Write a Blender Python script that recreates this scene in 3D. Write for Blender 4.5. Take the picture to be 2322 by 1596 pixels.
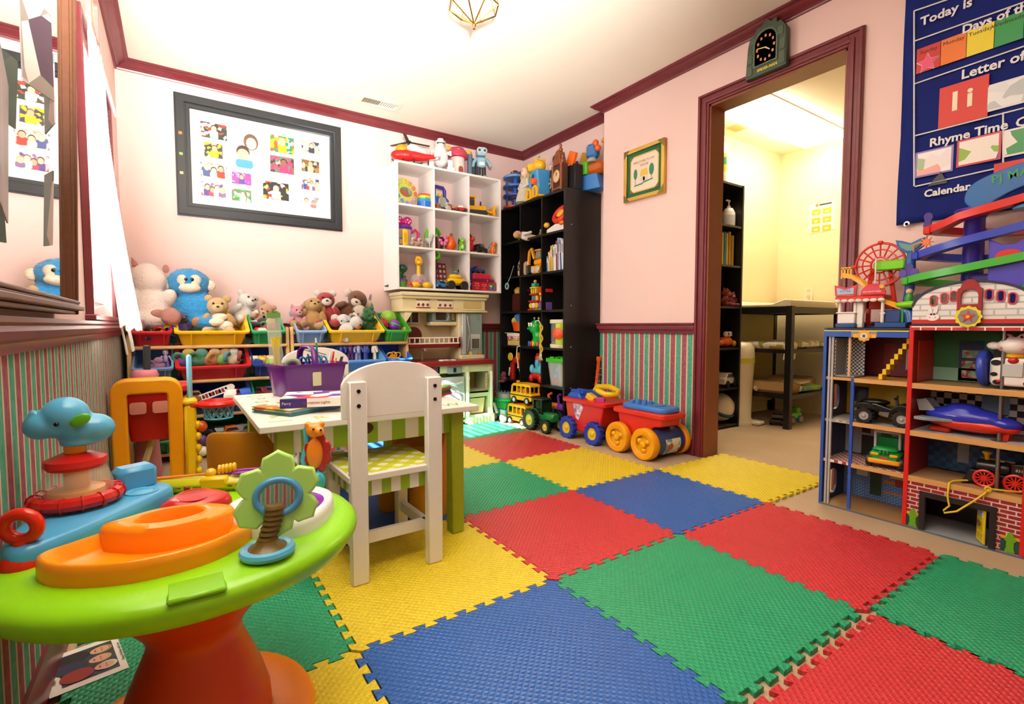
import bpy, math, random
from mathutils import Vector, Matrix, Euler, noise
for o in list(bpy.data.objects): bpy.data.objects.remove(o)
R = math.radians; PI = math.pi
SC = bpy.context.scene; COL = SC.collection
random.seed(7)
# ------------------------------------------------------------ camera
F_PX, YAW, PITCH, CAMH = 1130.7, .5929, .0529, .80
cam = bpy.data.cameras.new('camera'); camo = bpy.data.objects.new('camera', cam); COL.objects.link(camo)
cam.sensor_width = 36; cam.lens = 36 * F_PX / 2322; cam.clip_start = .02
camo.location = (0, 0, CAMH); camo.rotation_euler = (PI / 2 - PITCH, 0, -YAW)
SC.camera = camo
# ------------------------------------------------------------ world, sun, lamps, exposure
wd = bpy.data.worlds.new('world'); SC.world = wd; wd.use_nodes = True
wd.node_tree.nodes['Background'].inputs[0].default_value = (.98, .97, 1, 1)
wd.node_tree.nodes['Background'].inputs[1].default_value = 7.0
def lamp(name, kind, loc, energy, color=(1, 1, 1), target=None, **k):
    l = bpy.data.lights.new(name, kind); l.energy = energy; l.color = color
    for a, b in k.items(): setattr(l, a, b)
    o = bpy.data.objects.new(name, l); COL.objects.link(o); o.location = loc
    if target: o.rotation_euler = (Vector(target) - Vector(loc)).to_track_quat('-Z', 'Y').to_euler()
    return o
lamp('sun', 'SUN', (-4, 1.9, 4), 60, (1, .95, .86), (-4 + 2.16, 1.9 + .38, 4 - 1.45), angle=R(.6))
# the photographer's flash, bounced off the ceiling beside the camera
lamp('bounce_flash', 'SPOT', (.05, -.15, 1.05), 900, (1, .96, .90), (.30, 1.35, 2.40), spot_size=R(84), spot_blend=1.0, shadow_soft_size=.08)
vs = SC.view_settings
vs.view_transform = 'Standard'; vs.look = 'None'; vs.gamma = 1; vs.use_curve_mapping = False; vs.exposure = 0.7
# ------------------------------------------------------------ photo pixel -> place in the room
_fw = Vector((math.sin(YAW) * math.cos(PITCH), math.cos(YAW) * math.cos(PITCH), -math.sin(PITCH)))
_rt = Vector((math.cos(YAW), -math.sin(YAW), 0)); _up = _rt.cross(_fw)
def _ray(x, y): return _fw + _rt * ((x - 1161) / F_PX) - _up * ((y - 798) / F_PX)
def GZ(x, y, z=0):
    d = _ray(x, y); t = (z - CAMH) / d.z; return Vector((d.x * t, d.y * t, z))
def GX(x, y, X):
    d = _ray(x, y); t = X / d.x; return Vector((X, d.y * t, CAMH + d.z * t))
def GY(x, y, Y):
    d = _ray(x, y); t = Y / d.y; return Vector((d.x * t, Y, CAMH + d.z * t))
# ------------------------------------------------------------ materials
def lin(h):
    h = h.lstrip('#'); v = [int(h[i:i + 2], 16) / 255 for i in (0, 2, 4)]
    return tuple(((c + .055) / 1.055) ** 2.4 if c > .04045 else c / 12.92 for c in v) + (1,)
_M = {}
class NT:
    def __init__(s, m): s.t = m.node_tree; s.n = s.t.nodes; s.b = s.n['Principled BSDF']
    def new(s, k, **kw):
        n = s.n.new('ShaderNode' + k)
        for a, b in kw.items(): setattr(n, a, b)
        return n
    def link(s, a, b): s.t.links.new(a, b)
    def val(s, x, sock):
        if hasattr(x, 'is_linked'): s.link(x, sock)
        else: sock.default_value = x
    def math(s, op, a, b=0.0, c=0.0):
        n = s.new('Math', operation=op); s.val(a, n.inputs[0]); s.val(b, n.inputs[1]); s.val(c, n.inputs[2]); return n.outputs[0]
    def mix(s, f, a, b):
        n = s.new('Mix', data_type='RGBA'); s.val(f, n.inputs[0]); s.val(a, n.inputs[6]); s.val(b, n.inputs[7]); return n.outputs[2]
    def noise(s, scale, detail=3, vec=None, out=0):
        n = s.new('TexNoise'); n.inputs['Scale'].default_value = scale; n.inputs['Detail'].default_value = detail
        if vec is not None: s.link(vec, n.inputs['Vector'])
        return n.outputs[out]
    def pos(s): return s.new('NewGeometry').outputs['Position']
    def obj(s): return s.new('TexCoord').outputs['Object']
    def xyz(s, v): n = s.new('SeparateXYZ'); s.link(v, n.inputs[0]); return n.outputs
    def bump(s, h, strength=.3, dist=.01):
        n = s.new('Bump'); n.inputs['Strength'].default_value = strength; n.inputs['Distance'].default_value = dist
        s.link(h, n.inputs['Height']); s.link(n.outputs[0], s.b.inputs['Normal'])
def newmat(name, base='#888888', rough=.5, metal=0, spec=.5):
    m = bpy.data.materials.new(name); m.use_nodes = True; b = m.node_tree.nodes['Principled BSDF']
    b.inputs['Base Color'].default_value = lin(base) if isinstance(base, str) else base
    b.inputs['Roughness'].default_value = rough; b.inputs['Metallic'].default_value = metal
    b.inputs['Specular IOR Level'].default_value = spec
    return m
def P(h, rough=.32, var=.06):
    """moulded plastic / paint with a faint procedural mottle"""
    k = ('p', h, rough, var)
    if k not in _M:
        m = newmat('plastic_' + h.strip('#'), h, rough); t = NT(m)
        c = lin(h); d = tuple(x * (1 - var) for x in c[:3]) + (1,)
        t.val(t.mix(t.noise(35, 2, t.obj()), c, d), t.b.inputs['Base Color']); _M[k] = m
    return _M[k]
def FUR(h, var=.25, scale=90):
    k = ('f', h)
    if k not in _M:
        m = newmat('plush_' + h.strip('#'), h, .95, 0, .1); t = NT(m)
        c = lin(h); d = tuple(x * (1 - var) for x in c[:3]) + (1,); n = t.noise(scale, 5, t.obj())
        t.val(t.mix(n, c, d), t.b.inputs['Base Color']); t.bump(n, .8, .012)
        t.b.inputs['Sheen Weight'].default_value = .4
        _M[k] = m
    return _M[k]
def METAL(h='#c8c8c8', rough=.25):
    k = ('m', h, rough)
    if k not in _M: _M[k] = newmat('metal_' + h.strip('#'), h, rough, 1)
    return _M[k]
def GLASS(h='#ffffff', alpha=.18, rough=.05):
    """thin clear plastic: mostly see-through with a glossy coat"""
    k = ('g', h, alpha)
    if k not in _M:
        m = newmat('clear_' + h.strip('#'), h, rough); t = NT(m); t.b.inputs['Alpha'].default_value = alpha
        _M[k] = m
    return _M[k]
def EMIT(h, s):
    k = ('e', h, s)
    if k not in _M:
        m = newmat('glow_' + h.strip('#'), h, .6); b = m.node_tree.nodes['Principled BSDF']
        b.inputs['Emission Color'].default_value = lin(h); b.inputs['Emission Strength'].default_value = s; _M[k] = m
    return _M[k]
def WOOD(h, h2, rough=.4, axis=0, scale=6):
    k = ('w', h, h2, axis)
    if k not in _M:
        m = newmat('wood_' + h.strip('#'), h, rough); t = NT(m)
        mp = t.new('Mapping'); t.link(t.obj(), mp.inputs[0]); s = [scale * 6] * 3; s[axis] = scale * .4; mp.inputs['Scale'].default_value = s
        t.val(t.mix(t.noise(2, 6, mp.outputs[0]), lin(h), lin(h2)), t.b.inputs['Base Color']); _M[k] = m
    return _M[k]
def PRINT(name, cols, scale=14, rough=.4, kind='VORONOI'):
    """a small printed picture: blotches of the given colours"""
    k = ('pr', name)
    if k not in _M:
        m = newmat('print_' + name, cols[0], rough); t = NT(m)
        r = t.new('ValToRGB'); r.color_ramp.interpolation = 'CONSTANT'; e = r.color_ramp.elements
        while len(e) < len(cols): e.new(.5)
        for i, c in enumerate(cols): e[i].position = i / len(cols); e[i].color = lin(c)
        mp = t.new('Mapping'); t.link(t.obj(), mp.inputs[0]); mp.inputs['Location'].default_value = (hash_f(name) * 9, 3, 5)
        v = t.new('TexVoronoi'); v.inputs['Scale'].default_value = scale; t.link(mp.outputs[0], v.inputs['Vector'])
        g = t.new('SeparateColor'); t.link(v.outputs['Color'], g.inputs[0])
        t.link(g.outputs[0], r.inputs[0]); t.link(r.outputs[0], t.b.inputs['Base Color']); _M[k] = m
    return _M[k]
def hash_f(s):
    h = 7
    for ch in s: h = (h * 31 + ord(ch)) % 10007
    return h / 10007
# ------------------------------------------------------------ mesh builder
def _basis(d):
    d = Vector(d).normalized(); a = Vector((0, 0, 1)) if abs(d.z) < .9 else Vector((1, 0, 0))
    x = a.cross(d).normalized(); return x, d.cross(x), d
class MB:
    def __init__(s, M=None): s.v = []; s.f = []; s.M = M or Matrix.Identity(4)
    def add(s, vs, fs, M=None):
        b = len(s.v); T = s.M @ M if M is not None else s.M
        s.v += [tuple(T @ Vector(v)) for v in vs]; s.f += [tuple(i + b for i in f) for f in fs]; return s
    def box(s, c, size, rot=None, b=0):
        M = Matrix.Translation(c)
        if rot: M = M @ Euler([R(a) for a in rot]).to_matrix().to_4x4()
        x, y, z = [k / 2 for k in size]
        if b <= 0:
            vs = [(i * x, j * y, k * z) for i in (-1, 1) for j in (-1, 1) for k in (-1, 1)]
            return s.add(vs, [(0, 1, 3, 2), (4, 6, 7, 5), (0, 4, 5, 1), (2, 3, 7, 6), (0, 2, 6, 4), (1, 5, 7, 3)], M)
        b = min(b, x * .95, y * .95, z * .95); vs = []; ix = {}
        for i in (-1, 1):
            for j in (-1, 1):
                for k in (-1, 1):
                    for a, p in enumerate(((i * x, j * (y - b), k * (z - b)), (i * (x - b), j * y, k * (z - b)), (i * (x - b), j * (y - b), k * z))):
                        ix[i, j, k, a] = len(vs); vs.append(p)
        fs = []
        for i in (-1, 1):
            q = [ix[i, j, k, 0] for j, k in ((-1, -1), (1, -1), (1, 1), (-1, 1))]; fs.append(q if i > 0 else q[::-1])
            q = [ix[j, i, k, 1] for j, k in ((-1, -1), (-1, 1), (1, 1), (1, -1))]; fs.append(q if i > 0 else q[::-1])
            q = [ix[j, k, i, 2] for j, k in ((-1, -1), (1, -1), (1, 1), (-1, 1))]; fs.append(q if i > 0 else q[::-1])
        for i in (-1, 1):
            for j in (-1, 1):
                q = [ix[i, j, -1, 0], ix[i, j, -1, 1], ix[i, j, 1, 1], ix[i, j, 1, 0]]; fs.append(q if i * j > 0 else q[::-1])
                q = [ix[i, -1, j, 0], ix[i, 1, j, 0], ix[i, 1, j, 2], ix[i, -1, j, 2]]; fs.append(q if i * j > 0 else q[::-1])
                q = [ix[-1, i, j, 1], ix[-1, i, j, 2], ix[1, i, j, 2], ix[1, i, j, 1]]; fs.append(q if i * j > 0 else q[::-1])
                for k in (-1, 1):
                    q = [ix[i, j, k, 0], ix[i, j, k, 1], ix[i, j, k, 2]]; fs.append(q if i * j * k > 0 else q[::-1])
        return s.add(vs, fs, M)
    def bx(s, x0, x1, y0, y1, z0, z1, b=0): return s.box(((x0 + x1) / 2, (y0 + y1) / 2, (z0 + z1) / 2), (abs(x1 - x0), abs(y1 - y0), abs(z1 - z0)), None, b)
    def lathe(s, prof, c=(0, 0, 0), d=(0, 0, 1), n=20, sx=1, sy=1, cap=True):
        X, Y, D = _basis(d); c = Vector(c); vs = []; fs = []; m = len(prof)
        for r, h in prof:
            for i in range(n):
                a = 2 * PI * i / n; vs.append(c + X * (r * sx * math.cos(a)) + Y * (r * sy * math.sin(a)) + D * h)
        for j in range(m - 1):
            for i in range(n):
                k = (i + 1) % n; fs.append((j * n + i, j * n + k, (j + 1) * n + k, (j + 1) * n + i))
        if cap and prof[0][0] > 1e-5: fs.append(tuple(range(n - 1, -1, -1)))
        if cap and prof[-1][0] > 1e-5: fs.append(tuple((m - 1) * n + i for i in range(n)))
        return s.add(vs, fs)
    def cyl(s, p0, p1, r0, r1=None, n=14, b=0):
        p0 = Vector(p0); d = Vector(p1) - p0; L = d.length; r1 = r0 if r1 is None else r1
        pr = [(r0, 0), (r1, L)] if b <= 0 else [(r0 - b, 0), (r0, b), (r1, L - b), (r1 - b, L)]
        return s.lathe(pr, p0, d, n)
    def sph(s, c, r, n=16, m=10, rot=None):
        r = (r, r, r) if isinstance(r, (int, float)) else r
        M = Matrix.Translation(c)
        if rot: M = M @ Euler([R(a) for a in rot]).to_matrix().to_4x4()
        vs = [(0, 0, -r[2])]; fs = []
        for j in range(1, m):
            t = -PI / 2 + PI * j / m
            for i in range(n):
                a = 2 * PI * i / n; vs.append((r[0] * math.cos(t) * math.cos(a), r[1] * math.cos(t) * math.sin(a), r[2] * math.sin(t)))
        vs.append((0, 0, r[2])); L = len(vs) - 1
        for i in range(n):
            k = (i + 1) % n; fs.append((0, 1 + k, 1 + i)); fs.append((L, L - n + i, L - n + k))
            for j in range(m - 2): fs.append((1 + j * n + i, 1 + j * n + k, 1 + (j + 1) * n + k, 1 + (j + 1) * n + i))
        return s.add(vs, fs, M)
    def tube(s, pts, r, n=8, closed=False, sx=1):
        pts = [Vector(p) for p in pts]; m = len(pts); vs = []; fs = []; X = None
        rr = r if isinstance(r, (list, tuple)) else [r] * m
        for i, p in enumerate(pts):
            if closed: d = pts[(i + 1) % m] - pts[i - 1]
            else: d = pts[min(i + 1, m - 1)] - pts[max(i - 1, 0)]
            d.normalize()
            if X is None: X, Y, _ = _basis(d)
            X = (X - d * X.dot(d)).normalized(); Y = d.cross(X)
            for k in range(n):
                a = 2 * PI * k / n; vs.append(p + X * (rr[i] * sx * math.cos(a)) + Y * (rr[i] * math.sin(a)))
        for i in range(m if closed else m - 1):
            q = (i + 1) % m
            for k in range(n): l = (k + 1) % n; fs.append((i * n + k, i * n + l, q * n + l, q * n + k))
        if not closed: fs.append(tuple(range(n - 1, -1, -1))); fs.append(tuple((m - 1) * n + k for k in range(n)))
        return s.add(vs, fs)
    def torus(s, c, Rr, r, d=(0, 0, 1), n=24, m=8, sx=1, sy=1):
        X, Y, D = _basis(d); c = Vector(c)
        return s.tube([c + X * (Rr * sx * math.cos(2 * PI * i / n)) + Y * (Rr * sy * math.sin(2 * PI * i / n)) for i in range(n)], r, m, True)
    def prism(s, pts, t0, t1, pl='XY'):
        f = {'XY': lambda u, v, w: (u, v, w), 'XZ': lambda u, v, w: (u, w, v), 'YZ': lambda u, v, w: (w, u, v)}[pl]
        n = len(pts); ar = sum(pts[i][0] * pts[(i + 1) % n][1] - pts[(i + 1) % n][0] * pts[i][1] for i in range(n))
        if ar < 0: pts = pts[::-1]
        vs = [f(u, v, t0) for u, v in pts] + [f(u, v, t1) for u, v in pts]
        fs = [tuple(range(n - 1, -1, -1)), tuple(range(n, 2 * n))] + [(i, (i + 1) % n, n + (i + 1) % n, n + i) for i in range(n)]
        if pl == 'XZ': fs = [q[::-1] for q in fs]
        return s.add(vs, fs)
    def build(s, name, mat, parent=None, loc=(0, 0, 0), rot=(0, 0, 0), sharp=40, bevel=0, remesh=0, sub=0, lump=0, seg=2):
        me = bpy.data.meshes.new(name); me.from_pydata(s.v, [], s.f); me.update()
        if lump:
            for v in me.vertices:
                w = noise.noise_vector(Vector(v.co) * 22 + Vector((loc[0] * 7, 3, 1))); v.co += w * lump
        me.polygons.foreach_set('use_smooth', [True] * len(me.polygons)); me.set_sharp_from_angle(angle=R(sharp))
        me.materials.append(mat)
        o = bpy.data.objects.new(name, me); COL.objects.link(o); o.location = loc; o.rotation_euler = [R(a) for a in rot]
        if parent: o.parent = parent
        if remesh:
            m = o.modifiers.new('remesh', 'REMESH'); m.mode = 'VOXEL'; m.voxel_size = remesh; m.use_smooth_shade = True
            m = o.modifiers.new('smooth', 'SMOOTH'); m.iterations = 4; m.factor = .6
        if bevel:
            m = o.modifiers.new('bevel', 'BEVEL'); m.width = bevel; m.segments = seg; m.limit_method = 'ANGLE'; m.angle_limit = R(40); m.harden_normals = True
        if sub: m = o.modifiers.new('sub', 'SUBSURF'); m.levels = m.render_levels = sub
        return o
def tag(o, label, cat, group=None):
    o['label'] = label; o['category'] = cat
    if group: o['group'] = group
    return o
def T(name, label, cat, loc=(0, 0, 0), rz=0, sc=1, group=None, rot=None):
    o = bpy.data.objects.new(name, None); COL.objects.link(o); o.location = loc
    o.rotation_euler = [R(a) for a in rot] if rot else (0, 0, R(rz)); o.empty_display_size = .05
    o.scale = (sc,) * 3 if isinstance(sc, (int, float)) else sc
    return tag(o, label, cat, group)
def S(o):
    o['kind'] = 'structure'; return o
def copy_tree(o, parent=None):
    c = o.copy(); COL.objects.link(c)
    if parent: c.parent = parent
    for ch in o.children: copy_tree(ch, c)
    return c
def dup(o, label, loc, rz=0, sc=None, group=None):
    c = copy_tree(o); c['label'] = label; c.location = loc; c.rotation_euler = (0, 0, R(rz))
    if sc: c.scale = (sc,) * 3
    if group: c['group'] = group
    return c
def text(s, size, mat, parent, M, name='lettering', ext=.0006, align='CENTER', bold=0):
    cu = bpy.data.curves.new(name, 'FONT'); cu.body = s; cu.size = size; cu.align_x = align; cu.align_y = 'CENTER'; cu.extrude = ext; cu.offset = bold; cu.resolution_u = 2
    o = bpy.data.objects.new(name, cu); me = bpy.data.meshes.new_from_object(o); bpy.data.objects.remove(o)
    me.transform(M); me.materials.append(mat); q = bpy.data.objects.new(name, me); COL.objects.link(q); q.parent = parent; return q
def FR(o, x, y, z):
    """frame matrix: local x, y (text right, up) and z (facing) axes at o"""
    m = Matrix((Vector(x), Vector(y), Vector(z))).transposed().to_4x4(); m.translation = Vector(o); return m
def plate(loops, t, mat, name, parent, M, bevel=0):
    """flat plate with holes: loops[0] outer, the others holes; thickness t towards local z"""
    cu = bpy.data.curves.new(name, 'CURVE'); cu.dimensions = '2D'; cu.fill_mode = 'BOTH'; cu.extrude = t / 2; cu.bevel_depth = bevel; cu.bevel_resolution = 1
    for lp in loops:
        sp = cu.splines.new('POLY'); sp.points.add(len(lp) - 1); sp.use_cyclic_u = True
        for p, q in zip(sp.points, lp): p.co = (q[0], q[1], 0, 1)
    o = bpy.data.objects.new(name, cu); me = bpy.data.meshes.new_from_object(o); bpy.data.objects.remove(o)
    me.transform(M @ Matrix.Translation((0, 0, t / 2))); me.materials.append(mat); q = bpy.data.objects.new(name, me); COL.objects.link(q); q.parent = parent
    return q
def rrect(x0, x1, y0, y1, r, n=4):
    out = []
    for cx, cy, a0 in ((x1 - r, y1 - r, 0), (x0 + r, y1 - r, 90), (x0 + r, y0 + r, 180), (x1 - r, y0 + r, 270)):
        for i in range(n + 1): a = R(a0 + 90 * i / n); out.append((cx + r * math.cos(a), cy + r * math.sin(a)))
    return out
def ell(cx, cy, rx, ry, n=20): return [(cx + rx * math.cos(2 * PI * i / n), cy + ry * math.sin(2 * PI * i / n)) for i in range(n)]
def arcpts(cx, cy, r, a0, a1, n=10, ry=None): return [(cx + r * math.cos(R(a0 + (a1 - a0) * i / n)), cy + (ry or r) * math.sin(R(a0 + (a1 - a0) * i / n))) for i in range(n + 1)]
# ============================================================ the room
XL, YB, XF, XR, YJ, ZC, YE = -.26, 3.90, 2.76, 2.635, 2.709, 2.40, -1.3
def wall_mat():
    m = newmat('pink_paint_and_striped_paper', '#ecc8c0', .85, 0, .2); t = NT(m); p = t.pos(); x = t.xyz(p)
    u = t.math('FRACT', t.math('DIVIDE', t.math('ADD', x[0], x[1]), .086))
    mott = t.noise(60, 4, p); mott = t.math('MULTIPLY', mott, 1.25)
    grn = t.mix(mott, lin('#1f8468'), lin('#69b79c')); mar = t.mix(mott, lin('#7d3140'), lin('#b06a74'))
    c = t.mix(t.math('GREATER_THAN', u, .5), grn, mar)
    fr = t.math('FRACT', t.math('MULTIPLY', u, 2)); c = t.mix(t.math('GREATER_THAN', fr, .78), c, lin('#d9bfa8'))
    up = t.math('GREATER_THAN', x[2], .76)
    pk = t.mix(t.noise(3, 2, p), lin('#edd0c9'), lin('#eaccc5'))
    t.link(t.mix(up, c, pk), t.b.inputs['Base Color']); return m
def carpet_mat():
    m = newmat('beige_carpet', '#cbb49a', .95, 0, .1); t = NT(m); p = t.pos()
    a = t.noise(420, 3, p); b = t.noise(3.5, 4, p)
    c = t.mix(t.math('MULTIPLY', b, .8), lin('#d8c2a6'), lin('#b99c78'))
    t.link(t.mix(t.math('MULTIPLY', a, .5), c, lin('#a58a68')), t.b.inputs['Base Color']); t.bump(a, .6, .006); return m
def trim_mat():
    m = newmat('maroon_trim', '#7a3038', .3, 0, .5); t = NT(m); p = t.pos()
    t.link(t.mix(t.noise(18, 4, p), lin('#7e343a'), lin('#6b262d')), t.b.inputs['Base Color']); return m
M_WALL, M_CARPET, M_TRIM = wall_mat(), carpet_mat(), trim_mat()
M_CEIL = P('#f3e9da', .9, .02)
M_WALL2 = P('#f0dfb4', .85, .03)
Y2B, X2R = 2.56, 4.78
S(MB().bx(XL - .1, X2R + .1, YE, YB + .1, -.08, 0).build('floor', M_CARPET))
S(MB().bx(XL - .1, XF + .1, YE, YB + .1, ZC, ZC + .1).build('ceiling', M_CEIL))
S(MB().bx(XL, XF + .1, YB, YB + .1, 0, ZC).build('wall_back', M_WALL))
WY0, WY1, WZ0, WZ1 = 2.36, 3.20, .84, 1.83       # window opening
w = MB(); w.bx(XL - .12, XL, YE, WY0, 0, ZC); w.bx(XL - .12, XL, WY1, YB + .1, 0, ZC); w.bx(XL - .12, XL, WY0, WY1, 0, WZ0); w.bx(XL - .12, XL, WY0, WY1, WZ1, ZC)
S(w.build('wall_left', M_WALL))
DY0, DY1, DZ = 1.105, 1.835, 2.09                # door opening
w = MB(); w.bx(XR, XR + .12, YE, DY0, 0, ZC); w.bx(XR, XR + .12, DY1, YJ, 0, ZC); w.bx(XR, XR + .12, DY0, DY1, DZ, ZC)
w.bx(XF, XF + .1, YJ, YB, 0, ZC); S(w.build('wall_right', M_WALL))
S(MB().bx(XL - .1, XR + .1, YE - .1, YE, 0, ZC).build('wall_front', M_WALL))
# swept mouldings with mitred corners; the room lies to the right of the path
def sweep(path, prof, closed=False):
    b = MB(); n = len(path); rows = []
    for i in range(n):
        p = Vector(path[i]); ds = []
        if i > 0: ds.append((p - Vector(path[i - 1])).normalized())
        if i < n - 1: ds.append((Vector(path[i + 1]) - p).normalized())
        ns = [Vector((d.y, -d.x)) for d in ds]
        if len(ns) == 1: m = ns[0]
        else: m = (ns[0] + ns[1]); m = m / (m.length_squared / 2) if m.length > 1e-6 else ns[0]
        rows.append([(p.x + m.x * u, p.y + m.y * u, z) for u, z in prof])
    k = len(prof); vs = [v for r in rows for v in r]; fs = []
    for i in range(n - 1):
        for j in range(k): l = (j + 1) % k; fs.append((i * k + j, i * k + l, (i + 1) * k + l, (i + 1) * k + j))
    fs.append(tuple(range(k - 1, -1, -1))); fs.append(tuple((n - 1) * k + j for j in range(k)))
    return b.add(vs, fs)
CROWN = [(0, 2.345), (.010, 2.345), (.013, 2.353), (.022, 2.357), (.022, 2.362), (.034, 2.369), (.048, 2.374), (.056, 2.381), (.056, 2.386), (.066, 2.389), (.072, 2.394), (.072, ZC), (0, ZC)]
ROOM = [(XL, YE), (XL, YB), (XF, YB), (XF, YJ), (XR, YJ), (XR, YE)]
S(sweep(ROOM, CROWN).build('trim_1', M_TRIM, sharp=25))
RAIL = [(0, .748), (.012, .748), (.015, .758), (.014, .768), (.026, .775), (.03, .79), (.026, .80), (.034, .806), (.034, .816), (0, .818)]
S(sweep([(XL, YE), (XL, YB), (XF, YB), (XF, YJ), (XR, YJ), (XR, DY1 + .062)], RAIL).build('trim_2', M_TRIM, sharp=25))
S(sweep([(XR, DY0 - .062), (XR, YE)], RAIL).build('trim_3', M_TRIM, sharp=25))
BASE = [(0, 0), (.014, 0), (.014, .075), (.008, .095), (0, .095)]
S(sweep([(XL, YE), (XL, YB), (XF, YB), (XF, YJ), (XR, YJ), (XR, DY1 + .062)], BASE).build('baseboard_left', M_TRIM))
S(sweep([(XR, DY0 - .062), (XR, YE)], BASE).build('baseboard_right', M_TRIM))
# door: casing on the room side, jamb lining
d = S(MB().build('door_1', M_TRIM)); b = MB()
for (w0, w1, th) in ((0, .068, .014), (.012, .03, .022), (.05, .064, .026)):
    b.bx(XR - th, XR, DY1 + w0 - .002, DY1 + w1, 0, DZ + w1); b.bx(XR - th, XR, DY0 - w1, DY0 - w0 + .002, 0, DZ + w1)
    b.bx(XR - th, XR, DY0 - w0, DY1 + w0, DZ + w0, DZ + w1)
b.build('casing', M_TRIM, d, bevel=.004)
b = MB(); b.bx(XR - .003, XR + .13, DY1 - .012, DY1 + .01, 0, DZ); b.bx(XR - .003, XR + .13, DY0 - .01, DY0 + .012, 0, DZ); b.bx(XR - .003, XR + .13, DY0, DY1, DZ - .012, DZ + .01)
b.build('jamb', P('#8a4a2e', .35), d)
# window: casing, stool, sash bars, glass, blind slats
d = S(MB().build('window_1', M_TRIM)); b = MB(); cw = .075
for w0, w1, th in ((0, cw, .014), (.05, cw, .024)):
    b.bx(XL, XL + th, WY0 - w1, WY0 - w0, .82, WZ1 + w1); b.bx(XL, XL + th, WY1 + w0, WY1 + w1, .82, WZ1 + w1); b.bx(XL, XL + th, WY0 - w0, WY1 + w0, WZ1 + w0, WZ1 + w1)
b.build('casing', M_TRIM, d, bevel=.003)
MB().bx(XL - .11, XL + .03, WY0 - .09, WY1 + .09, WZ0 - .022, WZ0, .004).build('window_stool', M_TRIM, d)
b = MB(); b.bx(XL - .10, XL - .07, WY0, WY0 + .035, WZ0, WZ1); b.bx(XL - .10, XL - .07, WY1 - .035, WY1, WZ0, WZ1); b.bx(XL - .10, XL - .07, WY0, WY1, WZ1 - .035, WZ1)
b.bx(XL - .10, XL - .07, WY0, WY1, WZ0, WZ0 + .04); b.bx(XL - .10, XL - .07, WY0, WY1, 1.32, 1.355); b.build('sash', P('#f4f2ee', .4), d)
MB().bx(XL - .088, XL - .084, WY0 + .03, WY1 - .03, WZ0 + .03, WZ1 - .03).build('pane', GLASS('#ffffff', .04), d)
sl = None
for i in range(19):
    z = WZ1 - .03 - i * .05
    if sl is None: sl = MB().box((0, 0, 0), (.03, WY1 - WY0 - .02, .002), (0, -18, 0)).build('blind_slat', P('#f4f1ea', .5), d, (XL - .045, (WY0 + WY1) / 2, z))
    else:
        q = sl.copy(); COL.objects.link(q); q.location.z = z; q.parent = d
# the little room beyond the door
w = MB(); w.bx(XR + .12, X2R + .1, Y2B, Y2B + .1, 0, ZC); S(w.build('wall_changing_room_back', M_WALL2))
S(MB().bx(X2R, X2R + .1, YE, Y2B, 0, ZC).build('wall_changing_room_side', M_WALL2))
S(MB().bx(XF + .1, X2R + .1, YE, Y2B + .1, ZC, ZC + .1).build('ceiling_changing_room', M_CEIL))
S(MB().bx(XR + .12, X2R, YE - .1, YE, 0, ZC).build('wall_changing_room_front', M_WALL2))
# ============================================================ foam floor tiles
TS, TX, TY = .6103, .9482, 1.1812
def foam(h):
    m = newmat('foam_' + h.strip('#'), h, .38, 0, .5); t = NT(m); x = t.xyz(t.obj()); k = 1 / .0135
    u = t.math('FRACT', t.math('MULTIPLY', t.math('ADD', x[0], x[1]), k * .7071)); v = t.math('FRACT', t.math('MULTIPLY', t.math('SUBTRACT', x[0], x[1]), k * .7071))
    a = t.math('ABSOLUTE', t.math('SUBTRACT', u, .5)); b = t.math('ABSOLUTE', t.math('SUBTRACT', v, .5))
    h_ = t.math('MAXIMUM', a, b); t.bump(h_, .9, .007)
    c = lin(h); d = tuple(q * .86 for q in c[:3]) + (1,)
    t.val(t.mix(t.noise(7, 3, t.obj()), c, d), t.b.inputs['Base Color']); return m
FOAM = {'R': foam('#d4363e'), 'Y': foam('#efd62c'), 'G': foam('#24a674'), 'B': foam('#2a64bc')}
def edge(u0, u1, a=.0095, n=10):
    p = (u1 - u0) / n; e = .0042; pts = []
    for k in range(n): s = u0 + k * p; pts += [(s - e, -a), (s + p / 2 + e, -a), (s + p / 2 - e, a), (s + p + e, a)]
    lo, hi = u0 + .013, u1 - .013
    return [(min(max(u, lo), hi), v) for u, v in pts]
def tile_pts(lx=0):
    h = TS / 2; b = edge(-h + lx, h, n=10 if not lx else 9); c = edge(-h, h)
    out = [(u, -h + v) for u, v in b] + [(h + v, u) for u, v in c] + [(u, h + v) for u, v in b[::-1]] + [(-h + lx + v, u) for u, v in c[::-1]]
    return [(x * .9955, y * .9955) for x, y in out]
NAMEC = {'R': 'red', 'Y': 'yellow', 'G': 'green', 'B': 'blue'}
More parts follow.
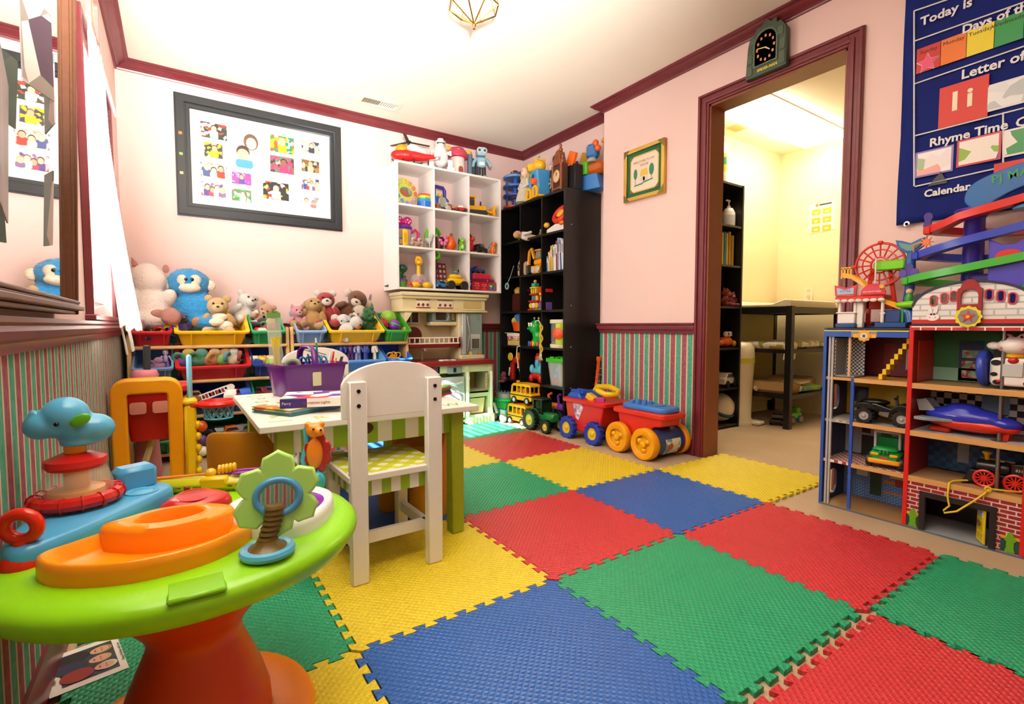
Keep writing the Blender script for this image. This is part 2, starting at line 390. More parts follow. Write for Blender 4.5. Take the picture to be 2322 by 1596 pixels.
TILES = [(-2, -1, 'Y', 'under the front of the orange activity table foot'), (-1, -1, 'B', 'nearest the viewer, right of the white chair'), (0, -1, 'G', 'large pale one in front, between blue and red tiles'),
    (1, -1, 'R', 'lying along the front of the toy fire station'), (0, -2, 'R', 'at the bottom edge, pulled apart from the green tile'), (1, -2, 'G', 'at the right edge beside the fire station door'),
    (-2, 0, 'G', 'beneath the activity table against the left wall'), (-1, 0, 'Y', 'with the white chair standing on it'), (0, 0, 'R', 'in the middle of the floor beside the green table leg'),
    (1, 0, 'B', 'pale one in front of the doorway'), (2, 0, 'Y', 'reaching into the doorway'), (-2, 1, 'R', 'behind the activity table by the wall'), (-1, 1, 'B', 'under the striped kids table'),
    (0, 1, 'G', 'beside the yellow plastic chair'), (1, 1, 'Y', 'in front of the red ride-on wagons'), (-2, 2, 'Y', 'under the yellow toy easel'), (-1, 2, 'G', 'under the far side of the kids table'),
    (0, 2, 'Y', 'between the yellow chair and the red tile'), (1, 2, 'R', 'far one in front of the toy tractor'), (-1, 3, 'R', 'in front of the toy bin rack'), (0, 3, 'B', 'behind the kids table, striped by sunlight'), (1, 3, 'G', 'in front of the play kitchen, striped by sunlight')]
for i, j, c, where in TILES:
    lx = .055 if i == -2 else 0; dx, dy = {(0, -2): (.004, -.028), (1, -2): (.01, -.012)}.get((i, j), (0, 0))
    o = MB().prism(tile_pts(lx), 0, .012).build('foam_tile', FOAM[c], None, (TX + (i + .5) * TS + dx, TY + (j + .5) * TS + dy, .0005), bevel=.0015, seg=1)
    tag(o, '%s foam puzzle tile %s' % (NAMEC[c], where), 'foam tile', 'foam puzzle floor tiles')
ZM = .0128
# ============================================================ activity table by the left wall
at = T('activity_table', 'round lime green activity table on an orange hourglass column', 'activity table', (.015, 1.12, ZM))
LIME = P('#8ed60e', .3); ORG = P('#ff9a0c', .28); RED = P('#cc1f1c', .25); BLU = P('#4aa3d6', .28); YEL = P('#f6c514', .3); PUR = P('#7b1fa6', .25); WHT = P('#f2f0f2', .25); TEAL = P('#3fb9c9', .25)
b = MB().lathe([(0, .012), (.15, .012), (.19, .022), (.205, .018), (.212, .004), (.205, 0), (0, 0)][::-1], n=48); b.build('base', P('#ff8f0a', .3), at)
b = MB().lathe([(.13, .018), (.128, .05), (.114, .10), (.094, .15), (.081, .182), (.079, .198), (.086, .218), (.106, .243), (.132, .272), (.152, .305), (.155, .35)], n=40); b.build('column', P('#d8420e', .38), at, sharp=80)
b = MB().lathe([(.05, .318), (.2, .322), (.255, .335), (.288, .352), (.302, .372), (.302, .384), (.293, .394), (.275, .399), (.2, .40), (0, .40)], n=64, sx=.945, sy=1.0); b.build('table_rim', LIME, at, sharp=80)
for k in range(3):
    a = R(-118 + k * 118); q = MB().box((.255 * math.sin(a) * .945, .255 * -math.cos(a), .396), (.075, .06, .008), (0, 0, -math.degrees(-a)), .003); q.build('latch', P('#7cc70c', .28), at)
def ring_plan(pts, zs, sc):       # stacked outlines -> closed shell, open in the middle
    c = Vector((sum(p[0] for p in pts) / len(pts), sum(p[1] for p in pts) / len(pts))); b = MB(); n = len(pts); vs = []; fs = []
    for z, s in zip(zs, sc): vs += [(c.x + (p[0] - c.x) * s, c.y + (p[1] - c.y) * s, z) for p in pts]
    for j in range(len(zs) - 1):
        for i in range(n): k = (i + 1) % n; fs.append((j * n + i, j * n + k, (j + 1) * n + k, (j + 1) * n + i))
    fs.append(tuple((len(zs) - 1) * n + i for i in range(n))); return b.add(vs, fs)
def smooth_loop(pts, n=6):
    m = len(pts); out = []
    for i in range(m):
        p0, p1, p2, p3 = [Vector(pts[(i + k) % m]) for k in (-1, 0, 1, 2)]
        for j in range(n):
            t = j / n; out.append(tuple(.5 * ((2 * p1) + (p2 - p0) * t + (2 * p0 - 5 * p1 + 4 * p2 - p3) * t * t + (3 * p1 - p0 - 3 * p2 + p3) * t ** 3)))
    return out
# orange snack tray with a cup well
tp = smooth_loop([(-.205, -.085), (-.17, -.15), (-.08, -.195), (.02, -.185), (.088, -.12), (.075, -.055), (.02, .0), (-.05, .012), (-.115, -.02), (-.165, -.05)])
tr = ring_plan(tp, [.396, .42, .431, .433, .428, .412, .405], [1, 1, .985, .955, .91, .83, .78]).build('snack_tray', ORG, at, sharp=60)
cp_ = smooth_loop([(-.135, -.035), (-.09, -.085), (-.035, -.108), (.03, -.095), (.07, -.062), (.055, -.03), (.015, .0), (-.05, .012), (-.105, -.012)]); nn = len(cp_); hole = [(-.033 + .044 * math.cos(math.atan2(y + .045, x + .033)) * 1.25, -.045 + .036 * math.sin(math.atan2(y + .045, x + .033))) for x, y in cp_]
vs = [(x, y, .405) for x, y in cp_] + [(-.033 + (x + .033) * .985, -.045 + (y + .045) * .985, .438) for x, y in cp_] + [(-.033 + (x + .033) * .93, -.045 + (y + .045) * .93, .446) for x, y in cp_] + [(x, y, .448) for x, y in hole] + [(-.033 + (x + .033) * .94, -.045 + (y + .045) * .94, .444) for x, y in hole] + [(-.033 + (x + .033) * .85, -.045 + (y + .045) * .85, .408) for x, y in hole]
MB().add(vs, [(j * nn + i, j * nn + (i + 1) % nn, (j + 1) * nn + (i + 1) % nn, (j + 1) * nn + i) for j in range(5) for i in range(nn)] + [tuple(5 * nn + i for i in range(nn))]).build('cup_well', P('#ff940a', .28), tr, sharp=60)
# blue ramp with the elephant rattle
bp = smooth_loop([(-.262, .0), (-.225, -.045), (-.15, .02), (-.07, .13), (-.03, .21), (-.06, .265), (-.13, .272), (-.20, .225), (-.25, .13)])
bl = ring_plan(bp, [.394, .42, .432, .435], [1, 1, .96, .9]).build('ramp', BLU, at, sharp=60)
b = MB().box((-.10, .235, .455), (.075, .05, .055), (0, 0, 25), .01); b.build('ramp_chute', BLU, bl)
MB().lathe([(.03, 0), (.03, .004), (.026, .005), (.02, .003), (.016, .005), (0, .006)], (-.085, .185, .433), n=24).build('ramp_swirl', P('#5cb2e0', .25), bl)
sx, sy = -.185, .16; SP = 1.12
b = MB().torus((sx, sy, .452), .062, .013, n=28)
for k in range(14): a = k / 14 * 2 * PI; b.torus((sx + .062 * math.cos(a), sy + .062 * math.sin(a), .452), .0135, .0018, (-math.sin(a), math.cos(a), 0), 10, 5)
b.build('rattle_ring', RED, at)
MB().lathe([(.058, .45), (.057, .475), (.05, .50), (.04, .515)], (sx, sy, 0), n=28).build('rattle_dome', GLASS('#fff4dc', .22), at)
MB().lathe([(.044, .445), (.044, .468), (.02, .472), (.02, .505), (.0, .505)], (sx, sy, 0), n=24).build('rattle_core', P('#f0a818', .3), at)
MB().lathe([(.044, .51), (.05, .517), (.048, .528), (.032, .535), (.02, .54), (0, .54)], (sx, sy, 0), n=28).build('rattle_cap', RED, at)
MB().cyl((sx, sy, .53), (sx, sy, .575), .0175, n=20).build('rattle_neck', P('#f5a51d', .3), at)
e = MB(); e.sph((sx + .012, sy, .585), (.044, .036, .030), 24, 16); e.sph((sx - .012, sy - .004, .612), (.039, .037, .038), 24, 16); e.sph((sx - .046, sy - .010, .598), (.028, .026, .026)); e.sph((sx - .028, sy - .008, .596), (.03, .028, .024)); e.sph((sx + .030, sy, .584), (.034, .034, .029))
e.sph((sx - .056, sy - .014, .622), (.008, .008, .009)); e.lathe([(.030, .555), (.032, .558), (.030, .575)], (sx + .008, sy, 0), n=24)
el = e.build('elephant_topper', P('#5ab4e2', .22), at, remesh=.0035)
MB().sph((sx + .014, sy - .038, .607), (.017, .005, .011), rot=(0, -30, 0)).build('elephant_ear', P('#57b21e', .3), el)
q = MB(); q.sph((sx - .020, sy - .0405, .603), .0042, 10, 8); q.build('eye', P('#0c1020', .1), el)
# red pull ring at the left
b = MB(); b.torus((-.232, -.02, .462), .022, .010, (.35, 1, .1), 24, 10); b.lathe([(.03, .395), (.03, .405), (.022, .418), (.012, .425), (.010, .44)], (-.232, -.02, 0), n=20); b.build('pull_ring', P('#dd2a10', .22), at)
# red drum pad
dp = smooth_loop([(-.055, .12), (-.03, .085), (.03, .08), (.075, .11), (.065, .16), (.02, .185), (-.035, .17)])
q = ring_plan(dp, [.397, .408, .418, .425, .427], [1, 1, .93, .7, .55]).build('drum_pad', P('#c2272a', .2), at, sharp=60)
MB().torus((.008, .132, .425), .035, .0016, n=30, sx=1.2, m=6).build('drum_pad_line', P('#d8484a', .2), q)
# yellow keyboard with xylophone sticks
kb = MB(Matrix.Translation((.055, .232, .415)) @ Euler((0, 0, R(-22))).to_matrix().to_4x4()); kb.box((0, 0, 0), (.25, .045, .034), None, .012); k_ = kb.build('sound_keyboard', P('#c9c414', .28), at)
MB(kb.M).box((0, -.001, .006), (.06, .047, .03), None, .006).build('key', P('#e8c40e', .28), k_)
for x, s in ((-.055, 'LOW'), (.055, 'ON')):
    MB(kb.M).box((x, -.0228, -.002), (.013, .003, .009), None, .001).build('switch', P('#a3201a', .3), k_)
    for sg, w in ((-1, s), (1, 'HIGH' if s == 'LOW' else 'OFF')): text(w, .007, P('#1b1d12', .5), k_, kb.M @ FR((x + sg * .02, -.0226, -.001), (1, 0, 0), (0, 0, 1), (0, -1, 0)))
q = MB(kb.M); q.tube([(-.13, -.002, .02), (-.06, 0, .022), (-.01, .002, .024)], [.0035, .003, .003], 8); q.build('mallet', P('#f08a1c', .3), k_)
q = MB(kb.M)
for i in range(5): q.torus((.005 + i * .008, .006, .03 + i * .001), .009, .004, (1, .2, 0), 12, 6)
q.sph((-.012, .0, .024), .013, 12, 8); q.build('bead', P('#e8b820', .25), k_)
q = MB(kb.M); q.tube([(.0, 0, .022), (.06, .002, .026), (.12, .004, .028)], [.004, .006, .004], 8); q.sph((.06, -.008, .024), (.025, .008, .004)); q.build('mallet', P('#8a2c9e', .3), k_)
# white and purple penguin pond
wp = smooth_loop([(.055, -.01), (.07, -.09), (.125, -.155), (.185, -.15), (.235, -.09), (.255, -.02), (.225, .04), (.15, .055), (.085, .04)])
po = ring_plan(wp, [.392, .418, .43, .434, .43, .422], [1, 1, .97, .9, .83, .79]).build('pond_rim', WHT, at, sharp=70)
MB().prism([(.16 + (x - .16) * .8, -.045 + (y + .045) * .8) for x, y in wp], .415, .4245).build('pond', PUR, po)
q = MB()
for r_ in (.022, .03, .04): q.torus((.17, -.05, .4245), r_, .002, n=26, m=6)
q.sph((.19, .0, .425), (.03, .025, .02)); q.build('ripple', P('#8d3cb4', .2), po)
pg = MB().lathe([(.024, .42), (.025, .44), (.02, .465), (.012, .478), (0, .481)], (.165, -.05, 0), n=20).build('penguin', P('#16161b', .2), po, sharp=80)
MB().sph((.172, -.066, .45), (.012, .01, .022)).build('penguin_belly', WHT, pg); MB().cyl((.176, -.072, .464), (.186, -.082, .462), .005, .001, 8).build('beak', P('#f0a020', .3), pg)
# palm tree mirror
pt = MB().torus((.103, -.206, .409), .036, .008, n=28).build('palm_mount', P('#58b4dc', .25), at)
q = MB(); q.lathe([(.032, .405), (.031, .413), (.02, .42), (.016, .428)], (.103, -.206, 0), n=20)
for i in range(7): z = .425 + i * .0085; q.lathe([(.0135, 0), (.0162, .004), (.0135, .0085)], (.103 + .012 * math.sin(i * .25), -.206, z), n=14)
q.build('palm_trunk', P('#6a5418', .35), pt)
fd = Vector((-.25, -1, .12)).normalized(); fx = Vector((1, -.25, 0)).normalized(); fy = fd.cross(-fx).normalized(); fy = fy if fy.z > 0 else -fy
def lobed(cx, cy, lobes, n=10):
    out = []
    for i in range(n * len(lobes)):
        a = 2 * PI * i / (n * len(lobes)); t = (a / (2 * PI) * len(lobes)); k = int(t) % len(lobes); u = t - int(t)
        out.append((cx + math.cos(a) * (lobes[k] * (.62 + .38 * math.sin(PI * u) ** .6) + .002 * math.cos(40 * a)), cy + math.sin(a) * (lobes[k] * (.62 + .38 * math.sin(PI * u) ** .6) + .002 * math.cos(40 * a))))
    return out
PC = Vector((.122, -.200, .508 - ZM)); MT = FR(PC, fx, fy, fd)
lv = plate([lobed(0, 0, [.066, .072, .066, .070, .062, .064])], .01, GLASS('#b4ee78', .88, .2), 'palm_leaves', pt, MT @ Matrix.Translation((0, 0, -.012)), .004)
MB(MT).torus((0, 0, .003), .031, .006, (0, 0, 1), 32, 10, sx=.92, sy=1.1).build('mirror_ring', P('#4f9fd8', .2), pt)
MB(MT).lathe([(.03, .001), (.03, .0035)], (0, 0, 0), (0, 0, 1), 28, sx=1.1, sy=.92).build('mirror_disc', METAL('#dfe9ea', .03), pt)
# lion on a bent teal stalk
LC = Vector((.243, .10, 0)); ln = MB().tube([LC + Vector(p) for p in ((.0, 0, .40), (-.012, -.01, .43), (-.022, 0, .475), (-.012, 0, .51), (-.014, 0, .545), (-.004, 0, .56))], .0065, 10).build('stalk', P('#4bbcd2', .22), at, sharp=80)
MB().sph(LC + Vector((.004, -.02, .425)), (.019, .017, .024)).build('stalk_bulb', P('#35b0c4', .18), ln)
LM = FR(LC + Vector((.006, 0, .49)), Vector((.9, -.3, 0)).normalized(), (0, 0, 1), Vector((-.3, -.9, 0)).normalized())
plate([lobed(.008, 0, [.034, .034, .034, .034, .034, .034, .034, .034], 5)], .012, P('#b3231a', .3), 'lion_mane', ln, LM @ Matrix.Diagonal((.8, 1.25, 1, 1)), .003)
q = MB(LM); q.sph((0, 0, .012), (.019, .038, .013)); q.sph((0, .055, .012), (.019, .018, .016)); q.sph((.012, .052, .022), (.011, .011, .011)); q.sph((-.014, .068, .012), .008); q.sph((.016, .068, .012), .008); q.build('lion_body', P('#f6941f', .22), ln, remesh=.0028)
q = MB(LM); q.sph((.0, .06, .0285), .0028, 8, 6); q.sph((.016, .058, .031), .0028, 8, 6); q.build('lion_eye', P('#1a1a1a', .1), ln)
# ============================================================ photo card on the floor
pc = T('photo_card', 'printed family photo card with white border lying on the green tile', 'photo card', GZ(195, 1505, .014), 12)
MB().box((0, 0, 0), (.135, .175, .0008)).build('card', P('#f1e9e0', .5), pc, (0, 0, 0))
ph_ = MB().box((.004, 0, .0007), (.10, .135, .0005)).build('photo', PRINT('family', ['#28304e', '#2a3a34', '#1d2a52', '#3a4238'], 26), pc)
PM_ = FR((.004, 0, .001), (1, 0, 0), (0, 1, 0), (0, 0, 1)) @ Matrix.Rotation(R(-90), 4, 'Z')
for u, v, sh, hr in ((-.04, .012, '#1c1c20', '#a88a5c'), (.0, .006, '#26304c', '#c8a088'), (.04, .012, '#9a2a20', '#e0d6c8')):
    for lp, cl in ((ell(u, v - .035, .026, .03, 18), sh), (ell(u, v + .018, .017, .019, 16), hr), (ell(u, v + .013, .0145, .018, 16), '#dca98a'), (ell(u, v + .005, .006, .002, 8), '#a8504a'), (ell(u - .005, v + .017, .0018, .0018, 6), '#2a1c18'), (ell(u + .005, v + .017, .0018, .0018, 6), '#2a1c18')):
        PM_ = PM_ @ Matrix.Translation((0, 0, .00008)); plate([lp], .00005, P(cl, .5), 'photo_shape', ph_, PM_)
for sx_ in (-.0575, .0635): text('Happy Holidays with Love', .0085, P('#6a645c', .6), pc, FR((sx_, 0, .001), (0, 1, 0), (-1, 0, 0), (0, 0, 1)), ext=.0001)
# ============================================================ striped kids table with white chairs
CHW = P('#e9e6e2', .35); LEG = P('#9cae22', .45, .15)
def stripes(name, axis, per, off=0, a='#93b91c', c='#eceae6'):
    k = ('st', name)
    if k not in _M:
        m = newmat('striped_paint_' + name, c, .4); t = NT(m); x = t.xyz(t.obj())
        t.link(t.mix(t.math('GREATER_THAN', t.math('FRACT', t.math('ADD', t.math('DIVIDE', x[axis], per), off)), .5), lin(c), lin(a)), t.b.inputs['Base Color']); _M[k] = m
    return _M[k]
def check_mat():
    m = newmat('gingham_seat', '#c9d646', .4); t = NT(m); x = t.xyz(t.obj())
    r_ = [t.math('FRACT', t.math('DIVIDE', t.math(op, x[0], x[1]), .075)) for op in ('ADD', 'SUBTRACT')]
    w = t.math('MULTIPLY', t.math('GREATER_THAN', r_[0], .5), t.math('GREATER_THAN', r_[1], .5)); l = t.math('ADD', t.math('GREATER_THAN', r_[0], .5), t.math('GREATER_THAN', r_[1], .5))
    c = t.mix(t.math('MULTIPLY', l, .5), lin('#c3cc2a'), lin('#dbe04e')); t.link(t.mix(w, c, lin('#eeeed6')), t.b.inputs['Base Color']); return m
TX0, TX1, TY0, TY1, TZ = .195, .945, 1.625, 2.44, .50
kt = T('kids_table', 'white topped kids table with painted alphabet border and green striped apron', 'table', ((TX0 + TX1) / 2, (TY0 + TY1) / 2, ZM))
hx, hy = (TX1 - TX0) / 2, (TY1 - TY0) / 2; zt = TZ - ZM
top = MB().box((0, 0, zt - .011), (2 * hx, 2 * hy, .022)).build('tabletop', P('#e8e3da', .35), kt, bevel=.004)
for sx_, sy_ in ((-1, -1), (1, -1), (-1, 1), (1, 1)):
    MB().box((sx_ * (hx - .075), sy_ * (hy - .055), (zt - .022) / 2), (.05, .05, zt - .022), None, .003).build('leg', LEG, kt)
for s_ in (-1, 1):
    MB().box((0, s_ * (hy - .06), zt - .062), (2 * hx - .20, .018, .08)).build('apron', stripes('apx', 0, .10), kt)
    MB().box((s_ * (hx - .08), 0, zt - .062), (.018, 2 * hy - .16, .08)).build('apron', stripes('apy', 1, .10), kt)
MB().lathe([(.0, -.002), (.045, -.002), (.043, .002), (0, .003)], (-.13 + .07, -hy + .049, zt - .05), (0, -1, 0), 24, sx=1, sy=.52).build('badge', P('#4a2a22', .4), kt)
LETC = ['#b8b84a', '#8fa63a', '#7fa49a', '#d8c048']
for k, ch in enumerate('JKLMNOPQ'):
    text(ch, .075, P(LETC[k % 4], .5), top, FR((-hx + .075, -hy + .07 + k * .095, zt + .0002), (0, 1, 0), (-1, 0, 0), (0, 0, 1)) @ Matrix.Rotation(PI, 4, 'Z'), ext=.0002)
for k, ch in enumerate('RSTUVW'):
    text(ch, .075, P(LETC[k % 4], .5), top, FR((-hx + .19 + k * .095, -hy + .065, zt + .0002), (1, 0, 0), (0, 1, 0), (0, 0, 1)), ext=.0002)
MB().box((.0, .05, zt + .0003), (.38, .42, .0004)).build('painted_panel', PRINT('tablepic', ['#e0e4b8', '#cfe0d4', '#e8e2cc'], 9), top)
def chair(label, loc, rz, painted=False):
    c = T('kids_chair', label, 'chair', loc, rz, group='white wooden kids chairs')
    st = MB(); W_ = .125
    for s_ in (-1, 1):
        MB().box((s_ * W_, -.005, .31), (.052, .03, .62), None, .003).build('leg', CHW, c)          # rear leg runs up as back post
        MB().box((s_ * W_, .275, .155), (.04, .035, .31), None, .003).build('leg', CHW, c)
        MB().box((s_ * W_, .135, .11), (.02, .26, .035)).build('side_rail', CHW, c)
        for z in (.548, .592):
            MB().cyl((s_ * W_, -.0225, z), (s_ * W_, -.0195, z), .006, n=12).build('screw', METAL('#3a3a3c', .35), c)
    MB().box((0, .06, .11), (.25, .02, .035)).build('cross_rail', CHW, c)
    s = MB().box((0, .15, .322), (.31, .32, .022)).build('seat', CHW, c, bevel=.004)
    MB().box((0, .152, .3334), (.296, .29, .0012)).build('seat_painting', M_CHECK, s)
    MB().lathe([(.0, 0), (.04, 0), (.038, .0015), (0, .0018)], (-.06, .235, .334), n=20, sx=1.3, sy=.8).build('seat_picture', PRINT('frog', ['#9aa66a', '#b6b890', '#82905a'], 60), s)
    MB().box((0, .018, .285), (.22, .016, .052)).build('apron', stripes('chx', 0, .063, .25), c)
    MB().box((0, .28, .285), (.21, .014, .052)).build('apron', stripes('chx', 0, .063, .25), c)
    for s_ in (-1, 1): MB().box((s_ * .125, .15, .285), (.014, .22, .052)).build('apron', stripes('chy', 1, .063), c)
    pts = [(-.165, .505), (.165, .505), (.165, .60)] + arcpts(0, .60, .165, 8, 172, 16, .075) + [(-.165, .60)]
    bk = MB().prism(pts, .011, .029, 'XZ').build('backrest', CHW, c, bevel=.003)
    if painted:
        for k in range(14):
            x = -.15 + k * .023; q = MB()
            for d_ in (-.006, 0, .006): q.prism([(x + d_ - .002, .51), (x + d_ + .002, .51), (x + d_ * 2.2, .535 + .012 * ((k * 7 + int(d_ * 500)) % 5) / 5)], .0292, .0298, 'XZ')
            q.build('painted_grass', P('#3f7a34', .5), bk)
        MB().tube([(.06, .0293, .665), (.02, .0293, .65), (-.01, .0293, .648), (-.05, .0293, .635)], .002, 5).build('painted_twig', P('#6a6a34', .5), bk)
    return c
M_CHECK = check_mat()
chair('white wooden kids chair seen from behind, nearest the viewer, on yellow tile', (.570, 1.50, ZM), 1)
chair('white wooden kids chair with painted grass backrest behind the table', (.60, 2.735, ZM), 180, True)
# yellow plastic chairs
def tub_chair(label, loc, rz, col='#d8960c'):
    c = T('plastic_chair', label, 'chair', loc, rz, group='yellow moulded plastic chairs'); m = P(col, .4); b = MB()
    pts = arcpts(0, 0, .15, -10, 190, 18); n = len(pts)        # wrap-around back, open towards -Y
    vs = []; fs = []; prof = []
    for i, (x, y) in enumerate(pts):
        a = abs(i / (n - 1) - .5) * 2; zt_ = .235 + .195 * (1 - a ** 3.5)
        for (k, z) in ((1, .0), (1, .10), (1, .235), (1.03, zt_ - .012), (1.01, zt_), (.93, zt_), (.9, zt_ - .012), (.88, .235), (.88, .2)): vs.append((x * k, y * k, z))
    for i in range(n - 1):
        for j in range(8): fs.append((i * 9 + j, (i + 1) * 9 + j, (i + 1) * 9 + j + 1, i * 9 + j + 1))
    fs += [tuple(range(8, -1, -1)), tuple((n - 1) * 9 + j for j in range(9))]
    b.add(vs, fs).build('backrest', m, c, sharp=60, sub=1)
    s = MB(); s.prism([(x * .9, y * .9) for x, y in pts] + [(-.15, -.09), (-.12, -.125), (.12, -.125), (.15, -.09)], .205, .24); s.build('seat', m, c, bevel=.012, seg=3)
    for s_ in (-1, 1): MB().lathe([(.042, 0), (.046, .012), (.046, .2), (.04, .215)], (s_ * .095, -.075, 0), n=20).build('leg', m, c, sharp=60)
    return c
tub_chair('yellow moulded plastic chair tucked under the right side of the kids table', (.845, 1.985, ZM), -70)
tub_chair('orange yellow plastic tub chair left of the kids table', (.232, 2.20, ZM), 150, '#c9850c').scale = (.98, .98, .92)
# ============================================================ wooden bin racks along the back wall
PINE = WOOD('#e2bd84', '#cf9f60', .45, 0)
def rack(label, x0, x1):
    r = T('bin_rack', label, 'toy rack', (x0, 3.86, 0), group='wooden toy bin racks'); w = x1 - x0
    for x in (.011, w - .011):
        pts = [(-.02, 0), (-.36, 0), (-.385, .02), (-.385, .10), (-.34, .30), (-.31, .55), (-.30, .76), (-.285, .79), (-.26, .79), (-.10, .77), (0, .70), (0, .02)]
        MB().prism(pts, x - .011, x + .011, 'YZ').build('side_panel', PINE, r, bevel=.004)
    for k in range(4):
        z = .672 - k * .207; f = -.318 - k * .018
        MB().cyl((.02, f, z), (w - .02, f, z), .011, n=12).build('dowel', PINE, r, sharp=60)
        MB().cyl((.02, -.06, min(z + .14, .75)), (w - .02, -.06, min(z + .14, .75)), .010, n=10).build('dowel', PINE, r, sharp=60)
    return r
rack('pine toy bin rack in the left corner under the big unicorn and monkey', -.235, .622)
rack('pine toy bin rack beside the play kitchen', .628, 1.455)
def bin_(label, x0, x1, row, hexc, name='toy_bin', grp='plastic toy bins'):
    """open tray tilted towards the room, resting on the front and rear dowels"""
    w = x1 - x0; d = .30; h = .105; m = P(hexc, .35); b = MB(); vs = []; fs = []
    lp = [(.86, .82, 0), (.97, .96, h - .012), (1.05, 1.04, h - .012), (1.05, 1.04, h), (.94, .92, h), (.84, .80, .006)]
    for a, c, z in lp: vs += [(x, y, z) for x, y in rrect(-w / 2 * a, w / 2 * a, -d / 2 * c, d / 2 * c, .02, 3)]
    n = 16
    for j in range(len(lp) - 1):
        for i in range(n): k = (i + 1) % n; fs.append((j * n + i, j * n + k, (j + 1) * n + k, (j + 1) * n + i))
    fs += [tuple(range(n - 1, -1, -1)), tuple((len(lp) - 1) * n + i for i in range(n))]
    o = T(name, label, 'toy bin', ((x0 + x1) / 2, 3.655 - .018 * row, .738 - .207 * row), group=grp, rot=(27, 0, 0))
    b.add(vs, fs).build('tray', m, o, sharp=50)
    for s_ in (-1, 1):
        MB().box((s_ * w * .3, -d / 2 * .99, h * .55), (.006, .012, h * .7)).build('rib', m, o)
    return o
BINS = {}
def put_bins(prefix, x0, rows):
    for r_, cols in enumerate(rows):
        for k, (wd, hx_, nm) in enumerate(cols):
            a = x0 + (.022, .227, .622)[k]; c = x0 + (.222, .617, .825)[k]
            BINS[prefix, r_, k] = bin_(nm, a + .008, c - .008, r_, hx_)
put_bins('L', -.235, [
    [(0, '#c8202c', 'red bin of rattles below the sitting unicorn'), (0, '#f0b80e', 'wide yellow bin heaped with plush below the blue monkey'), (0, '#1e9a5c', 'green bin with striped toys beside the teddy bear')],
    [(0, '#6c8fbe', 'pale blue bin with a pink toy in the second row at the left'), (0, '#c3202a', 'wide red bin of soft baby toys in the second row'), (0, '#1f3f86', 'navy bin of picture blocks in the second row')],
    [(0, '#1e8a58', 'green bin hidden behind the red easel tray'), (0, '#24468c', 'wide dark blue bin with the white ladder toy'), (0, '#20925c', 'small green bin in shade behind the table corner')],
    [(0, '#1c8a56', 'green bottom bin behind the easel legs'), (0, '#1a7f50', 'wide green bottom bin of dark vehicles'), (0, '#c4262c', 'red bottom bin behind the table leg')]])
put_bins('R', .628, [
    [(0, '#86a9d4', 'light blue bin with pink pig and curly dog'), (0, '#f2c012', 'wide yellow bin heaped with white plush and brown monkey'), (0, '#3fa52a', 'lime green bin of balls beside the play kitchen')],
    [(0, '#2c5aa8', 'blue bin in shadow behind the purple caddy'), (0, '#5c9ad4', 'wide sky blue bin of dark dolls'), (0, '#2a62c8', 'bright blue bin with yellow toy by the kitchen')],
    [(0, '#2d8fca', 'sky blue bin in the third row behind the caddy'), (0, '#2f6fbe', 'wide blue bin in the third row behind the white chairs'), (0, '#c62a2a', 'red bin in the third row by the kitchen')]])
# ------------------------------------------------------------ plush builder
EYE = P('#0d0d10', .1)
def critter(name, label, loc, rz, h, main, face=None, ears='round', earc=None, foot=None, tilt=(0, 0), belly=None, cat='plush toy', nose='#2a1a16', group=None, eyes=True):
    h *= CSC; loc = Vector(loc) + Vector((0, .01, -.012)) * (CSC > 1)
    o = T(name, label, cat, loc, sc=h, group=group, rot=(tilt[0], tilt[1], rz)); fm = FUR(main); ff = FUR(face or main); v = .022
    b = MB(); b.sph((0, 0, .30), (.25, .21, .29)); b.sph((0, -.03, .72), (.235, .22, .21))
    for s_ in (-1, 1):
        b.sph((s_ * .27, -.10, .40), (.085, .11, .2), 12, 8, (35, s_ * -28, 0)); b.sph((s_ * .18, -.26, .12), (.11, .22, .11), 12, 8, (0, 0, s_ * 18))
    body = b.build('body', fm, o, remesh=v, lump=.008)
    em = FUR(earc or main)
    for s_ in (-1, 1):
        q = MB()
        if ears == 'round': q.sph((s_ * .19, 0, .90), (.09, .05, .09), 12, 8)
        elif ears == 'side': q.sph((s_ * .27, .0, .74), (.09, .06, .11), 12, 8)
        elif ears == 'long': q.sph((s_ * .12, .02, 1.06), (.055, .035, .19), 12, 8, (0, s_ * 12, 0))
        elif ears == 'flop': q.sph((s_ * .24, -.02, .68), (.06, .09, .16), 12, 8, (0, s_ * -18, 0))
        elif ears == 'cat': q.lathe([(.09, 0), (.05, .08), (0, .15)], (s_ * .14, 0, .86), (s_ * .3, 0, 1), 10)
        elif ears == 'eyes': q.sph((s_ * .12, -.06, .92), .09, 12, 8)
        if ears != 'none': q.build('ear', em, o, sharp=80)
    q = MB().sph((0, -.21, .67), (.13, .09, .10), 14, 10); q.build('muzzle', ff, o, sharp=80)
    MB().sph((0, -.30, .70), (.035, .02, .025), 8, 6).build('nose', P(nose, .3), o)
    if eyes:
        for s_ in (-1, 1): MB().sph((s_ * .09, -.225, .78), .028, 8, 6).build('eye', EYE, o)
    if belly: MB().sph((0, -.09, .29), (.17, .15, .19), 14, 10).build('belly', FUR(belly), o, sharp=80)
    for s_ in (-1, 1):
        if foot: MB().sph((s_ * .235, -.44, .13), (.10, .07, .10), 12, 8).build('foot', FUR(foot) if isinstance(foot, str) else foot, o, sharp=80)
    return o
CSC = 1.3
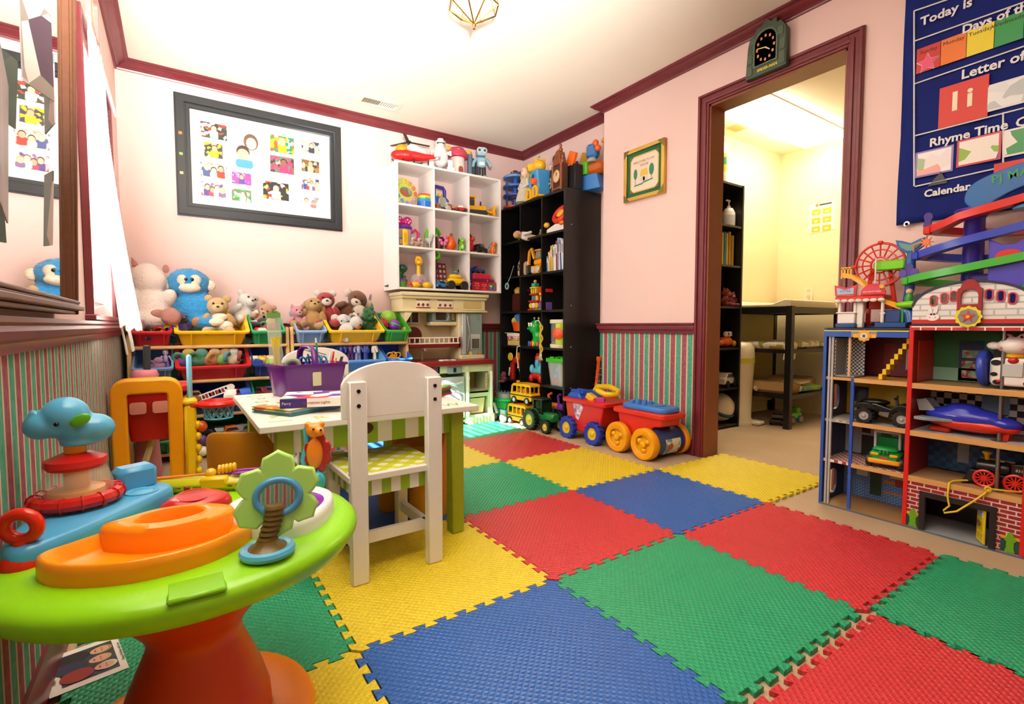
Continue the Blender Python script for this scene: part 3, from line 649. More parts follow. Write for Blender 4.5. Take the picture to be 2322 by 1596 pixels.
# the two big ones in the corner
un = T('unicorn_plush', 'big white unicorn plush with pink sequin feet slumped in the corner', 'plush toy', (-.118, 3.66, .792), -6, .86)
b = MB(); b.sph((0, .0, .12), (.13, .11, .15), 20, 14); b.sph((-.01, .02, .325), (.105, .10, .115), 20, 14, (0, -12, 0)); b.sph((-.09, -.03, .18), (.05, .05, .09), rot=(20, -30, 0)); b.sph((.10, -.04, .19), (.05, .055, .085), rot=(30, 30, 0)); b.sph((0, -.03, .05), (.15, .12, .07))
ub = b.build('body', FUR('#e6d6cc', .12), un, remesh=.012, lump=.004)
SEQ = newmat('rose_sequins', '#c08a80', .3, .55); _t = NT(SEQ); _v = _t.new('TexVoronoi'); _v.inputs['Scale'].default_value = 260; _t.link(_t.obj(), _v.inputs['Vector']); _t.bump(_v.outputs['Distance'], .8, .004)
for c_, r_ in (((-.115, -.11, .115), (.055, .045, .05)), ((-.085, -.14, .01), (.07, .045, .062)), ((.13, -.15, .07), (.06, .045, .062)), ((.055, -.10, .085), (.05, .045, .035))): MB().sph(c_, r_, 20, 14).build('foot', SEQ, un)
MB().lathe([(.022, 0), (.015, .03), (0, .065)], (-.08, .02, .415), (-.35, 0, 1), 12).build('horn', SEQ, un)
for s_ in (-1, 1): MB().sph((.04 + s_ * .05, .02, .405), (.02, .012, .03), 10, 8).build('ear', SEQ, un)
mk = T('monkey_plush', 'big shaggy sky blue monkey plush with cream face sitting beside the unicorn', 'plush toy', (.075, 3.70, .775), -4, (.86, .86, .78))
b = MB(); b.sph((.03, 0, .15), (.15, .11, .17), 20, 14); b.sph((0, .0, .365), (.135, .11, .12), 24, 16)
for s_ in (-1, 1): b.sph((.02 + s_ * .12, -.04, .16), (.045, .06, .11), rot=(25, s_ * -25, 0))
b.sph((.12, -.10, .06), (.12, .07, .055), rot=(0, 0, -20))
MB_ = b.build('body', FUR('#3d9bd8', .35, 60), mk, remesh=.011, lump=.006)
d_ = MB_.modifiers.new('shag', 'DISPLACE'); tx_ = bpy.data.textures.new('shag', 'CLOUDS'); tx_.noise_scale = .012; d_.texture = tx_; d_.strength = .022; d_.mid_level = .5
CRM = FUR('#ecd6bc', .1)
b = MB(); b.sph((-.028, -.075, .385), (.042, .04, .048)); b.sph((.042, -.075, .385), (.042, .04, .048)); b.sph((.01, -.085, .325), (.07, .045, .038)); b.build('face', CRM, mk, remesh=.008)
for s_, x in ((-1, -.13), (1, .135)): MB().sph((x, -.02, .355), (.035, .025, .042)).build('ear', CRM, mk)
for x in (-.01, .028): q = MB().sph((x, -.118, .39), (.010, .005, .013), 10, 8).build('eye', EYE, mk)
for c_, r_ in (((.17, -.17, .06), (.05, .04, .035)), ((.225, -.16, .03), (.048, .04, .04)), ((.19, -.15, .10), (.05, .03, .03))): MB().sph(c_, r_).build('foot', CRM, mk)
# plush heaped in the bins
def at(x, y, Y):
    """a spot seen at pixel x, y inside the tilted bin of its row, resting on the bin floor"""
    row = 0 if y < 790 else 1 if y < 868 else 2 if y < 940 else 3
    p = GY(x, y, Y + .10); f = .738 - .207 * row + .51 * (p.y - (3.655 - .018 * row)) + (.035, .055, .075, .07)[row]
    p.z = max(p.z, f) if y < 750 else f
    return p
critter('plush_figure', 'orange long-armed plush leaning in the yellow bin', at(430, 765, 3.58), -10, .20, '#e8801c', '#e8801c', 'none', tilt=(-15, 0))
critter('plush_figure', 'purple and black plush doll under the blue monkey', at(410, 768, 3.50), 30, .12, '#5a2a8c', '#1a1a1e', 'round', '#b02030')
critter('teddy_bear', 'tan teddy bear with red bow in the wide yellow bin', at(497, 772, 3.50), -4, .20, '#dcb677', '#e6c690', 'round', foot='#e2bc80')
critter('plush_figure', 'fluffy white plush beside the tan teddy bear', at(545, 760, 3.60), 20, .20, '#f2ede6', '#f2ede6', 'round', tilt=(-10, 20))
critter('plush_figure', 'black plush lying between white plush and green bin', at(557, 778, 3.50), 60, .15, '#1b1b20', '#26262c', 'round', tilt=(30, 50))
critter('plush_figure', 'peach pink plush in the green bin', at(590, 765, 3.60), -20, .15, '#dba37c', '#e4b494', 'round', tilt=(20, 25))
critter('plush_figure', 'pink pig plush in the light blue bin', at(675, 765, 3.55), 10, .145, '#e79aa8', '#f0b4bc', 'cat')
critter('plush_dog', 'curly golden dog plush in the light blue bin', at(706, 775, 3.55), -8, .20, '#c89a56', '#d6ae70', 'flop', tilt=(-12, 8))
critter('plush_figure', 'small yellow plush at the front of the light blue bin', at(668, 780, 3.50), 20, .085, '#d9b414', '#d9b414', 'none')
critter('santa_plush', 'red and white santa plush in the wide yellow bin', at(740, 755, 3.60), -5, .21, '#b61f22', '#f4ece6', 'round', '#f4ece6', belly='#a81c20')
critter('monkey_plush', 'brown monkey plush with pale paws on top of the heap', at(778, 742, 3.66), -12, .23, '#7a4220', '#ead9c4', 'side', '#ead9c4', foot='#efe4d6', tilt=(15, 30))
critter('plush_figure', 'white goose plush with orange beak across the front of the yellow bin', at(770, 772, 3.50), 55, .16, '#f4efe9', '#e88a2c', 'none', tilt=(50, 10))
critter('plush_figure', 'white floppy plush with blue scarf right in the yellow bin', at(810, 776, 3.52), -60, .15, '#f3eee8', '#f3eee8', 'flop', '#dfe8f0', tilt=(40, -20))
critter('plush_dog', 'cream and brown puppy plush below the brown monkey', at(815, 756, 3.60), -50, .17, '#d8c8b0', '#efe6da', 'flop', '#7d5a3a', tilt=(30, 30))
critter('frog_plush', 'dark green frog plush at the right end of the yellow bin', at(833, 768, 3.54), 15, .16, '#1f7a3a', '#2c8a44', 'eyes', tilt=(25, -15))
critter('plush_figure', 'lilac plush rabbit behind the green frog', at(835, 742, 3.66), -5, .14, '#8c6aa8', '#d9a8c0', 'long', '#c98aa8')
# ------------------------------------------------------------ balls
def ball(label, loc, r, cols, kind='band'):
    o = T('ball', label, 'ball', loc)
    MB().sph((0, 0, r), r, 20, 14).build('shell', P(cols[0], .3), o, sharp=80)
    if kind == 'band': MB().torus((0, 0, r), r, r * .12, (.4, .2, 1), 28, 6).build('band', P(cols[1], .3), o, sharp=80)
    elif kind == 'half': MB().lathe([(r * 1.02 * math.cos(t), r * 1.02 * math.sin(t)) for t in [k * PI / 16 for k in range(9)]], (0, 0, r), (-.6, -.4, .7), 20).build('cap', P(cols[1], .3), o, sharp=80)
    else:
        q = MB(); random.seed(3)
        for k in range(40):
            v = Vector((random.gauss(0, 1), random.gauss(0, 1), random.gauss(0, 1))).normalized(); q.cyl(Vector((0, 0, r)) + v * r * .95, Vector((0, 0, r)) + v * r * 1.15, r * .12, r * .02, 6)
        q.build('spike', P(cols[1], .3), o)
    return o
ball('cream and lime ball in the lime green bin', at(881, 752, 3.60), .06, ('#ece4d4', '#8cc63f'), 'half')
ball('red spiky ball in the lime green bin', at(869, 766, 3.54), .043, ('#b4242e', '#c83a40'), 'spiky')
ball('purple and green egg ball in the lime green bin', at(895, 765, 3.52), .045, ('#7a34b0', '#59c04a'))
ball('dark purple ball at the back of the lime green bin', at(853, 742, 3.64), .038, ('#5c3a86', '#6c4a96'))
# ------------------------------------------------------------ small toys for bins and shelves
def toy_car(label, loc, rz, L, col, trim='#20242a', grp=None, name='toy_car'):
    o = T(name, label, 'toy car', loc, rz, L, grp)
    b = MB().prism([(-.5, .12), (.5, .12), (.5, .27), (.42, .33), (.22, .35), (.12, .53), (-.26, .53), (-.38, .36), (-.5, .33)], -.24, .24, 'XZ'); b.build('body', P(col, .25), o, bevel=.03)
    MB().prism([(.19, .36), (.10, .5), (-.24, .5), (-.33, .37)], -.247, .247, 'XZ').build('window', P(trim, .1), o)
    for x in (-.3, .3):
        for y in (-.25, .25): MB().cyl((x, y - .05, .13), (x, y + .05, .13), .13, n=14, b=.02).build('wheel', P('#1b1c1f', .5), o)
    return o
def block(label, loc, rz, s, col, dec='#e0402c', cat='toy block', tilt=0):
    o = T('toy_block', label, cat, loc, sc=s, rot=(tilt, 0, rz)); MB().box((0, 0, .5), (1, 1, 1), None, .1).build('cube', P(col, .35), o)
    for d in ((0, -1, 0), (0, 0, 1), (1, 0, 0)):
        c = Vector((0, 0, .5)) + Vector(d) * .49; x, y, z = _basis(d); MB(FR(c, x, y, z)).box((0, 0, .01), (.6, .6, .04), None, .02).build('picture', P(dec, .35), o)
    return o
def rings(label, loc, rz, s, cols):
    o = T('link_rings', label, 'toy rings', loc, rz, s)
    for k, c in enumerate(cols): MB().torus((k * .55, 0, .5 + .05 * (k % 2)), .4, .1, (.3 if k % 2 else 0, 1, .4 * (-1) ** k), 18, 8).build('ring', P(c, .25), o, sharp=80)
    return o
def baby_toy(label, loc, rz, s, c1, c2, c3):
    """soft cloth baby toy: stuffed cushion with head and ring"""
    o = T('soft_toy', label, 'soft toy', loc, rz, s)
    MB().sph((0, 0, .35), (.5, .4, .35), 16, 10).build('cushion', FUR(c1), o, lump=.01); MB().sph((.1, -.1, .75), (.3, .28, .27), 14, 10).build('head', FUR(c2), o); MB().torus((-.35, -.25, .55), .22, .09, (.3, 1, .3), 16, 8).build('ring', FUR(c3), o, sharp=80)
    return o
def figure(label, loc, rz, h, skin, shirt, pants, hair='#3a2414', cat='toy figure', name='toy_figure', group=None):
    o = T(name, label, cat, loc, rz, h, group); b = MB()
    for s_ in (-1, 1): b.cyl((s_ * .09, 0, 0), (s_ * .07, 0, .42), .07, .075, 10)
    b.build('leg', P(pants, .4), o)
    b = MB().lathe([(.15, .38), (.17, .5), (.14, .7), (.05, .74)], n=14, sy=.7)
    for s_ in (-1, 1): b.tube([(s_ * .14, 0, .68), (s_ * .23, -.03, .55), (s_ * .24, -.10, .42)], [.055, .05, .045], 8)
    b.build('torso', P(shirt, .4), o, sharp=70)
    MB().sph((0, 0, .86), (.13, .13, .15), 14, 10).build('head', P(skin, .4), o, sharp=80)
    MB().sph((0, .03, .90), (.14, .13, .135), 14, 10).build('hair', P(hair, .5), o, sharp=80)
    for s_ in (-1, 1): MB().sph((s_ * .05, -.125, .87), .02, 6, 5).build('eye', EYE, o)
    return o
# red bin (unicorn): rattles
rings('orange and green rattle rings in the red bin', at(335, 768, 3.50), 10, .085, ['#e87414', '#6cc030', '#d83020'])
rings('red and yellow rattle links in the red bin', at(362, 772, 3.47), -20, .07, ['#c92a20', '#eec020', '#3a62c8'])
toy_car('blue rattle car at the front of the red bin', at(345, 778, 3.44), 30, .09, '#4a5ec0', '#e04030')
block('orange cube rattle at the left of the red bin', at(315, 772, 3.47), 20, .045, '#e87a20', '#f0c030')
# green bin: striped rocket etc
toy_car('red and white striped rocket car in the green bin', at(594, 775, 3.46), 15, .12, '#d84444', '#f4f0ea')
baby_toy('red and yellow soft toy in the green bin', at(610, 765, 3.52), 0, .09, '#c42a26', '#e8c23a', '#4aa44c')
block('black and white cube rattle at the back of the green bin', at(613, 752, 3.60), 30, .05, '#e8e6e2', '#1c1c20')
# second row
figure('small pink and violet doll standing in the pale blue bin', at(377, 850, 3.46), 0, .11, '#c8a8c0', '#a988c4', '#8c7ab8', '#b8a6d0')
baby_toy('pink heart shaped toy lying in the pale blue bin', at(357, 852, 3.44), 0, .08, '#c884b8', '#d8a4c8', '#b070a8')
S2 = [(424, '#6a3ab0', '#e8c83a', '#2fa888'), (452, '#2f9a66', '#48b0a0', '#2a8858'), (482, '#e87850', '#f0c890', '#f2b040'), (507, '#8cc43a', '#e8a85a', '#58b0d0'), (528, '#f0d8b0', '#f4e8d8', '#c83a5a')]
for k, (px, a_, b_, c_) in enumerate(S2):
    baby_toy('%s soft baby toy in the wide red bin' % ['violet and yellow', 'sea green', 'coral peaked', 'lime green', 'cream'][k], at(px, 845, 3.46), k * 25, .115, a_, b_, c_)
rings('pink and blue plastic links in the wide red bin', at(520, 830, 3.50), 15, .06, ['#c83a8c', '#3a7ac8', '#3aa870'])
for k, (px, py, a_, b_) in enumerate(((577, 848, '#e8cf96', '#f0e6c8'), (596, 852, '#f0c22a', '#e8e0c0'), (614, 846, '#efdca8', '#f6ecd0'), (598, 838, '#b8703c', '#d89a60'), (612, 858, '#8cc83a', '#e04030'), (582, 860, '#2a4a9c', '#5070c0'))):
    block('%s picture cube in the navy bin' % ['cream', 'yellow', 'straw', 'brown', 'lime', 'blue'][k], at(px, py, 3.47 if k < 4 else 3.44), k * 17, .052, a_, b_, tilt=20)
D2 = [(775, '#3a2416', '#2a3c9c'), (795, '#e0a880', '#5a2f7c'), (812, '#caa27c', '#8c98d0'), (830, '#42301f', '#3a4ab8'), (850, '#2c1c14', '#e4d8cc')]
for k, (px, a_, b_) in enumerate(D2):
    figure('%s doll in the wide sky blue bin' % ['dark-haired blue', 'fair purple', 'tan lavender', 'brown-haired navy', 'black-haired white'][k], at(px, 838, 3.46), k * 30 - 40, .15, a_, b_, b_, '#2a1a12')
rings('yellow and orange toy chain in the bright blue bin', at(884, 828, 3.47), 0, .055, ['#e8b81c', '#e8841c', '#d8b024'])
toy_car('yellow toy truck in the bright blue bin', at(893, 834, 3.44), -20, .09, '#e8a81c', '#c86a10')
toy_car('dark blue car in the shaded bin behind the caddy', at(700, 838, 3.46), 20, .10, '#2a44b4')
block('teal cube in the shaded bin behind the caddy', at(680, 845, 3.46), 10, .05, '#2a7c84', '#d8c040')
# third and fourth rows
tl = T('ladder_toy', 'white toy fire ladder with red marks leaning in the wide dark blue bin', 'toy ladder', at(488, 905, 3.40) + Vector((0, -.04, .06)), rot=(0, -18, 8))
b = MB()
for s_ in (-.016, .016): b.box((0, 0, s_), (.17, .01, .007))
for k in range(9): b.box((-.075 + k * .018, 0, 0), (.005, .009, .03))
b.lathe([(.02, -.005), (.02, .005)], (.088, 0, 0), (0, 1, 0), 16); b.build('frame', P('#f0eae4', .35), tl)
for k in range(4): MB().box((-.05 + k * .03, -.007, 0), (.012, .003, .018)).build('mark', P('#a83030', .4), tl)
T3 = [('toy_car', 'brown wooden car in the wide dark blue bin', 445, 915, '#a8683c'), ('toy_car', 'red racing car in the wide dark blue bin', 540, 895, '#c02a22'), ('toy_car', 'white van behind the hoop in the wide dark blue bin', 527, 920, '#e4dcd4'), ('toy_car', 'royal blue car in the wide dark blue bin', 550, 922, '#3460c8'),
      ('toy_car', 'black jeep in the wide green bottom bin', 470, 965, '#17181c'), ('toy_car', 'orange digger in the wide green bottom bin', 520, 975, '#c85c1c'), ('toy_car', 'grey van in the wide green bottom bin', 548, 968, '#6e706e'), ('toy_car', 'dark olive truck in the wide green bottom bin', 495, 985, '#3a3826'),
      ('toy_car', 'dark red car in the shaded green bin', 600, 898, '#742828'), ('toy_car', 'blue convertible in the shaded green bin', 618, 892, '#3a52a8'), ('toy_car', 'maroon car in the bottom bin behind the easel', 370, 1000, '#5a2a30'), ('toy_car', 'red car in the red bottom bin', 628, 1000, '#c83030')]
for k, (n_, l_, px, py, c_) in enumerate(T3): toy_car(l_, at(px, py, 3.40 if py < 950 else 3.36), k * 37, .14, c_, '#2a2e36')
CSC = 1
# ============================================================ white cube shelf on the back wall
CX0, CX1, CZ0, CZ1, CY0 = 1.39, 2.315, 1.075, 2.03, 3.60
SHW = P('#efe8e4', .4, .03)
cs = T('cube_shelf', 'white nine compartment cube shelf full of toys on the back wall', 'shelf', ((CX0 + CX1) / 2, YB, CZ0)); w_ = (CX1 - CX0); h_ = CZ1 - CZ0; t_ = .016
for x in (-w_ / 2 + t_ / 2, w_ / 2 - t_ / 2): MB().box((x, -.151, h_ / 2), (t_, .298, h_)).build('side_panel', SHW, cs, bevel=.002)
for x in (-w_ / 6, w_ / 6): MB().box((x, -.151, h_ / 2), (.012, .29, h_ - .03)).build('divider', SHW, cs, bevel=.001)
for k in range(4): MB().box((0, -.151, t_ / 2 + k * (h_ - t_) / 3), (w_ - 2 * t_ + .002, .296, t_)).build('shelf', SHW, cs, bevel=.002)
def cell(c, r, u, d=.12):
    """place in the white shelf: column, row from the top, u 0..1 across, d metres behind the front edge"""
    return (CX0 + t_ + (w_ - 2 * t_) / 3 * (c + u), CY0 + d, CZ0 + t_ + (2 - r) * (h_ - t_) / 3 + .001)
def dino(label, loc, rz, h, col, belly=None, cat='toy dinosaur', name='toy_dinosaur', crest=None):
    o = T(name, label, cat, loc, rz, h); b = MB()
    b.sph((0, 0, .36), (.22, .2, .27)); b.sph((0, -.12, .78), (.17, .22, .17)); b.cyl((0, -.02, .45), (0, -.08, .75), .15, .12, 12); b.tube([(0, .12, .25), (0, .35, .1), (0, .6, .08)], [.15, .09, .02], 10)
    for s_ in (-1, 1): b.tube([(s_ * .16, -.02, .28), (s_ * .19, -.05, .12), (s_ * .19, -.12, .03)], [.1, .09, .08], 10); b.tube([(s_ * .16, -.12, .5), (s_ * .17, -.25, .45)], [.06, .04], 8)
    b.build('body', P(col, .3), o, remesh=.028)
    if belly: MB().sph((0, -.09, .36), (.15, .14, .2)).build('belly', P(belly, .3), o)
    for s_ in (-1, 1): MB().sph((s_ * .11, -.22, .86), .035, 8, 6).build('eye', EYE, o)
    if crest:
        for k in range(5): MB().lathe([(.05, 0), (0, .1)], (0, .03 + k * .09, .92 - k * .13), (0, .5, 1), 6).build('spike', P(crest, .3), o)
    return o
# row 1
c = T('learning_clock', 'round yellow-green learning clock with coloured number knobs', 'toy clock', cell(0, 0, .34, .10), 0, rot=(-8, 0, 12))
MB().lathe([(.105, -.012), (.11, -.006), (.11, .008), (.10, .012), (0, .012)], (0, 0, .112), (0, -1, 0), 36).build('face', P('#c8cc62', .35), c)
MB().lathe([(.055, .0125), (.055, .014), (0, .014)], (0, 0, .112), (0, -1, 0), 24, sx=1, sy=.7).build('picture', PRINT('clock', ['#7d9aa8', '#a05a3a', '#8a6a50', '#5c8a6c'], 40), c)
for k in range(12):
    a = R(90 - 30 * k); p = (.086 * math.cos(a), -.016, .112 + .086 * math.sin(a)); q = MB().cyl((p[0], -.010, p[2]), (p[0], -.022, p[2]), .0165, n=16, b=.003).build('number_knob', P(['#e8c83a', '#e89a5a', '#e07850', '#d8604c', '#d89ac0', '#c88ad0', '#9a8ad8', '#6aa0d8', '#5ab4c8', '#6ac09a', '#9cc86a', '#c8d05a'][k], .35), c)
    text(str(12 if k == 0 else k), .018, P('#5a5a5a', .5), q, FR((p[0], -.0222, p[2]), (1, 0, 0), (0, 0, 1), (0, -1, 0)), ext=.0002)
c = T('stacking_cups', 'blue bucket of rainbow stacking cups in the white shelf', 'stacking cups', cell(0, 0, .83, .09))
for k, cl in enumerate(('#2a6ac8', '#3a9ad8', '#2fa890', '#8cc63a', '#f0d030', '#e87a20', '#d83030')):
    z = (0, .045, .055, .064, .072, .079, .085)[k]; MB().lathe([(.040, z), (.046 - k * .0015, z + (.045 if k == 0 else .009)), (.041, z + (.044 if k == 0 else .008)), (.036, z)], n=24).build('cup', P(cl, .3), c)
c = T('toy_radio', 'blue and red toy bus radio with violet carry handle', 'toy radio', cell(1, 0, .32, .12), 12)
MB().box((0, 0, .055), (.15, .07, .09), None, .02).build('body', P('#2f62b8', .3), c); MB().tube([(-.045, 0, .09), (-.045, 0, .15), (-.03, 0, .168), (.03, 0, .168), (.045, 0, .15), (.045, 0, .09)], .012, 10).build('handle', P('#3a3a98', .3), c, sharp=80)
MB().lathe([(.032, 0), (.036, .006), (.028, .01), (.02, .006), (0, .008)], (-.005, -.035, .06), (0, -1, 0), 20).build('speaker', P('#a8a89a', .35), c); MB().sph((-.005, -.01, .11), (.018, .018, .012)).build('knob', P('#e8c020', .3), c)
for x in (-.07, .075): MB().cyl((x - .02, 0, .035), (x + .02, 0, .035), .035, n=20, b=.006).build('wheel', P('#b42a24', .3), c)
critter('toy_owl', 'orange and white owl toy at the front of the white shelf', cell(1, 0, .42, .035), 0, .058, '#f0ece2', '#e88a20', 'cat', cat='toy animal', nose='#e87a10')
critter('toy_monkey', 'small orange monkey toy left of the owl', cell(1, 0, .17, .05), 0, .05, '#d8741c', '#f0c890', 'side', cat='toy animal')
toy_car('small red toy car in the middle top compartment', cell(1, 0, .83, .04), -15, .085, '#b8241c', '#e8e4da')
toy_car('brown toy wagon behind the red car in the white shelf', cell(1, 0, .65, .08), 10, .075, '#8c4a28', '#d8a050')
def dozer(label, loc, rz, s, col='#f0ae10'):
    o = T('toy_bulldozer', label, 'toy bulldozer', loc, rz, s); m = P(col, .35); dk = P('#2a2a2c', .5)
    MB().box((-.08, 0, .25), (.5, .26, .16), None, .03).build('body', m, o); MB().box((.20, 0, .27), (.24, .2, .17), None, .03).build('hood', m, o)
    cb = MB()
    for x in (-.3, -.08):
        for y in (-.1, .1): cb.box((x, y, .45), (.035, .035, .28))
    cb.box((-.19, 0, .6), (.3, .26, .04), None, .01); cb.build('cab', m, o); MB().box((-.19, 0, .42), (.2, .19, .2)).build('cab_window', dk, o)
    for s_ in (-1, 1):
        MB().prism([(-.32, .06), (-.26, 0), (.24, 0), (.32, .07), (.26, .17), (-.26, .17)], s_ * .2 - .06, s_ * .2 + .06, 'XZ').build('track', dk, o, bevel=.01)
        MB().box((.3, s_ * .16, .16), (.4, .04, .05), (0, 10, 0)).build('arm', m, o)
    MB().prism([(.5, .0), (.55, .02), (.52, .15), (.56, .33), (.5, .33), (.45, .15)], -.32, .32, 'XZ').build('blade', m, o, bevel=.008)
    MB().cyl((.15, .05, .35), (.15, .05, .5), .025, n=10).build('exhaust', dk, o); return o
dozer('yellow toy bulldozer with black cab in the white shelf', cell(2, 0, .46, .11), -14, .225)
# row 2
c = T('toy_pitcher', 'clear toy pitcher with purple lid, pink dotted bow and pink handle', 'toy pitcher', cell(0, 1, .27, .12))
MB().lathe([(.058, 0), (.06, .02), (.066, .14), (.062, .14), (.055, .01)], n=28).build('jar', GLASS('#f4dce4', .35), c); MB().lathe([(.066, .135), (.068, .14), (.072, .15), (.066, .165), (.04, .172), (0, .172)], n=28).build('lid', P('#6a2a98', .3), c)
q = MB(); q.sph((-.035, 0, .205), (.04, .02, .035), rot=(0, 25, 0)); q.sph((.035, 0, .205), (.04, .02, .035), rot=(0, -25, 0)); q.sph((0, -.005, .195), .016); bw = q.build('bow', P('#c81f7a', .3), c, sharp=80)
for k, (x, z) in enumerate(((-.05, .21), (-.03, .22), (.03, .215), (.052, .205), (-.035, .195), (.04, .192))): MB().sph((x, -.019, z), (.006, .004, .006), 8, 6).build('dot', P('#f6e4ee', .3), bw)
MB().tube([(.06, -.01, .12), (.10, -.01, .145), (.125, -.01, .12), (.115, -.01, .07), (.085, -.01, .03)], .011, 10).build('handle', P('#e0287a', .3), c, sharp=80)
MB().lathe([(.04, .05), (.045, .10), (.03, .12), (0, .12)], n=20).build('filling', P('#c8281c', .4), c)
block('tall yellow block beside the toy pitcher', cell(0, 1, .19, .03), 0, .035, '#e8b818', '#d09a10').scale = (.035, .03, .105)
block('blue block at the left of the toy pitcher', cell(0, 1, .08, .04), 0, .03, '#3060b8', '#c89a30').scale = (.03, .03, .06)
for k, u in enumerate((.43, .60)): critter('toy_chick', 'orange and white chick in shell %s the toy pitcher' % ('right in front of' if k == 0 else 'second to the right of'), cell(0, 1, u, .035), 0, .066, '#f2ede2', '#e8861c', 'none', foot='#e0701a', belly='#e0701a', cat='toy animal', nose='#e8861c')
o = T('sheep_figure', 'grey standing sheep figure in the white shelf', 'toy animal', cell(0, 1, .88, .05), 20, .085)
b = MB(); b.sph((0, 0, .6), (.3, .42, .26)); b.sph((0, -.4, .92), (.13, .2, .14)); b.cyl((0, -.28, .7), (0, -.38, .9), .15, .11, 10)
for x in (-.14, .14):
    for y in (-.25, .25): b.cyl((x, y, 0), (x, y, .5), .055, .075, 8)
b.build('body', P('#b4b0a8', .7), o, remesh=.035)
c = T('spinner_toy', 'lime green spoked spinner toy standing in the white shelf', 'spinner toy', cell(1, 1, .17, .14), 20)
q = MB(); q.torus((0, 0, .085), .07, .012, (0, 1, 0), 28, 8); [q.box((.034 * math.cos(R(a)), 0, .085 + .034 * math.sin(R(a))), (.07, .01, .012), (0, -a, 0)) for a in range(0, 360, 60)]; q.cyl((0, -.01, .085), (0, .01, .085), .018); q.build('wheel', P('#64b82c', .3), c)
c = T('toy_flower_cup', 'maroon cup with pink flower petals in the white shelf', 'toy cup', cell(1, 1, .18, .05))
MB().lathe([(.028, 0), (.034, .05), (.04, .08), (.03, .08), (.024, .01)], n=20).build('cup', P('#4a1420', .3), c); q = MB(); [q.sph((.022 + .024 * math.cos(R(a)), -.03, .06 + .024 * math.sin(R(a))), (.015, .008, .015), 10, 8) for a in range(0, 360, 60)]; q.build('petal', P('#d86a98', .35), c)
c = T('rattle_pear', 'orange pear shaped rattle with leaf top in the white shelf', 'rattle', cell(1, 1, .53, .05)); MB().lathe([(.02, 0), (.038, .02), (.042, .04), (.03, .07), (.018, .095), (0, .105)], n=20).build('body', P('#e05a14', .3), c, sharp=80); MB().sph((.005, 0, .10), (.012, .008, .02)).build('stem', P('#7a3a14', .4), c)
dino('lime green spotted dinosaur toy in the white shelf', cell(1, 1, .86, .05), 10, .095, '#7cc81e', '#c8e89a', crest='#e8f4d0')
dino('red toy hippo figure in the white shelf', cell(2, 1, .16, .06), 15, .12, '#d8342a', cat='toy figure', name='toy_hippo')
c = T('toy_helmet', 'black toy helmet behind the red figure', 'toy helmet', cell(2, 1, .2, .17)); MB().lathe([(.05, 0), (.055, .08), (.05, .13), (.03, .16), (0, .17)], n=20).build('shell', P('#1c1c1f', .35), c, sharp=80); MB().box((0, -.045, .09), (.06, .03, .03), None, .008).build('visor', P('#3a4a44', .2), c)
toy_car('black toy car with chrome wheels in the white shelf', cell(2, 1, .46, .06), 25, .12, '#1d1d20', '#6a6e74')
dino('orange dinosaur toy at the right of the white shelf', cell(2, 1, .86, .045), 40, .092, '#ee7414', '#f4a83a', crest='#7a3a9c')
# row 3
dino('dark green crocodile toy in the bottom left compartment', cell(0, 2, .2, .16), 60, .17, '#2f6a4a', '#7a9a4c', cat='toy animal', name='toy_crocodile', crest='#3f7a5a')
c = T('toy_bowl', 'green bowl with purple lid and red claw in the white shelf', 'toy bowl', cell(0, 2, .12, .05)); MB().lathe([(.03, 0), (.042, .02), (.045, .045), (.04, .045)], n=20).build('bowl', P('#5a9a2c', .3), c); MB().lathe([(.048, .045), (.048, .055), (.03, .066), (0, .07)], n=20).build('lid', P('#6a3a98', .3), c); MB().tube([(.03, -.02, .02), (.06, -.03, .035), (.075, -.03, .02), (.06, -.04, .006)], .008, 8).build('claw', P('#d8401c', .3), c)
c = T('giraffe_popper', 'yellow giraffe ball popper toy in the white shelf', 'popper toy', cell(0, 2, .62, .07))
q = MB(); q.sph((-.035, -.03, .02), (.035, .03, .022)); q.sph((.045, -.03, .02), (.035, .03, .022)); q.sph((0, .02, .018), (.04, .03, .018)); q.build('foot', P('#f2bc12', .25), c, sharp=80); MB().sph((0, 0, .055), (.055, .05, .045), 20, 14).build('dome', GLASS('#f2e4ec', .25), c)
q = MB(); [q.sph((.022 * math.cos(a), -.015 + .012 * math.sin(a), .045 + .008 * math.cos(3 * a)), .010, 8, 6) for a in (0, 1.2, 2.4, 3.6, 4.8)]; q.build('bead', P('#c83aa0', .3), c)
MB().cyl((0, 0, .08), (0, 0, .155), .014, n=16).build('neck', P('#f2b810', .25), c); q = MB(); q.sph((0, -.005, .18), (.028, .028, .034)); q.sph((-.008, -.03, .168), (.018, .018, .014)); q.sph((-.012, .004, .21), .007); q.sph((.012, .004, .21), .007); hd = q.build('head', P('#f2b418', .25), c, remesh=.004); MB().sph((-.012, -.027, .187), .005, 8, 6).build('eye', EYE, hd)
c = T('letter_board', 'red alphabet letter board with white tiles in the white shelf', 'toy board', cell(1, 2, .42, .19), rot=(-10, 0, 6)); MB().box((0, 0, .10), (.14, .012, .2), None, .004).build('board', P('#9a1f26', .35), c)
for i in range(4):
    for j in range(5): MB().box((-.05 + i * .033, -.008, .03 + j * .036), (.02, .006, .02), None, .003).build('letter_tile', P('#e8e0dc', .35), c)
c = T('toy_telephone', 'lime green toy telephone handle above the letter board', 'toy telephone', cell(1, 2, .1, .07)); MB().box((0, 0, .11), (.012, .03, .22)).build('stand', P('#3a3a3c', .4), c); MB().tube([(-.015, -.01, .26), (.015, -.01, .255), (.028, -.01, .235), (.02, -.01, .21), (-.01, -.01, .205)], .013, 10).build('handset', P('#5cc01e', .28), c, sharp=80)
toy_car('light blue toy car in the bottom middle compartment', cell(1, 2, .22, .04), 10, .10, '#3a86c0', '#1f3a5a')
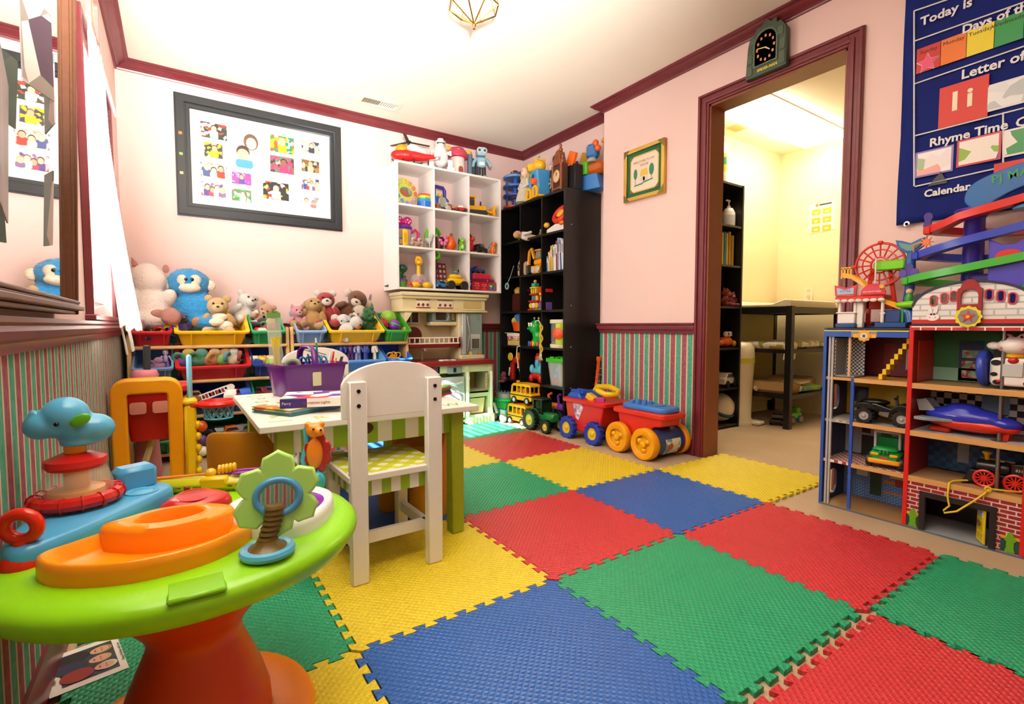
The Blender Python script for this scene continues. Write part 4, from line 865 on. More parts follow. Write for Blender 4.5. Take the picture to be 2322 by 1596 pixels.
c = T('toy_truck', 'yellow and black toy monster truck with blue roof light', 'toy truck', cell(1, 2, .68, .06), -5)
MB().box((0, 0, .055), (.13, .075, .05), None, .014).build('body', P('#f0c010', .25), c); MB().box((-.005, 0, .09), (.09, .066, .03), None, .01).build('cab', P('#f0c010', .25), c); MB().sph((0, 0, .108), (.026, .026, .014)).build('roof_light', P('#3a5a9c', .2), c); MB().sph((0, 0, .123), (.01, .01, .008)).build('beacon', P('#7ac040', .2), c)
for x in (-.045, .05):
    for y in (-.038, .038): MB().cyl((x, y - .014, .03), (x, y + .014, .03), .03, n=16, b=.006).build('wheel', P('#1a1a1c', .55), c)
c = T('puzzle_box', 'red floor puzzle box with blue picture and white lettering', 'puzzle box', cell(2, 2, .58, .12)); MB().box((0, 0, .038), (.235, .15, .074)).build('carton', P('#c01824', .4), c, bevel=.0015)
MB().box((.075, -.0752, .038), (.062, .001, .05)).build('picture', PRINT('puzzle', ['#2a5ca8', '#3a8ac0', '#d8c040', '#2f7a4c'], 60), c)
for x, z, s_, h_2 in ((-.06, .06, 'U.S.A.', .017), (-.06, .042, 'Floor Puzzle', .010), (.01, .056, 'Extra Large', .010), (.01, .042, 'Floor Puzzle', .009), (.01, .03, '51', .011), (-.06, .022, '51 Pieces', .008), (.01, .016, 'Floor Puzzle', .008)): text(s_, h_2, P('#f4ece6', .5), c, FR((x - .01, -.0756, z), (1, 0, 0), (0, 0, 1), (0, -1, 0)), ext=.0003)
c = T('storage_tin', 'dark pink game box lying on the red puzzle box', 'box', (cell(2, 2, .57)[0], CY0 + .12, cell(2, 2, 0)[2] + .0755)); MB().box((0, 0, .013), (.22, .13, .026), None, .003).build('carton', P('#8a1440', .4), c); MB().box((.04, -.066, .013), (.004, .002, .016)).build('mark', P('#f0e0e4', .4), c)
c = T('lunch_tin', 'pink rounded tin on top of the stacked boxes', 'tin', (cell(2, 2, .55)[0], CY0 + .12, cell(2, 2, 0)[2] + .102)); MB().prism(rrect(-.095, .095, -.06, .06, .03), 0, .04).build('can', P('#d8304c', .3), c, bevel=.004); MB().prism(rrect(-.098, .098, -.063, .063, .032), .032, .044).build('lid', P('#e04058', .3), c, bevel=.003)
toy_car('blue red and white police car on the pink tin', (cell(2, 2, .5)[0], CY0 + .11, cell(2, 2, 0)[2] + .147), 15, .10, '#2a4f9c', '#c82a2a')
c = T('toy_number', 'dark blue toy telephone with yellow number five in the white shelf', 'toy phone', cell(2, 2, .09, .05)); MB().box((0, 0, .085), (.045, .03, .17), None, .012).build('body', P('#1f2f86', .3), c); text('5', .05, P('#d8e03a', .4), c, FR((0, -.0156, .05), (1, 0, 0), (0, 0, 1), (0, -1, 0)))
critter('toy_bear', 'dark brown bear toy behind the pink tin', cell(2, 2, .14, .18), 0, .16, '#2a1a18', '#3a2a24', 'round', cat='toy animal')
for o in list(COL.objects):
    if o.type == 'EMPTY' and not o.parent and CX0 + .07 < o.location.x < CX1 and CY0 < o.location.y < YB - .01 and CZ0 + .005 < o.location.z < CZ1 - .05 and o['category'] not in ('puzzle box', 'box', 'tin', 'toy clock', 'toy pitcher', 'shelf'): o.scale = o.scale * 1.17
# ------------------------------------------------------------ on top of the white shelf
TZ_ = CZ1 + .001
h = T('toy_helicopter', 'red and white toy helicopter with orange cockpit and black rotor', 'toy helicopter', (1.53, 3.70, TZ_), -22, 1.05)
b = MB(); b.sph((-.03, 0, .075), (.10, .05, .042)); b.tube([(.03, 0, .075), (.12, 0, .07), (.20, 0, .075)], [.04, .026, .016], 12); b.build('fuselage', P('#cf1f1c', .28), h, remesh=.006)
MB().sph((-.045, 0, .115), (.05, .04, .038)).build('cockpit', P('#e89a1c', .2), h); b = MB(); b.sph((.03, 0, .125), (.05, .04, .032)); b.cyl((.06, 0, .12), (.13, 0, .10), .03, .014); b.build('engine_cover', P('#eae4de', .3), h, sharp=80)
b = MB(); b.prism([(.15, .05), (.21, .06), (.245, .12), (.215, .125), (.19, .085)], -.008, .008, 'XZ'); b.box((.21, 0, .075), (.05, .09, .008), None, .003); b.build('tail_fin', P('#e8e2dc', .3), h)
MB().cyl((.0, 0, .15), (0, 0, .172), .008).build('mast', P('#2a2a2c', .4), h); b = MB()
for a in (20, 140, 260): b.box((.085 * math.cos(R(a)), .085 * math.sin(R(a)), .172), (.16, .022, .004), (0, 0, a))
b.lathe([(.02, .168), (.02, .178), (0, .182)], n=14); b.build('rotor', P('#2b2b2e', .4), h)
for y in (-.045, .045):
    MB().tube([(-.12, y, .03), (-.10, y, .008), (.08, y, .008), (.10, y, .015)], .006, 8).build('skid', P('#2a2a2c', .4), h); b = MB(); b.cyl((-.04, y * .5, .05), (-.04, y, .01), .005); b.cyl((.04, y * .5, .05), (.04, y, .01), .005); b.build('strut', P('#2a2a2c', .4), h)
d = T('robot_dinosaur', 'white robot dinosaur toy with black lines and open toothy mouth', 'toy robot', (1.81, 3.72, TZ_), -20, 1.0); RW = P('#eceae8', .22); BK = P('#1c1c1f', .3)
b = MB(); b.sph((0, .01, .13), (.065, .07, .09)); b.sph((-.005, -.035, .215), (.042, .055, .032)); b.sph((0, -.02, .235), (.044, .046, .03)); b.sph((0, 0, .2), (.045, .045, .06)); b.tube([(0, .05, .10), (0, .13, .08), (0, .18, .10)], [.045, .03, .012], 10); b.build('body', RW, d, remesh=.007)
MB().sph((-.005, -.05, .198), (.034, .05, .012)).build('jaw', RW, d); q = MB()
for k in range(6): q.lathe([(.005, 0), (0, .012)], (-.03 + .01 * k, -.088 + abs(k - 2.5) * .004, .205), (0, -.2, 1), 5)
q.box((-.005, -.05, .206), (.06, .08, .008)); q.build('mouth', BK, d)
for s_ in (-1, 1):
    MB().lathe([(.046, -.02), (.05, -.012), (.05, .012), (.046, .02)], (s_ * .075, -.01, .055), (s_, 0, 0), 24).build('leg', RW, d); MB().torus((s_ * .096, -.01, .055), .035, .003, (1, 0, 0), 24, 5).build('wheel_line', BK, d); MB().tube([(s_ * .06, -.03, .15), (s_ * .075, -.06, .13), (s_ * .07, -.085, .145)], [.014, .012, .01], 8).build('arm', RW, d)
    MB().sph((s_ * .03 - .005, -.055, .242), (.009, .006, .008)).build('eye', BK, d); MB().prism(rrect(-.05, .05, 0, .03, .014), s_ * .075 - .03, s_ * .075 + .03, 'YZ').build('foot', RW, d, (0, -.03, 0), bevel=.004)
m = T('mushroom_house', 'pink mushroom roofed toy cottage with white walls', 'toy house', (1.985, 3.76, TZ_), 0, 1.0); MB().lathe([(.085, .155), (.09, .165), (.082, .2), (.055, .235), (0, .245)], n=28).build('roof', P('#c8405c', .3), m, sharp=70); MB().lathe([(.062, 0), (.06, .16), (0, .165)], n=24).build('wall', P('#e8ded6', .4), m); MB().prism([(-.02, 0), (.02, 0), (.02, .06)] + arcpts(0, .06, .02, 0, 180, 6) + [(-.02, .06)], -.064, -.058, 'XZ').build('door', P('#a8503c', .4), m)
q = MB(); [q.sph((.06 * math.cos(R(a)), .06 * math.sin(R(a)), .212), (.014, .014, .008)) for a in range(200, 420, 50)]; q.build('spot', P('#e8a0b0', .4), m)
for k, (x, y, l_) in enumerate(((1.90, 3.80, 'left of the pink mushroom roof'), (2.09, 3.80, 'behind the blue robot'))):
    p = T('castle_tower', 'pink toy castle tower with yellow cap %s' % l_, 'toy tower', (x, y, TZ_)); MB().lathe([(.04, 0), (.036, .02), (.034, .2), (.04, .21)], n=20).build('shaft', P('#c8848c', .4), p); MB().lathe([(.048, .21), (.05, .222), (.05, .238), (.046, .242), (0, .244)], n=20).build('cap', P('#e8b850', .4), p)
    for z in (.08, .15): MB().box((0, -.035, z), (.02, .006, .035), None, .003).build('window', P('#7a4a7c', .3), p)
r = T('toy_robot', 'light blue tin robot with round goggle eyes on the white shelf', 'toy robot', (2.175, 3.69, TZ_), -18, 1.02); RB = P('#8fb8c8', .3); DK = P('#33393f', .35)
MB().box((0, 0, .135), (.075, .05, .085), None, .012).build('torso', RB, r); MB().prism(rrect(-.04, .04, .185, .255, .02), -.03, .03, 'XZ').build('head', RB, r, bevel=.008); MB().box((0, -.026, .12), (.045, .006, .03), None, .004).build('chest_panel', P('#d8e4e8', .3), r)
for s_ in (-1, 1):
    MB().lathe([(.02, 0), (.022, .006), (.016, .012), (.012, .008), (0, .008)], (s_ * .022, -.028, .225), (0, -1, 0), 18).build('eye', P('#d4dadc', .15), r); MB().cyl((s_ * .022, -.036, .225), (s_ * .022, -.038, .225), .011).build('pupil', P('#3f5660', .1), r)
    MB().tube([(s_ * .04, 0, .165), (s_ * .065, -.01, .13), (s_ * .075, -.03, .095)], [.014, .013, .012], 8).build('arm', RB, r); MB().cyl((s_ * .022, 0, .02), (s_ * .022, 0, .1), .018, .016).build('leg', DK, r); MB().box((s_ * .024, -.012, .012), (.036, .06, .024), None, .006).build('foot', RB, r)
MB().cyl((-.09, .03, 0), (-.09, .03, .2), .022).build('jet_tube', P('#5f7f90', .35), r); MB().cyl((-.055, .035, 0), (-.055, .035, .17), .02).build('jet_tube', DK, r)
# ============================================================ tall black shelf on the right wall
BX, BY0, BY1, BZT = 2.40, 2.86, 3.755, 1.815
BLK = WOOD('#1d1b1b', '#141212', .35, 2); bs = T('black_shelf', 'tall black eighteen compartment shelf against the right wall', 'shelf', (XF - .0, (BY0 + BY1) / 2, 0)); bw_ = BY1 - BY0; dp = XF - BX; rowp = (BZT - .03) / 6
for y in (-bw_ / 2 + .011, bw_ / 2 - .011): MB().box((-dp / 2, y, BZT / 2), (dp, .022, BZT)).build('side_panel', BLK, bs, bevel=.0015)
for y in (-bw_ / 6, bw_ / 6): MB().box((-dp / 2 + .004, y, BZT / 2 + .015), (dp - .012, .014, BZT - .05)).build('divider', BLK, bs)
for k in range(7): MB().box((-dp / 2 + .003, 0, .024 + k * rowp * .998), (dp - .01, bw_ - .044, .016)).build('shelf', BLK, bs)
MB().box((-.008, 0, BZT / 2), (.008, bw_ - .02, BZT - .02)).build('back_panel', BLK, bs)
for z in (.33, .64, .95, 1.55): MB().cyl((-dp + .06, -bw_ / 2, z), (-dp + .06, -bw_ / 2 - .002, z), .004, n=8).build('screw', P('#d8d0c4', .4), bs)
def bc(c, r, u, d=.10):
    """place in the black shelf: column 0 nearest the door, row from the top, u 0..1 towards the corner, d metres behind the front"""
    return (BX + d, BY0 + .02 + (bw_ - .04) / 3 * (c + u), .024 + (5 - r) * rowp * .998 + .009)
FX = -90      # local -Y turned to face the room (-X)
c = T('steering_toy', 'white steering wheel toy with red and yellow wheel', 'toy steering wheel', bc(0, 0, .45, .12), FX); MB().prism([(-.11, 0), (.11, 0), (.11, .03), (.0, .06), (-.11, .03)], -.08, .08, 'XZ').build('base', P('#e6e2dc', .35), c, bevel=.008); W4 = FR((.02, -.05, .12), (1, 0, 0), (0, .5, .85), (0, -.85, .5)); q = MB(W4); q.torus((0, 0, 0), .06, .02, (0, 0, 1), 28, 10); q.box((0, 0, 0), (.11, .03, .02), None, .006); q.build('wheel', P('#d8301c', .28), c, sharp=80); MB(W4).lathe([(.032, 0), (.032, .014), (0, .02)], n=20).build('hub', P('#f0b838', .3), c); MB().sph((-.105, -.08, .06), (.024, .02, .02)).build('horn', P('#f0b020', .3), c); MB().sph((.06, -.075, .05), (.028, .02, .016)).build('lever', P('#e87a1c', .3), c); MB().box((.05, .02, .17), (.03, .05, .16), (20, 0, 0), .008).build('screen', P('#b8c4cc', .2), c)
figure('pale baby doll lying in the top middle compartment', bc(1, 0, .62, .12), 0, .2, '#e0bcae', '#e8d4c8', '#e8d4c8', '#c89a5a', 'doll', 'doll').rotation_euler = (R(-82), R(10), R(78))
critter('plush_dog', 'small tan and white dog lying beside the doll', bc(1, 0, .25, .07), FX, .06, '#b08850', '#efe4d4', 'flop')
figure('small red and green clown figure in the dim left top compartment', bc(2, 0, .15, .08), FX, .12, '#e0a070', '#c83020', '#e0a030', '#2a7a3a')
toy_car('green toy car in the dim left top compartment', bc(2, 0, .45, .10), 60, .09, '#3f7a44')
# books
random.seed(5); y = bc(0, 1, .98)[1] - .02; k = 0
for th, ht, cl, nm in ((.012, .22, '#d8d4cc', 'pale grey book nearest the shelf side'), (.010, .235, '#e4e8ea', 'tall white book'), (.012, .23, '#3a58a4', 'tall blue spined book'), (.010, .24, '#f0ece4', 'ivory spined book'), (.014, .245, '#7a9ac0', 'tall powder blue book'), (.016, .225, '#8c2a48', 'maroon spined book'), (.012, .20, '#ece8e0', 'white picture book'), (.010, .185, '#f4f0e8', 'slim white book'), (.012, .20, '#a8b87c', 'sage green book'), (.014, .195, '#e8b030', 'golden yellow book'), (.010, .16, '#e87a30', 'orange booklet'), (.010, .15, '#f0e0a0', 'pale yellow booklet'), (.014, .12, '#4aa4c8', 'short sky blue book')):
    k += 1; o = T('book', '%s in the black shelf row' % nm, 'book', (BX + .11, BY0 + .045 + (k - 1) * .0165, bc(0, 1, 0)[2]), group='books in the black shelf', rot=(-2 if k > 3 else -5, 0, 0))
    cv = P(cl, .45); MB().box((0, 0, ht / 2), (.17, th, ht)).build('cover', cv, o); MB().box((.003, 0, ht / 2 + .001), (.165, th * .7, ht + .0006)).build('pages', P('#efe8d8', .8), o)
    MB().box((-.0852, 0, ht * .72), (.0006, th * .6, ht * .3)).build('spine_title', P('#f4f0ea' if k in (3, 6, 10, 11, 13) else '#6a6a72', .5), o)
# row 2
c = T('toy_excavator', 'yellow toy excavator with grey cab in the black shelf', 'toy excavator', bc(1, 1, .5, .12), FX, 1.0); m = P('#f0a41c', .3); G = P('#8c8a84', .4)
MB().box((.0, 0, .10), (.11, .09, .05), None, .012).build('body', m, c); MB().box((-.01, 0, .16), (.06, .07, .07), None, .01).build('cab', G, c); MB().box((-.01, 0, .2), (.075, .08, .014), None, .005).build('roof', m, c); MB().tube([(-.05, -.03, .13), (-.09, -.03, .22), (-.12, -.03, .2), (-.135, -.03, .09)], .012, 8, sx=1.4).build('boom', m, c); MB().prism([(-.15, .02), (-.1, .02), (-.11, .08), (-.145, .085)], -.06, 0, 'XZ').build('bucket', P('#4a4c50', .4), c)
for s_ in (-1, 1):
    MB().prism([(-.06, .07), (-.035, .0), (.05, .0), (.075, .07)], s_ * .05 - .02, s_ * .05 + .02, 'XZ').build('track_frame', m, c, bevel=.008)
    for x in (-.022, .035): MB().cyl((x, s_ * .05 - .024, .035), (x, s_ * .05 + .024, .035), .026, n=16, b=.004).build('wheel', P('#c8c4b8', .3), c)
MB().cyl((.08, .03, .03), (.08, .03, .23), .03, n=14).build('tank', P('#b8b8b4', .35), c); MB().sph((.08, .03, .235), (.03, .03, .02)).build('tank_cap', P('#4ab83a', .3), c)
c = T('bear_bottle', 'beige bear shaped bottle with a black number two', 'toy bottle', bc(2, 1, .14, .07), FX); MB().lathe([(.04, 0), (.046, .02), (.045, .09), (.032, .12), (.018, .13)], n=22).build('bottle', P('#c8aa82', .5), c, sharp=70); q = MB(); q.sph((0, 0, .155), (.032, .03, .03)); q.sph((-.022, 0, .185), .011); q.sph((.022, 0, .185), .011); q.build('bear_head', P('#c8a478', .5), c, remesh=.004); text('2', .075, P('#23262e', .4), c, FR((0, -.0475, .06), (1, 0, 0), (0, 0, 1), (0, -1, 0)), ext=.002)
for s_ in (-1, 1): MB().sph((s_ * .012, -.028, .16), .004, 6, 5).build('eye', EYE, c)
c = T('toy_racket', 'grey blue wand with loop end hanging out of the black shelf', 'toy wand', bc(2, 1, .3, .0)); MB().tube([(0, 0, .08), (-.01, .03, .0), (-.02, .055, -.05)], .003, 6).build('handle', P('#8a9a9c', .4), c); MB().torus((-.022, .062, -.075), .022, .006, (1, .2, 0), 18, 6, sx=.7).build('loop', P('#8fb0b4', .4), c)
# row 3
c = T('block_tower', 'colourful toy block tower with red floors and yellow roof', 'toy blocks', bc(1, 2, .55, .07), FX); z = 0
for (w1, d1, h1, cl) in ((.12, .06, .014, '#c8241c'),): MB().box((0, 0, .007), (w1, d1, h1), None, .003).build('floor_plate', P(cl, .3), c)
for x, cl in ((-.035, '#e8c81c'), (0, '#d8d4e0'), (.035, '#e8b01c')): MB().cyl((x, -.02, .038), (x, .02, .038), .022, n=18, b=.003).build('drum', P(cl, .3), c)
for (w1, z1, h1, cl) in ((.11, .062, .014, '#d0281c'), (.09, .115, .012, '#c8241c'), (.075, .165, .01, '#f0c020')): MB().box((0, 0, z1 + h1 / 2), (w1, .055, h1), None, .003).build('floor_plate', P(cl, .3), c)
for x, cl in ((-.025, '#3a8a5c'), (.0, '#3060b0'), (.025, '#e8c020')): MB().cyl((x, 0, .077), (x, 0, .115), .013, n=14, b=.003).build('peg', P(cl, .3), c)
for x in (-.028, 0, .028): MB().box((x, 0, .146), (.012, .04, .038), None, .003).build('pillar', P('#e8cc30', .3), c)
MB().box((0, 0, .19), (.045, .045, .03), None, .004).build('tower_top', P('#3fa890', .3), c); MB().sph((0, 0, .218), .013).build('finial', P('#f0b81c', .3), c)
c = T('toy_house', 'toy house of purple and yellow blocks with a red arched roof', 'toy house', bc(1, 2, .12, .08), FX); MB().box((0, 0, .03), (.09, .06, .06), None, .004).build('base_block', P('#7a5ab8', .3), c); MB().box((0, 0, .085), (.085, .055, .05), None, .004).build('wall', P('#a8302c', .3), c); MB().box((0, 0, .12), (.085, .056, .02), None, .003).build('band', P('#e8c830', .3), c); MB().prism([(-.05, .13), (.05, .13)] + arcpts(0, .13, .05, 0, 180, 10), -.03, .03, 'XZ').build('roof', P('#d8281c', .3), c); MB().box((0, -.029, .085), (.04, .003, .03)).build('window', P('#e8e4da', .3), c)
MB().box((-.03, -.02, .006), (.1, .06, .010), None, .003).build('green_plate', P('#58b83a', .3), c)
c = T('toy_castle', 'bright green toy castle peeking out of the black shelf', 'toy castle', bc(0, 2, .12, .10), FX); MB().box((0, 0, .045), (.07, .06, .09), None, .006).build('wall', P('#2aa84c', .3), c); MB().lathe([(.03, .09), (.03, .13), (.016, .17), (0, .18)], (.01, 0, 0), n=16).build('tower', P('#5ad83c', .3), c); MB().box((.0, -.031, .07), (.02, .003, .04)).build('door', P('#d8485c', .3), c)
c = T('toy_chest', 'dark brown toy chest with purple and orange figures', 'toy chest', bc(2, 2, .35, .12), FX); MB().box((0, 0, .07), (.17, .12, .14), None, .006).build('chest', P('#4a1c1a', .4), c); MB().cyl((.06, -.065, 0), (.06, -.065, .14), .01).build('post', P('#7a3a44', .3), c); MB().lathe([(.04, .14), (.045, .16), (.03, .2), (0, .21)], (.05, -.02, 0), n=16).build('purple_cup', P('#5c2450', .35), c); MB().sph((.06, -.03, .225), (.03, .03, .022)).build('orange_ball', P('#d8742c', .35), c); MB().lathe([(.035, .14), (.04, .17), (.02, .19), (0, .19)], (-.045, -.02, 0), n=16).build('yellow_dome', P('#b89a2c', .35), c)
# row 4
c = T('toy_bucket', 'orange bucket filled with blue and yellow soft toys', 'toy bucket', (BX + .10, bc(2, 3, .42)[1], bc(2, 3, 0)[2] + .125), FX); MB().lathe([(.062, 0), (.08, .07), (.085, .075), (.078, .078), (.06, .01)], n=26).build('bucket', P('#ee5a14', .3), c); q = MB(); q.sph((.0, 0, .11), (.07, .06, .05), rot=(0, 20, 0)); q.sph((.04, -.01, .14), (.04, .035, .035)); q.build('blue_plush', FUR('#3f86c8'), c, remesh=.008); MB().sph((-.03, -.04, .09), (.04, .03, .03)).build('yellow_plush', FUR('#e8cc30'), c)
c = T('game_box_stack', 'cream lidded basket with patterned ribbon under the orange bucket', 'basket', bc(2, 3, .42, .10), FX); MB().box((0, 0, .022), (.2, .15, .044), None, .004).build('lower_tray', P('#d8b870', .5), c); MB().box((0, 0, .062), (.205, .155, .034), None, .004).build('ribbon_band', PRINT('ribbon', ['#e8e0d0', '#c83a4a', '#8a4a58', '#f0e8d8', '#d8a020'], 90), c); MB().box((0, 0, .092), (.21, .16, .024), None, .004).build('lid', P('#f0e6d2', .5), c); MB().box((-.08, -.05, .108), (.16, .03, .004)).build('label_strip', P('#f4f0ea', .5), c)
c = T('caterpillar_toy', 'green grinning caterpillar toy with piano key feet', 'toy caterpillar', bc(1, 3, .5, .09), FX); cg = P('#1fae3c', .25)
q = MB(); q.sph((-.02, -.01, .145), (.055, .05, .055)); q.sph((-.005, .0, .08), (.042, .04, .05)); q.sph((-.01, 0, .035), (.05, .045, .035)); q.sph((.045, 0, .045), (.04, .04, .045)); q.sph((.09, 0, .055), (.034, .036, .05)); q.build('body', cg, c, remesh=.006)
for s_ in (-1, 1): q = MB(); q.sph((-.03 + s_ * .014, -.055, .165), (.012, .006, .016)); q.build('eye', P('#f4f4f0', .2), c); MB().sph((-.033 + s_ * .014, -.061, .163), (.005, .003, .007), 8, 6).build('pupil', EYE, c); MB().tube([(-.02 + s_ * .02, 0, .19), (-.02 + s_ * .026, 0, .21)], .004, 6).build('antenna', cg, c); MB().sph((-.02 + s_ * .027, 0, .213), .009).build('antenna_tip', P('#d8c83a', .3), c)
MB().sph((-.055, -.05, .135), (.012, .012, .01)).build('nose', P('#178a30', .3), c)
for k, cl in enumerate(('#2060c8', '#d82c2c', '#e8c020', '#2aa040', '#e8821c', '#3a3aa8')): MB().box((-.045 + k * .026, -.05, .02), (.018, .022, .04), None, .006).build('foot', P(cl, .3), c)
c = T('bead_jar', 'clear jar of pink toys with lime band and red letter disc', 'toy jar', bc(0, 3, .46, .11), FX); MB().lathe([(.098, .0), (.102, .006), (.102, .028), (.098, .03)], n=32).build('base', P('#e4dcb4', .35), c); MB().lathe([(.095, .03), (.095, .19)], n=32).build('jar', GLASS('#f6f4e8', .22), c); MB().lathe([(.102, .19), (.104, .195), (.104, .215), (.098, .22), (0, .22)], n=32).build('lid', P('#e6e0b8', .35), c)
q = MB(); pts = [(.0955 * math.cos(R(a)), .0955 * math.sin(R(a))) for a in range(-75, 76, 10)]; pts2 = [(.0985 * math.cos(R(a)), .0985 * math.sin(R(a))) for a in range(75, -76, -10)]; q.prism(pts + pts2, .032, .188); q.build('lime_band', P('#b4d01e', .35), c)
MB().lathe([(.044, .0), (.044, .006), (.036, .01), (0, .011)], (.045, -.087, .112), (.42, -.9, 0), 26).build('red_disc', P('#e8501c', .35), c); text('B', .05, P('#f07a3c', .4), c, FR((.05, -.0985, .112), (.9, .42, 0), (0, 0, 1), (.42, -.9, 0)), ext=.001)
for k in range(6): critter('pink_bear', 'pink counting bear inside the clear jar %s' % ['at the bottom left', 'at the bottom right', 'in the middle', 'beside the red disc', 'at the left wall', 'near the top'][k], Vector(bc(0, 3, .46, .11)) + Vector((-.04 + .012 * (k % 3), .055 - .02 * (k % 2), .034 + .022 * k)), FX + 30 * k, .036, '#c8285c', '#d8486c', 'round', cat='toy bear', group='pink bears in the jar')
c = T('lanyard_braid', 'yellow and orange braided lanyard hanging from the shelf', 'lanyard', (BX - .012, bc(0, 3, .9)[1], bc(0, 3, 0)[2] - .05)); q = MB()
for s_ in (-1, 1): q.tube([(.006 * math.sin(k * .9 + s_), s_ * .008 + .007 * math.cos(k * .9), k * .012) for k in range(20)], .007, 6)
q.build('braid', P('#d8b83a', .6), c); q = MB(); [q.tube([(0, .006 * k, .002), (-.006, .012 * k, -.03), (.0, .016 * k, -.05)], .0025, 5) for k in (-1.5, -.5, .5, 1.5)]; q.build('tassel', P('#e8e0c0', .6), c)
MB().tube([(0, 0, .23), (.0, .03, .265), (0, .065, .26), (0, .08, .245)], .004, 6).build('cord', P('#e8e4d4', .6), c)
# row 5
c = T('shape_tub', 'clear tub of shape blocks with studded green lid', 'toy tub', bc(0, 4, .48, .10), FX); vs = []; b = MB()
for a, z in ((.075, 0), (.096, .19), (.093, .19), (.072, .004)): vs += [(x, y, z) for x, y in rrect(-a, a, -a * .78, a * .78, .025, 3)]
fs = [(j * 16 + i, j * 16 + (i + 1) % 16, (j + 1) * 16 + (i + 1) % 16, (j + 1) * 16 + i) for j in range(3) for i in range(16)]; b.add(vs, fs).build('tub', GLASS('#e4eef2', .3), c); MB().prism(rrect(-.104, .104, -.084, .084, .02), .185, .215).build('lid', P('#46c428', .3), c, bevel=.004)
for x in (-.065, 0, .065):
    for y in (-.04, .04): MB().cyl((x, y, .214), (x, y, .226), .02, n=16, b=.003).build('stud', P('#46c428', .3), c)
p0 = Vector(bc(0, 4, .48, .10))
for k, (dx, dz, cl, nm) in enumerate(((.0, .10, '#4a9ad8', 'sky blue'), (-.02, .055, '#3a86c8', 'blue'), (.035, .12, '#f0b820', 'yellow'), (.045, .055, '#f0a81c', 'golden'), (-.01, .005, '#d83a2c', 'red'), (.04, .005, '#e0b81c', 'mustard'), (-.04, .006, '#c83030', 'dark red'))):
    block('%s shape block inside the clear tub' % nm, p0 + Vector((-.03, -dx, dz + .006)), 20 * k, .036, cl, cl, tilt=15 * (k % 3)).scale = (.036, .036, .036)
c = T('rocker_rings', 'red and light blue rocket ride toy in the black shelf', 'toy rocket', bc(1, 4, .45, .09), FX)
for cen, r_, ax, cl, nm in (((0, 0, .05), (.075, .05, .035), None, '#d0241c', 'hull'), ((0, 0, .085), (.072, .05, .028), None, '#5ab8d0', 'deck')): MB().sph(cen, r_, 20, 12).build(nm, P(cl, .25), c)
for x, z in ((-.015, .17), (.04, .15)):
    MB().lathe([(.02, -.06), (.025, -.03), (.022, 0)], (x, 0, z), n=16).build('rocket_body', P('#5ab8d0', .25), c); MB().lathe([(.023, 0), (.022, .02), (.012, .045), (0, .055)], (x, 0, z), n=16).build('rocket_nose', P('#d82a20', .25), c)
for x in (-.055, .055): MB().sph((x, -.03, .03), (.022, .02, .032)).build('foot', P('#d8281c', .25), c); MB().sph((x * .9, -.03, .1), (.02, .018, .034)).build('fin', P('#6ac4d8', .25), c)
c = T('toy_crane', 'red toy crane arm with yellow gears in the black shelf', 'toy crane', bc(2, 4, .35, .06), FX); q = MB(); q.tube([(-.08, 0, .0), (-.075, 0, .12), (-.03, 0, .16), (.04, 0, .13), (.07, 0, .0)], [.022, .024, .026, .024, .022], 10); q.build('arm', P('#c8241c', .28), c, sharp=80); MB().lathe([(.03, 0), (.034, .006), (.03, .012)], (-.06, -.03, .18), (0, -1, 0), 18).build('gear', P('#d8b01c', .3), c); MB().lathe([(.03, 0), (.03, .01)], (.05, -.03, .19), (0, -1, 0), 10).build('gear', P('#e8861c', .3), c); MB().box((-.085, -.03, .06), (.02, .008, .07), (0, 10, 0), .004).build('panel', P('#e8e0d4', .3), c); MB().box((.065, -.028, .06), (.02, .008, .07), (0, -14, 0), .004).build('panel', P('#e8e0d4', .3), c)
c = T('toy_shovel', 'big red plastic shovel blade behind the toy crane', 'toy shovel', bc(2, 4, .35, .18), FX); MB().prism([(-.06, .12), (.08, .2), (.10, .27), (.02, .25)], -.01, .01, 'XZ').build('blade', P('#b81f1a', .3), c, bevel=.004); MB().cyl((.03, 0, .0), (.03, 0, .2), .012).build('handle', P('#b81f1a', .3), c)
MB_c = T('pull_string_toy', 'cream pull string toy looping out of the black shelf', 'string toy', (BX - .006, bc(2, 4, .05)[1], bc(2, 4, 0)[2] + .1)); MB().tube([(0, -.03, .2), (0, .01, .19), (0, .02, .12), (0, 0, .06), (.003, 0, .02)], .005, 6).build('cord', P('#e0dcae', .5), MB_c); MB().sph((.003, 0, .016), .009, 8, 6).build('bead', P('#d8d2a0', .5), MB_c)
# row 6
for k, (u, cl, nm) in enumerate(((.25, '#7a3aa8', 'purple'), (.6, '#e8761c', 'orange'))):
    c = T('toy_trike', '%s toy motor trike in the lowest compartment' % nm, 'toy trike', bc(0, 5, u, .06), FX + 20 * k); MB().box((0, 0, .12), (.1, .05, .05), None, .015).build('body', P(cl, .3), c); MB().tube([(-.04, 0, .14), (-.05, 0, .2), (-.02, 0, .215)], .01, 8).build('handlebar', P(cl, .3), c)
    for x in (-.045, .05): MB().torus((x, 0, .05), .035, .014, (0, 1, 0), 18, 8).build('wheel', P('#2c2c30', .5), c); MB().cyl((x, 0, .05), (x * .6, 0, .12), .008).build('fork', P(cl, .3), c)
critter('plush_pig', 'pink and blue pig toy on the floor beside the kitchen', (BX - .02, 3.66, .30), FX, .10, '#c85a70', '#d87a8a', 'cat')
for o in list(COL.objects):
    if o.type == 'EMPTY' and not o.parent and BX < o.location.x < XF and BY0 < o.location.y < BY1 and o.location.z < BZT - .05 and o['category'] not in ('book', 'toy bear', 'toy block', 'toy tub', 'toy jar', 'basket', 'toy bucket', 'shelf', 'toy excavator'): o.scale = o.scale * 1.1
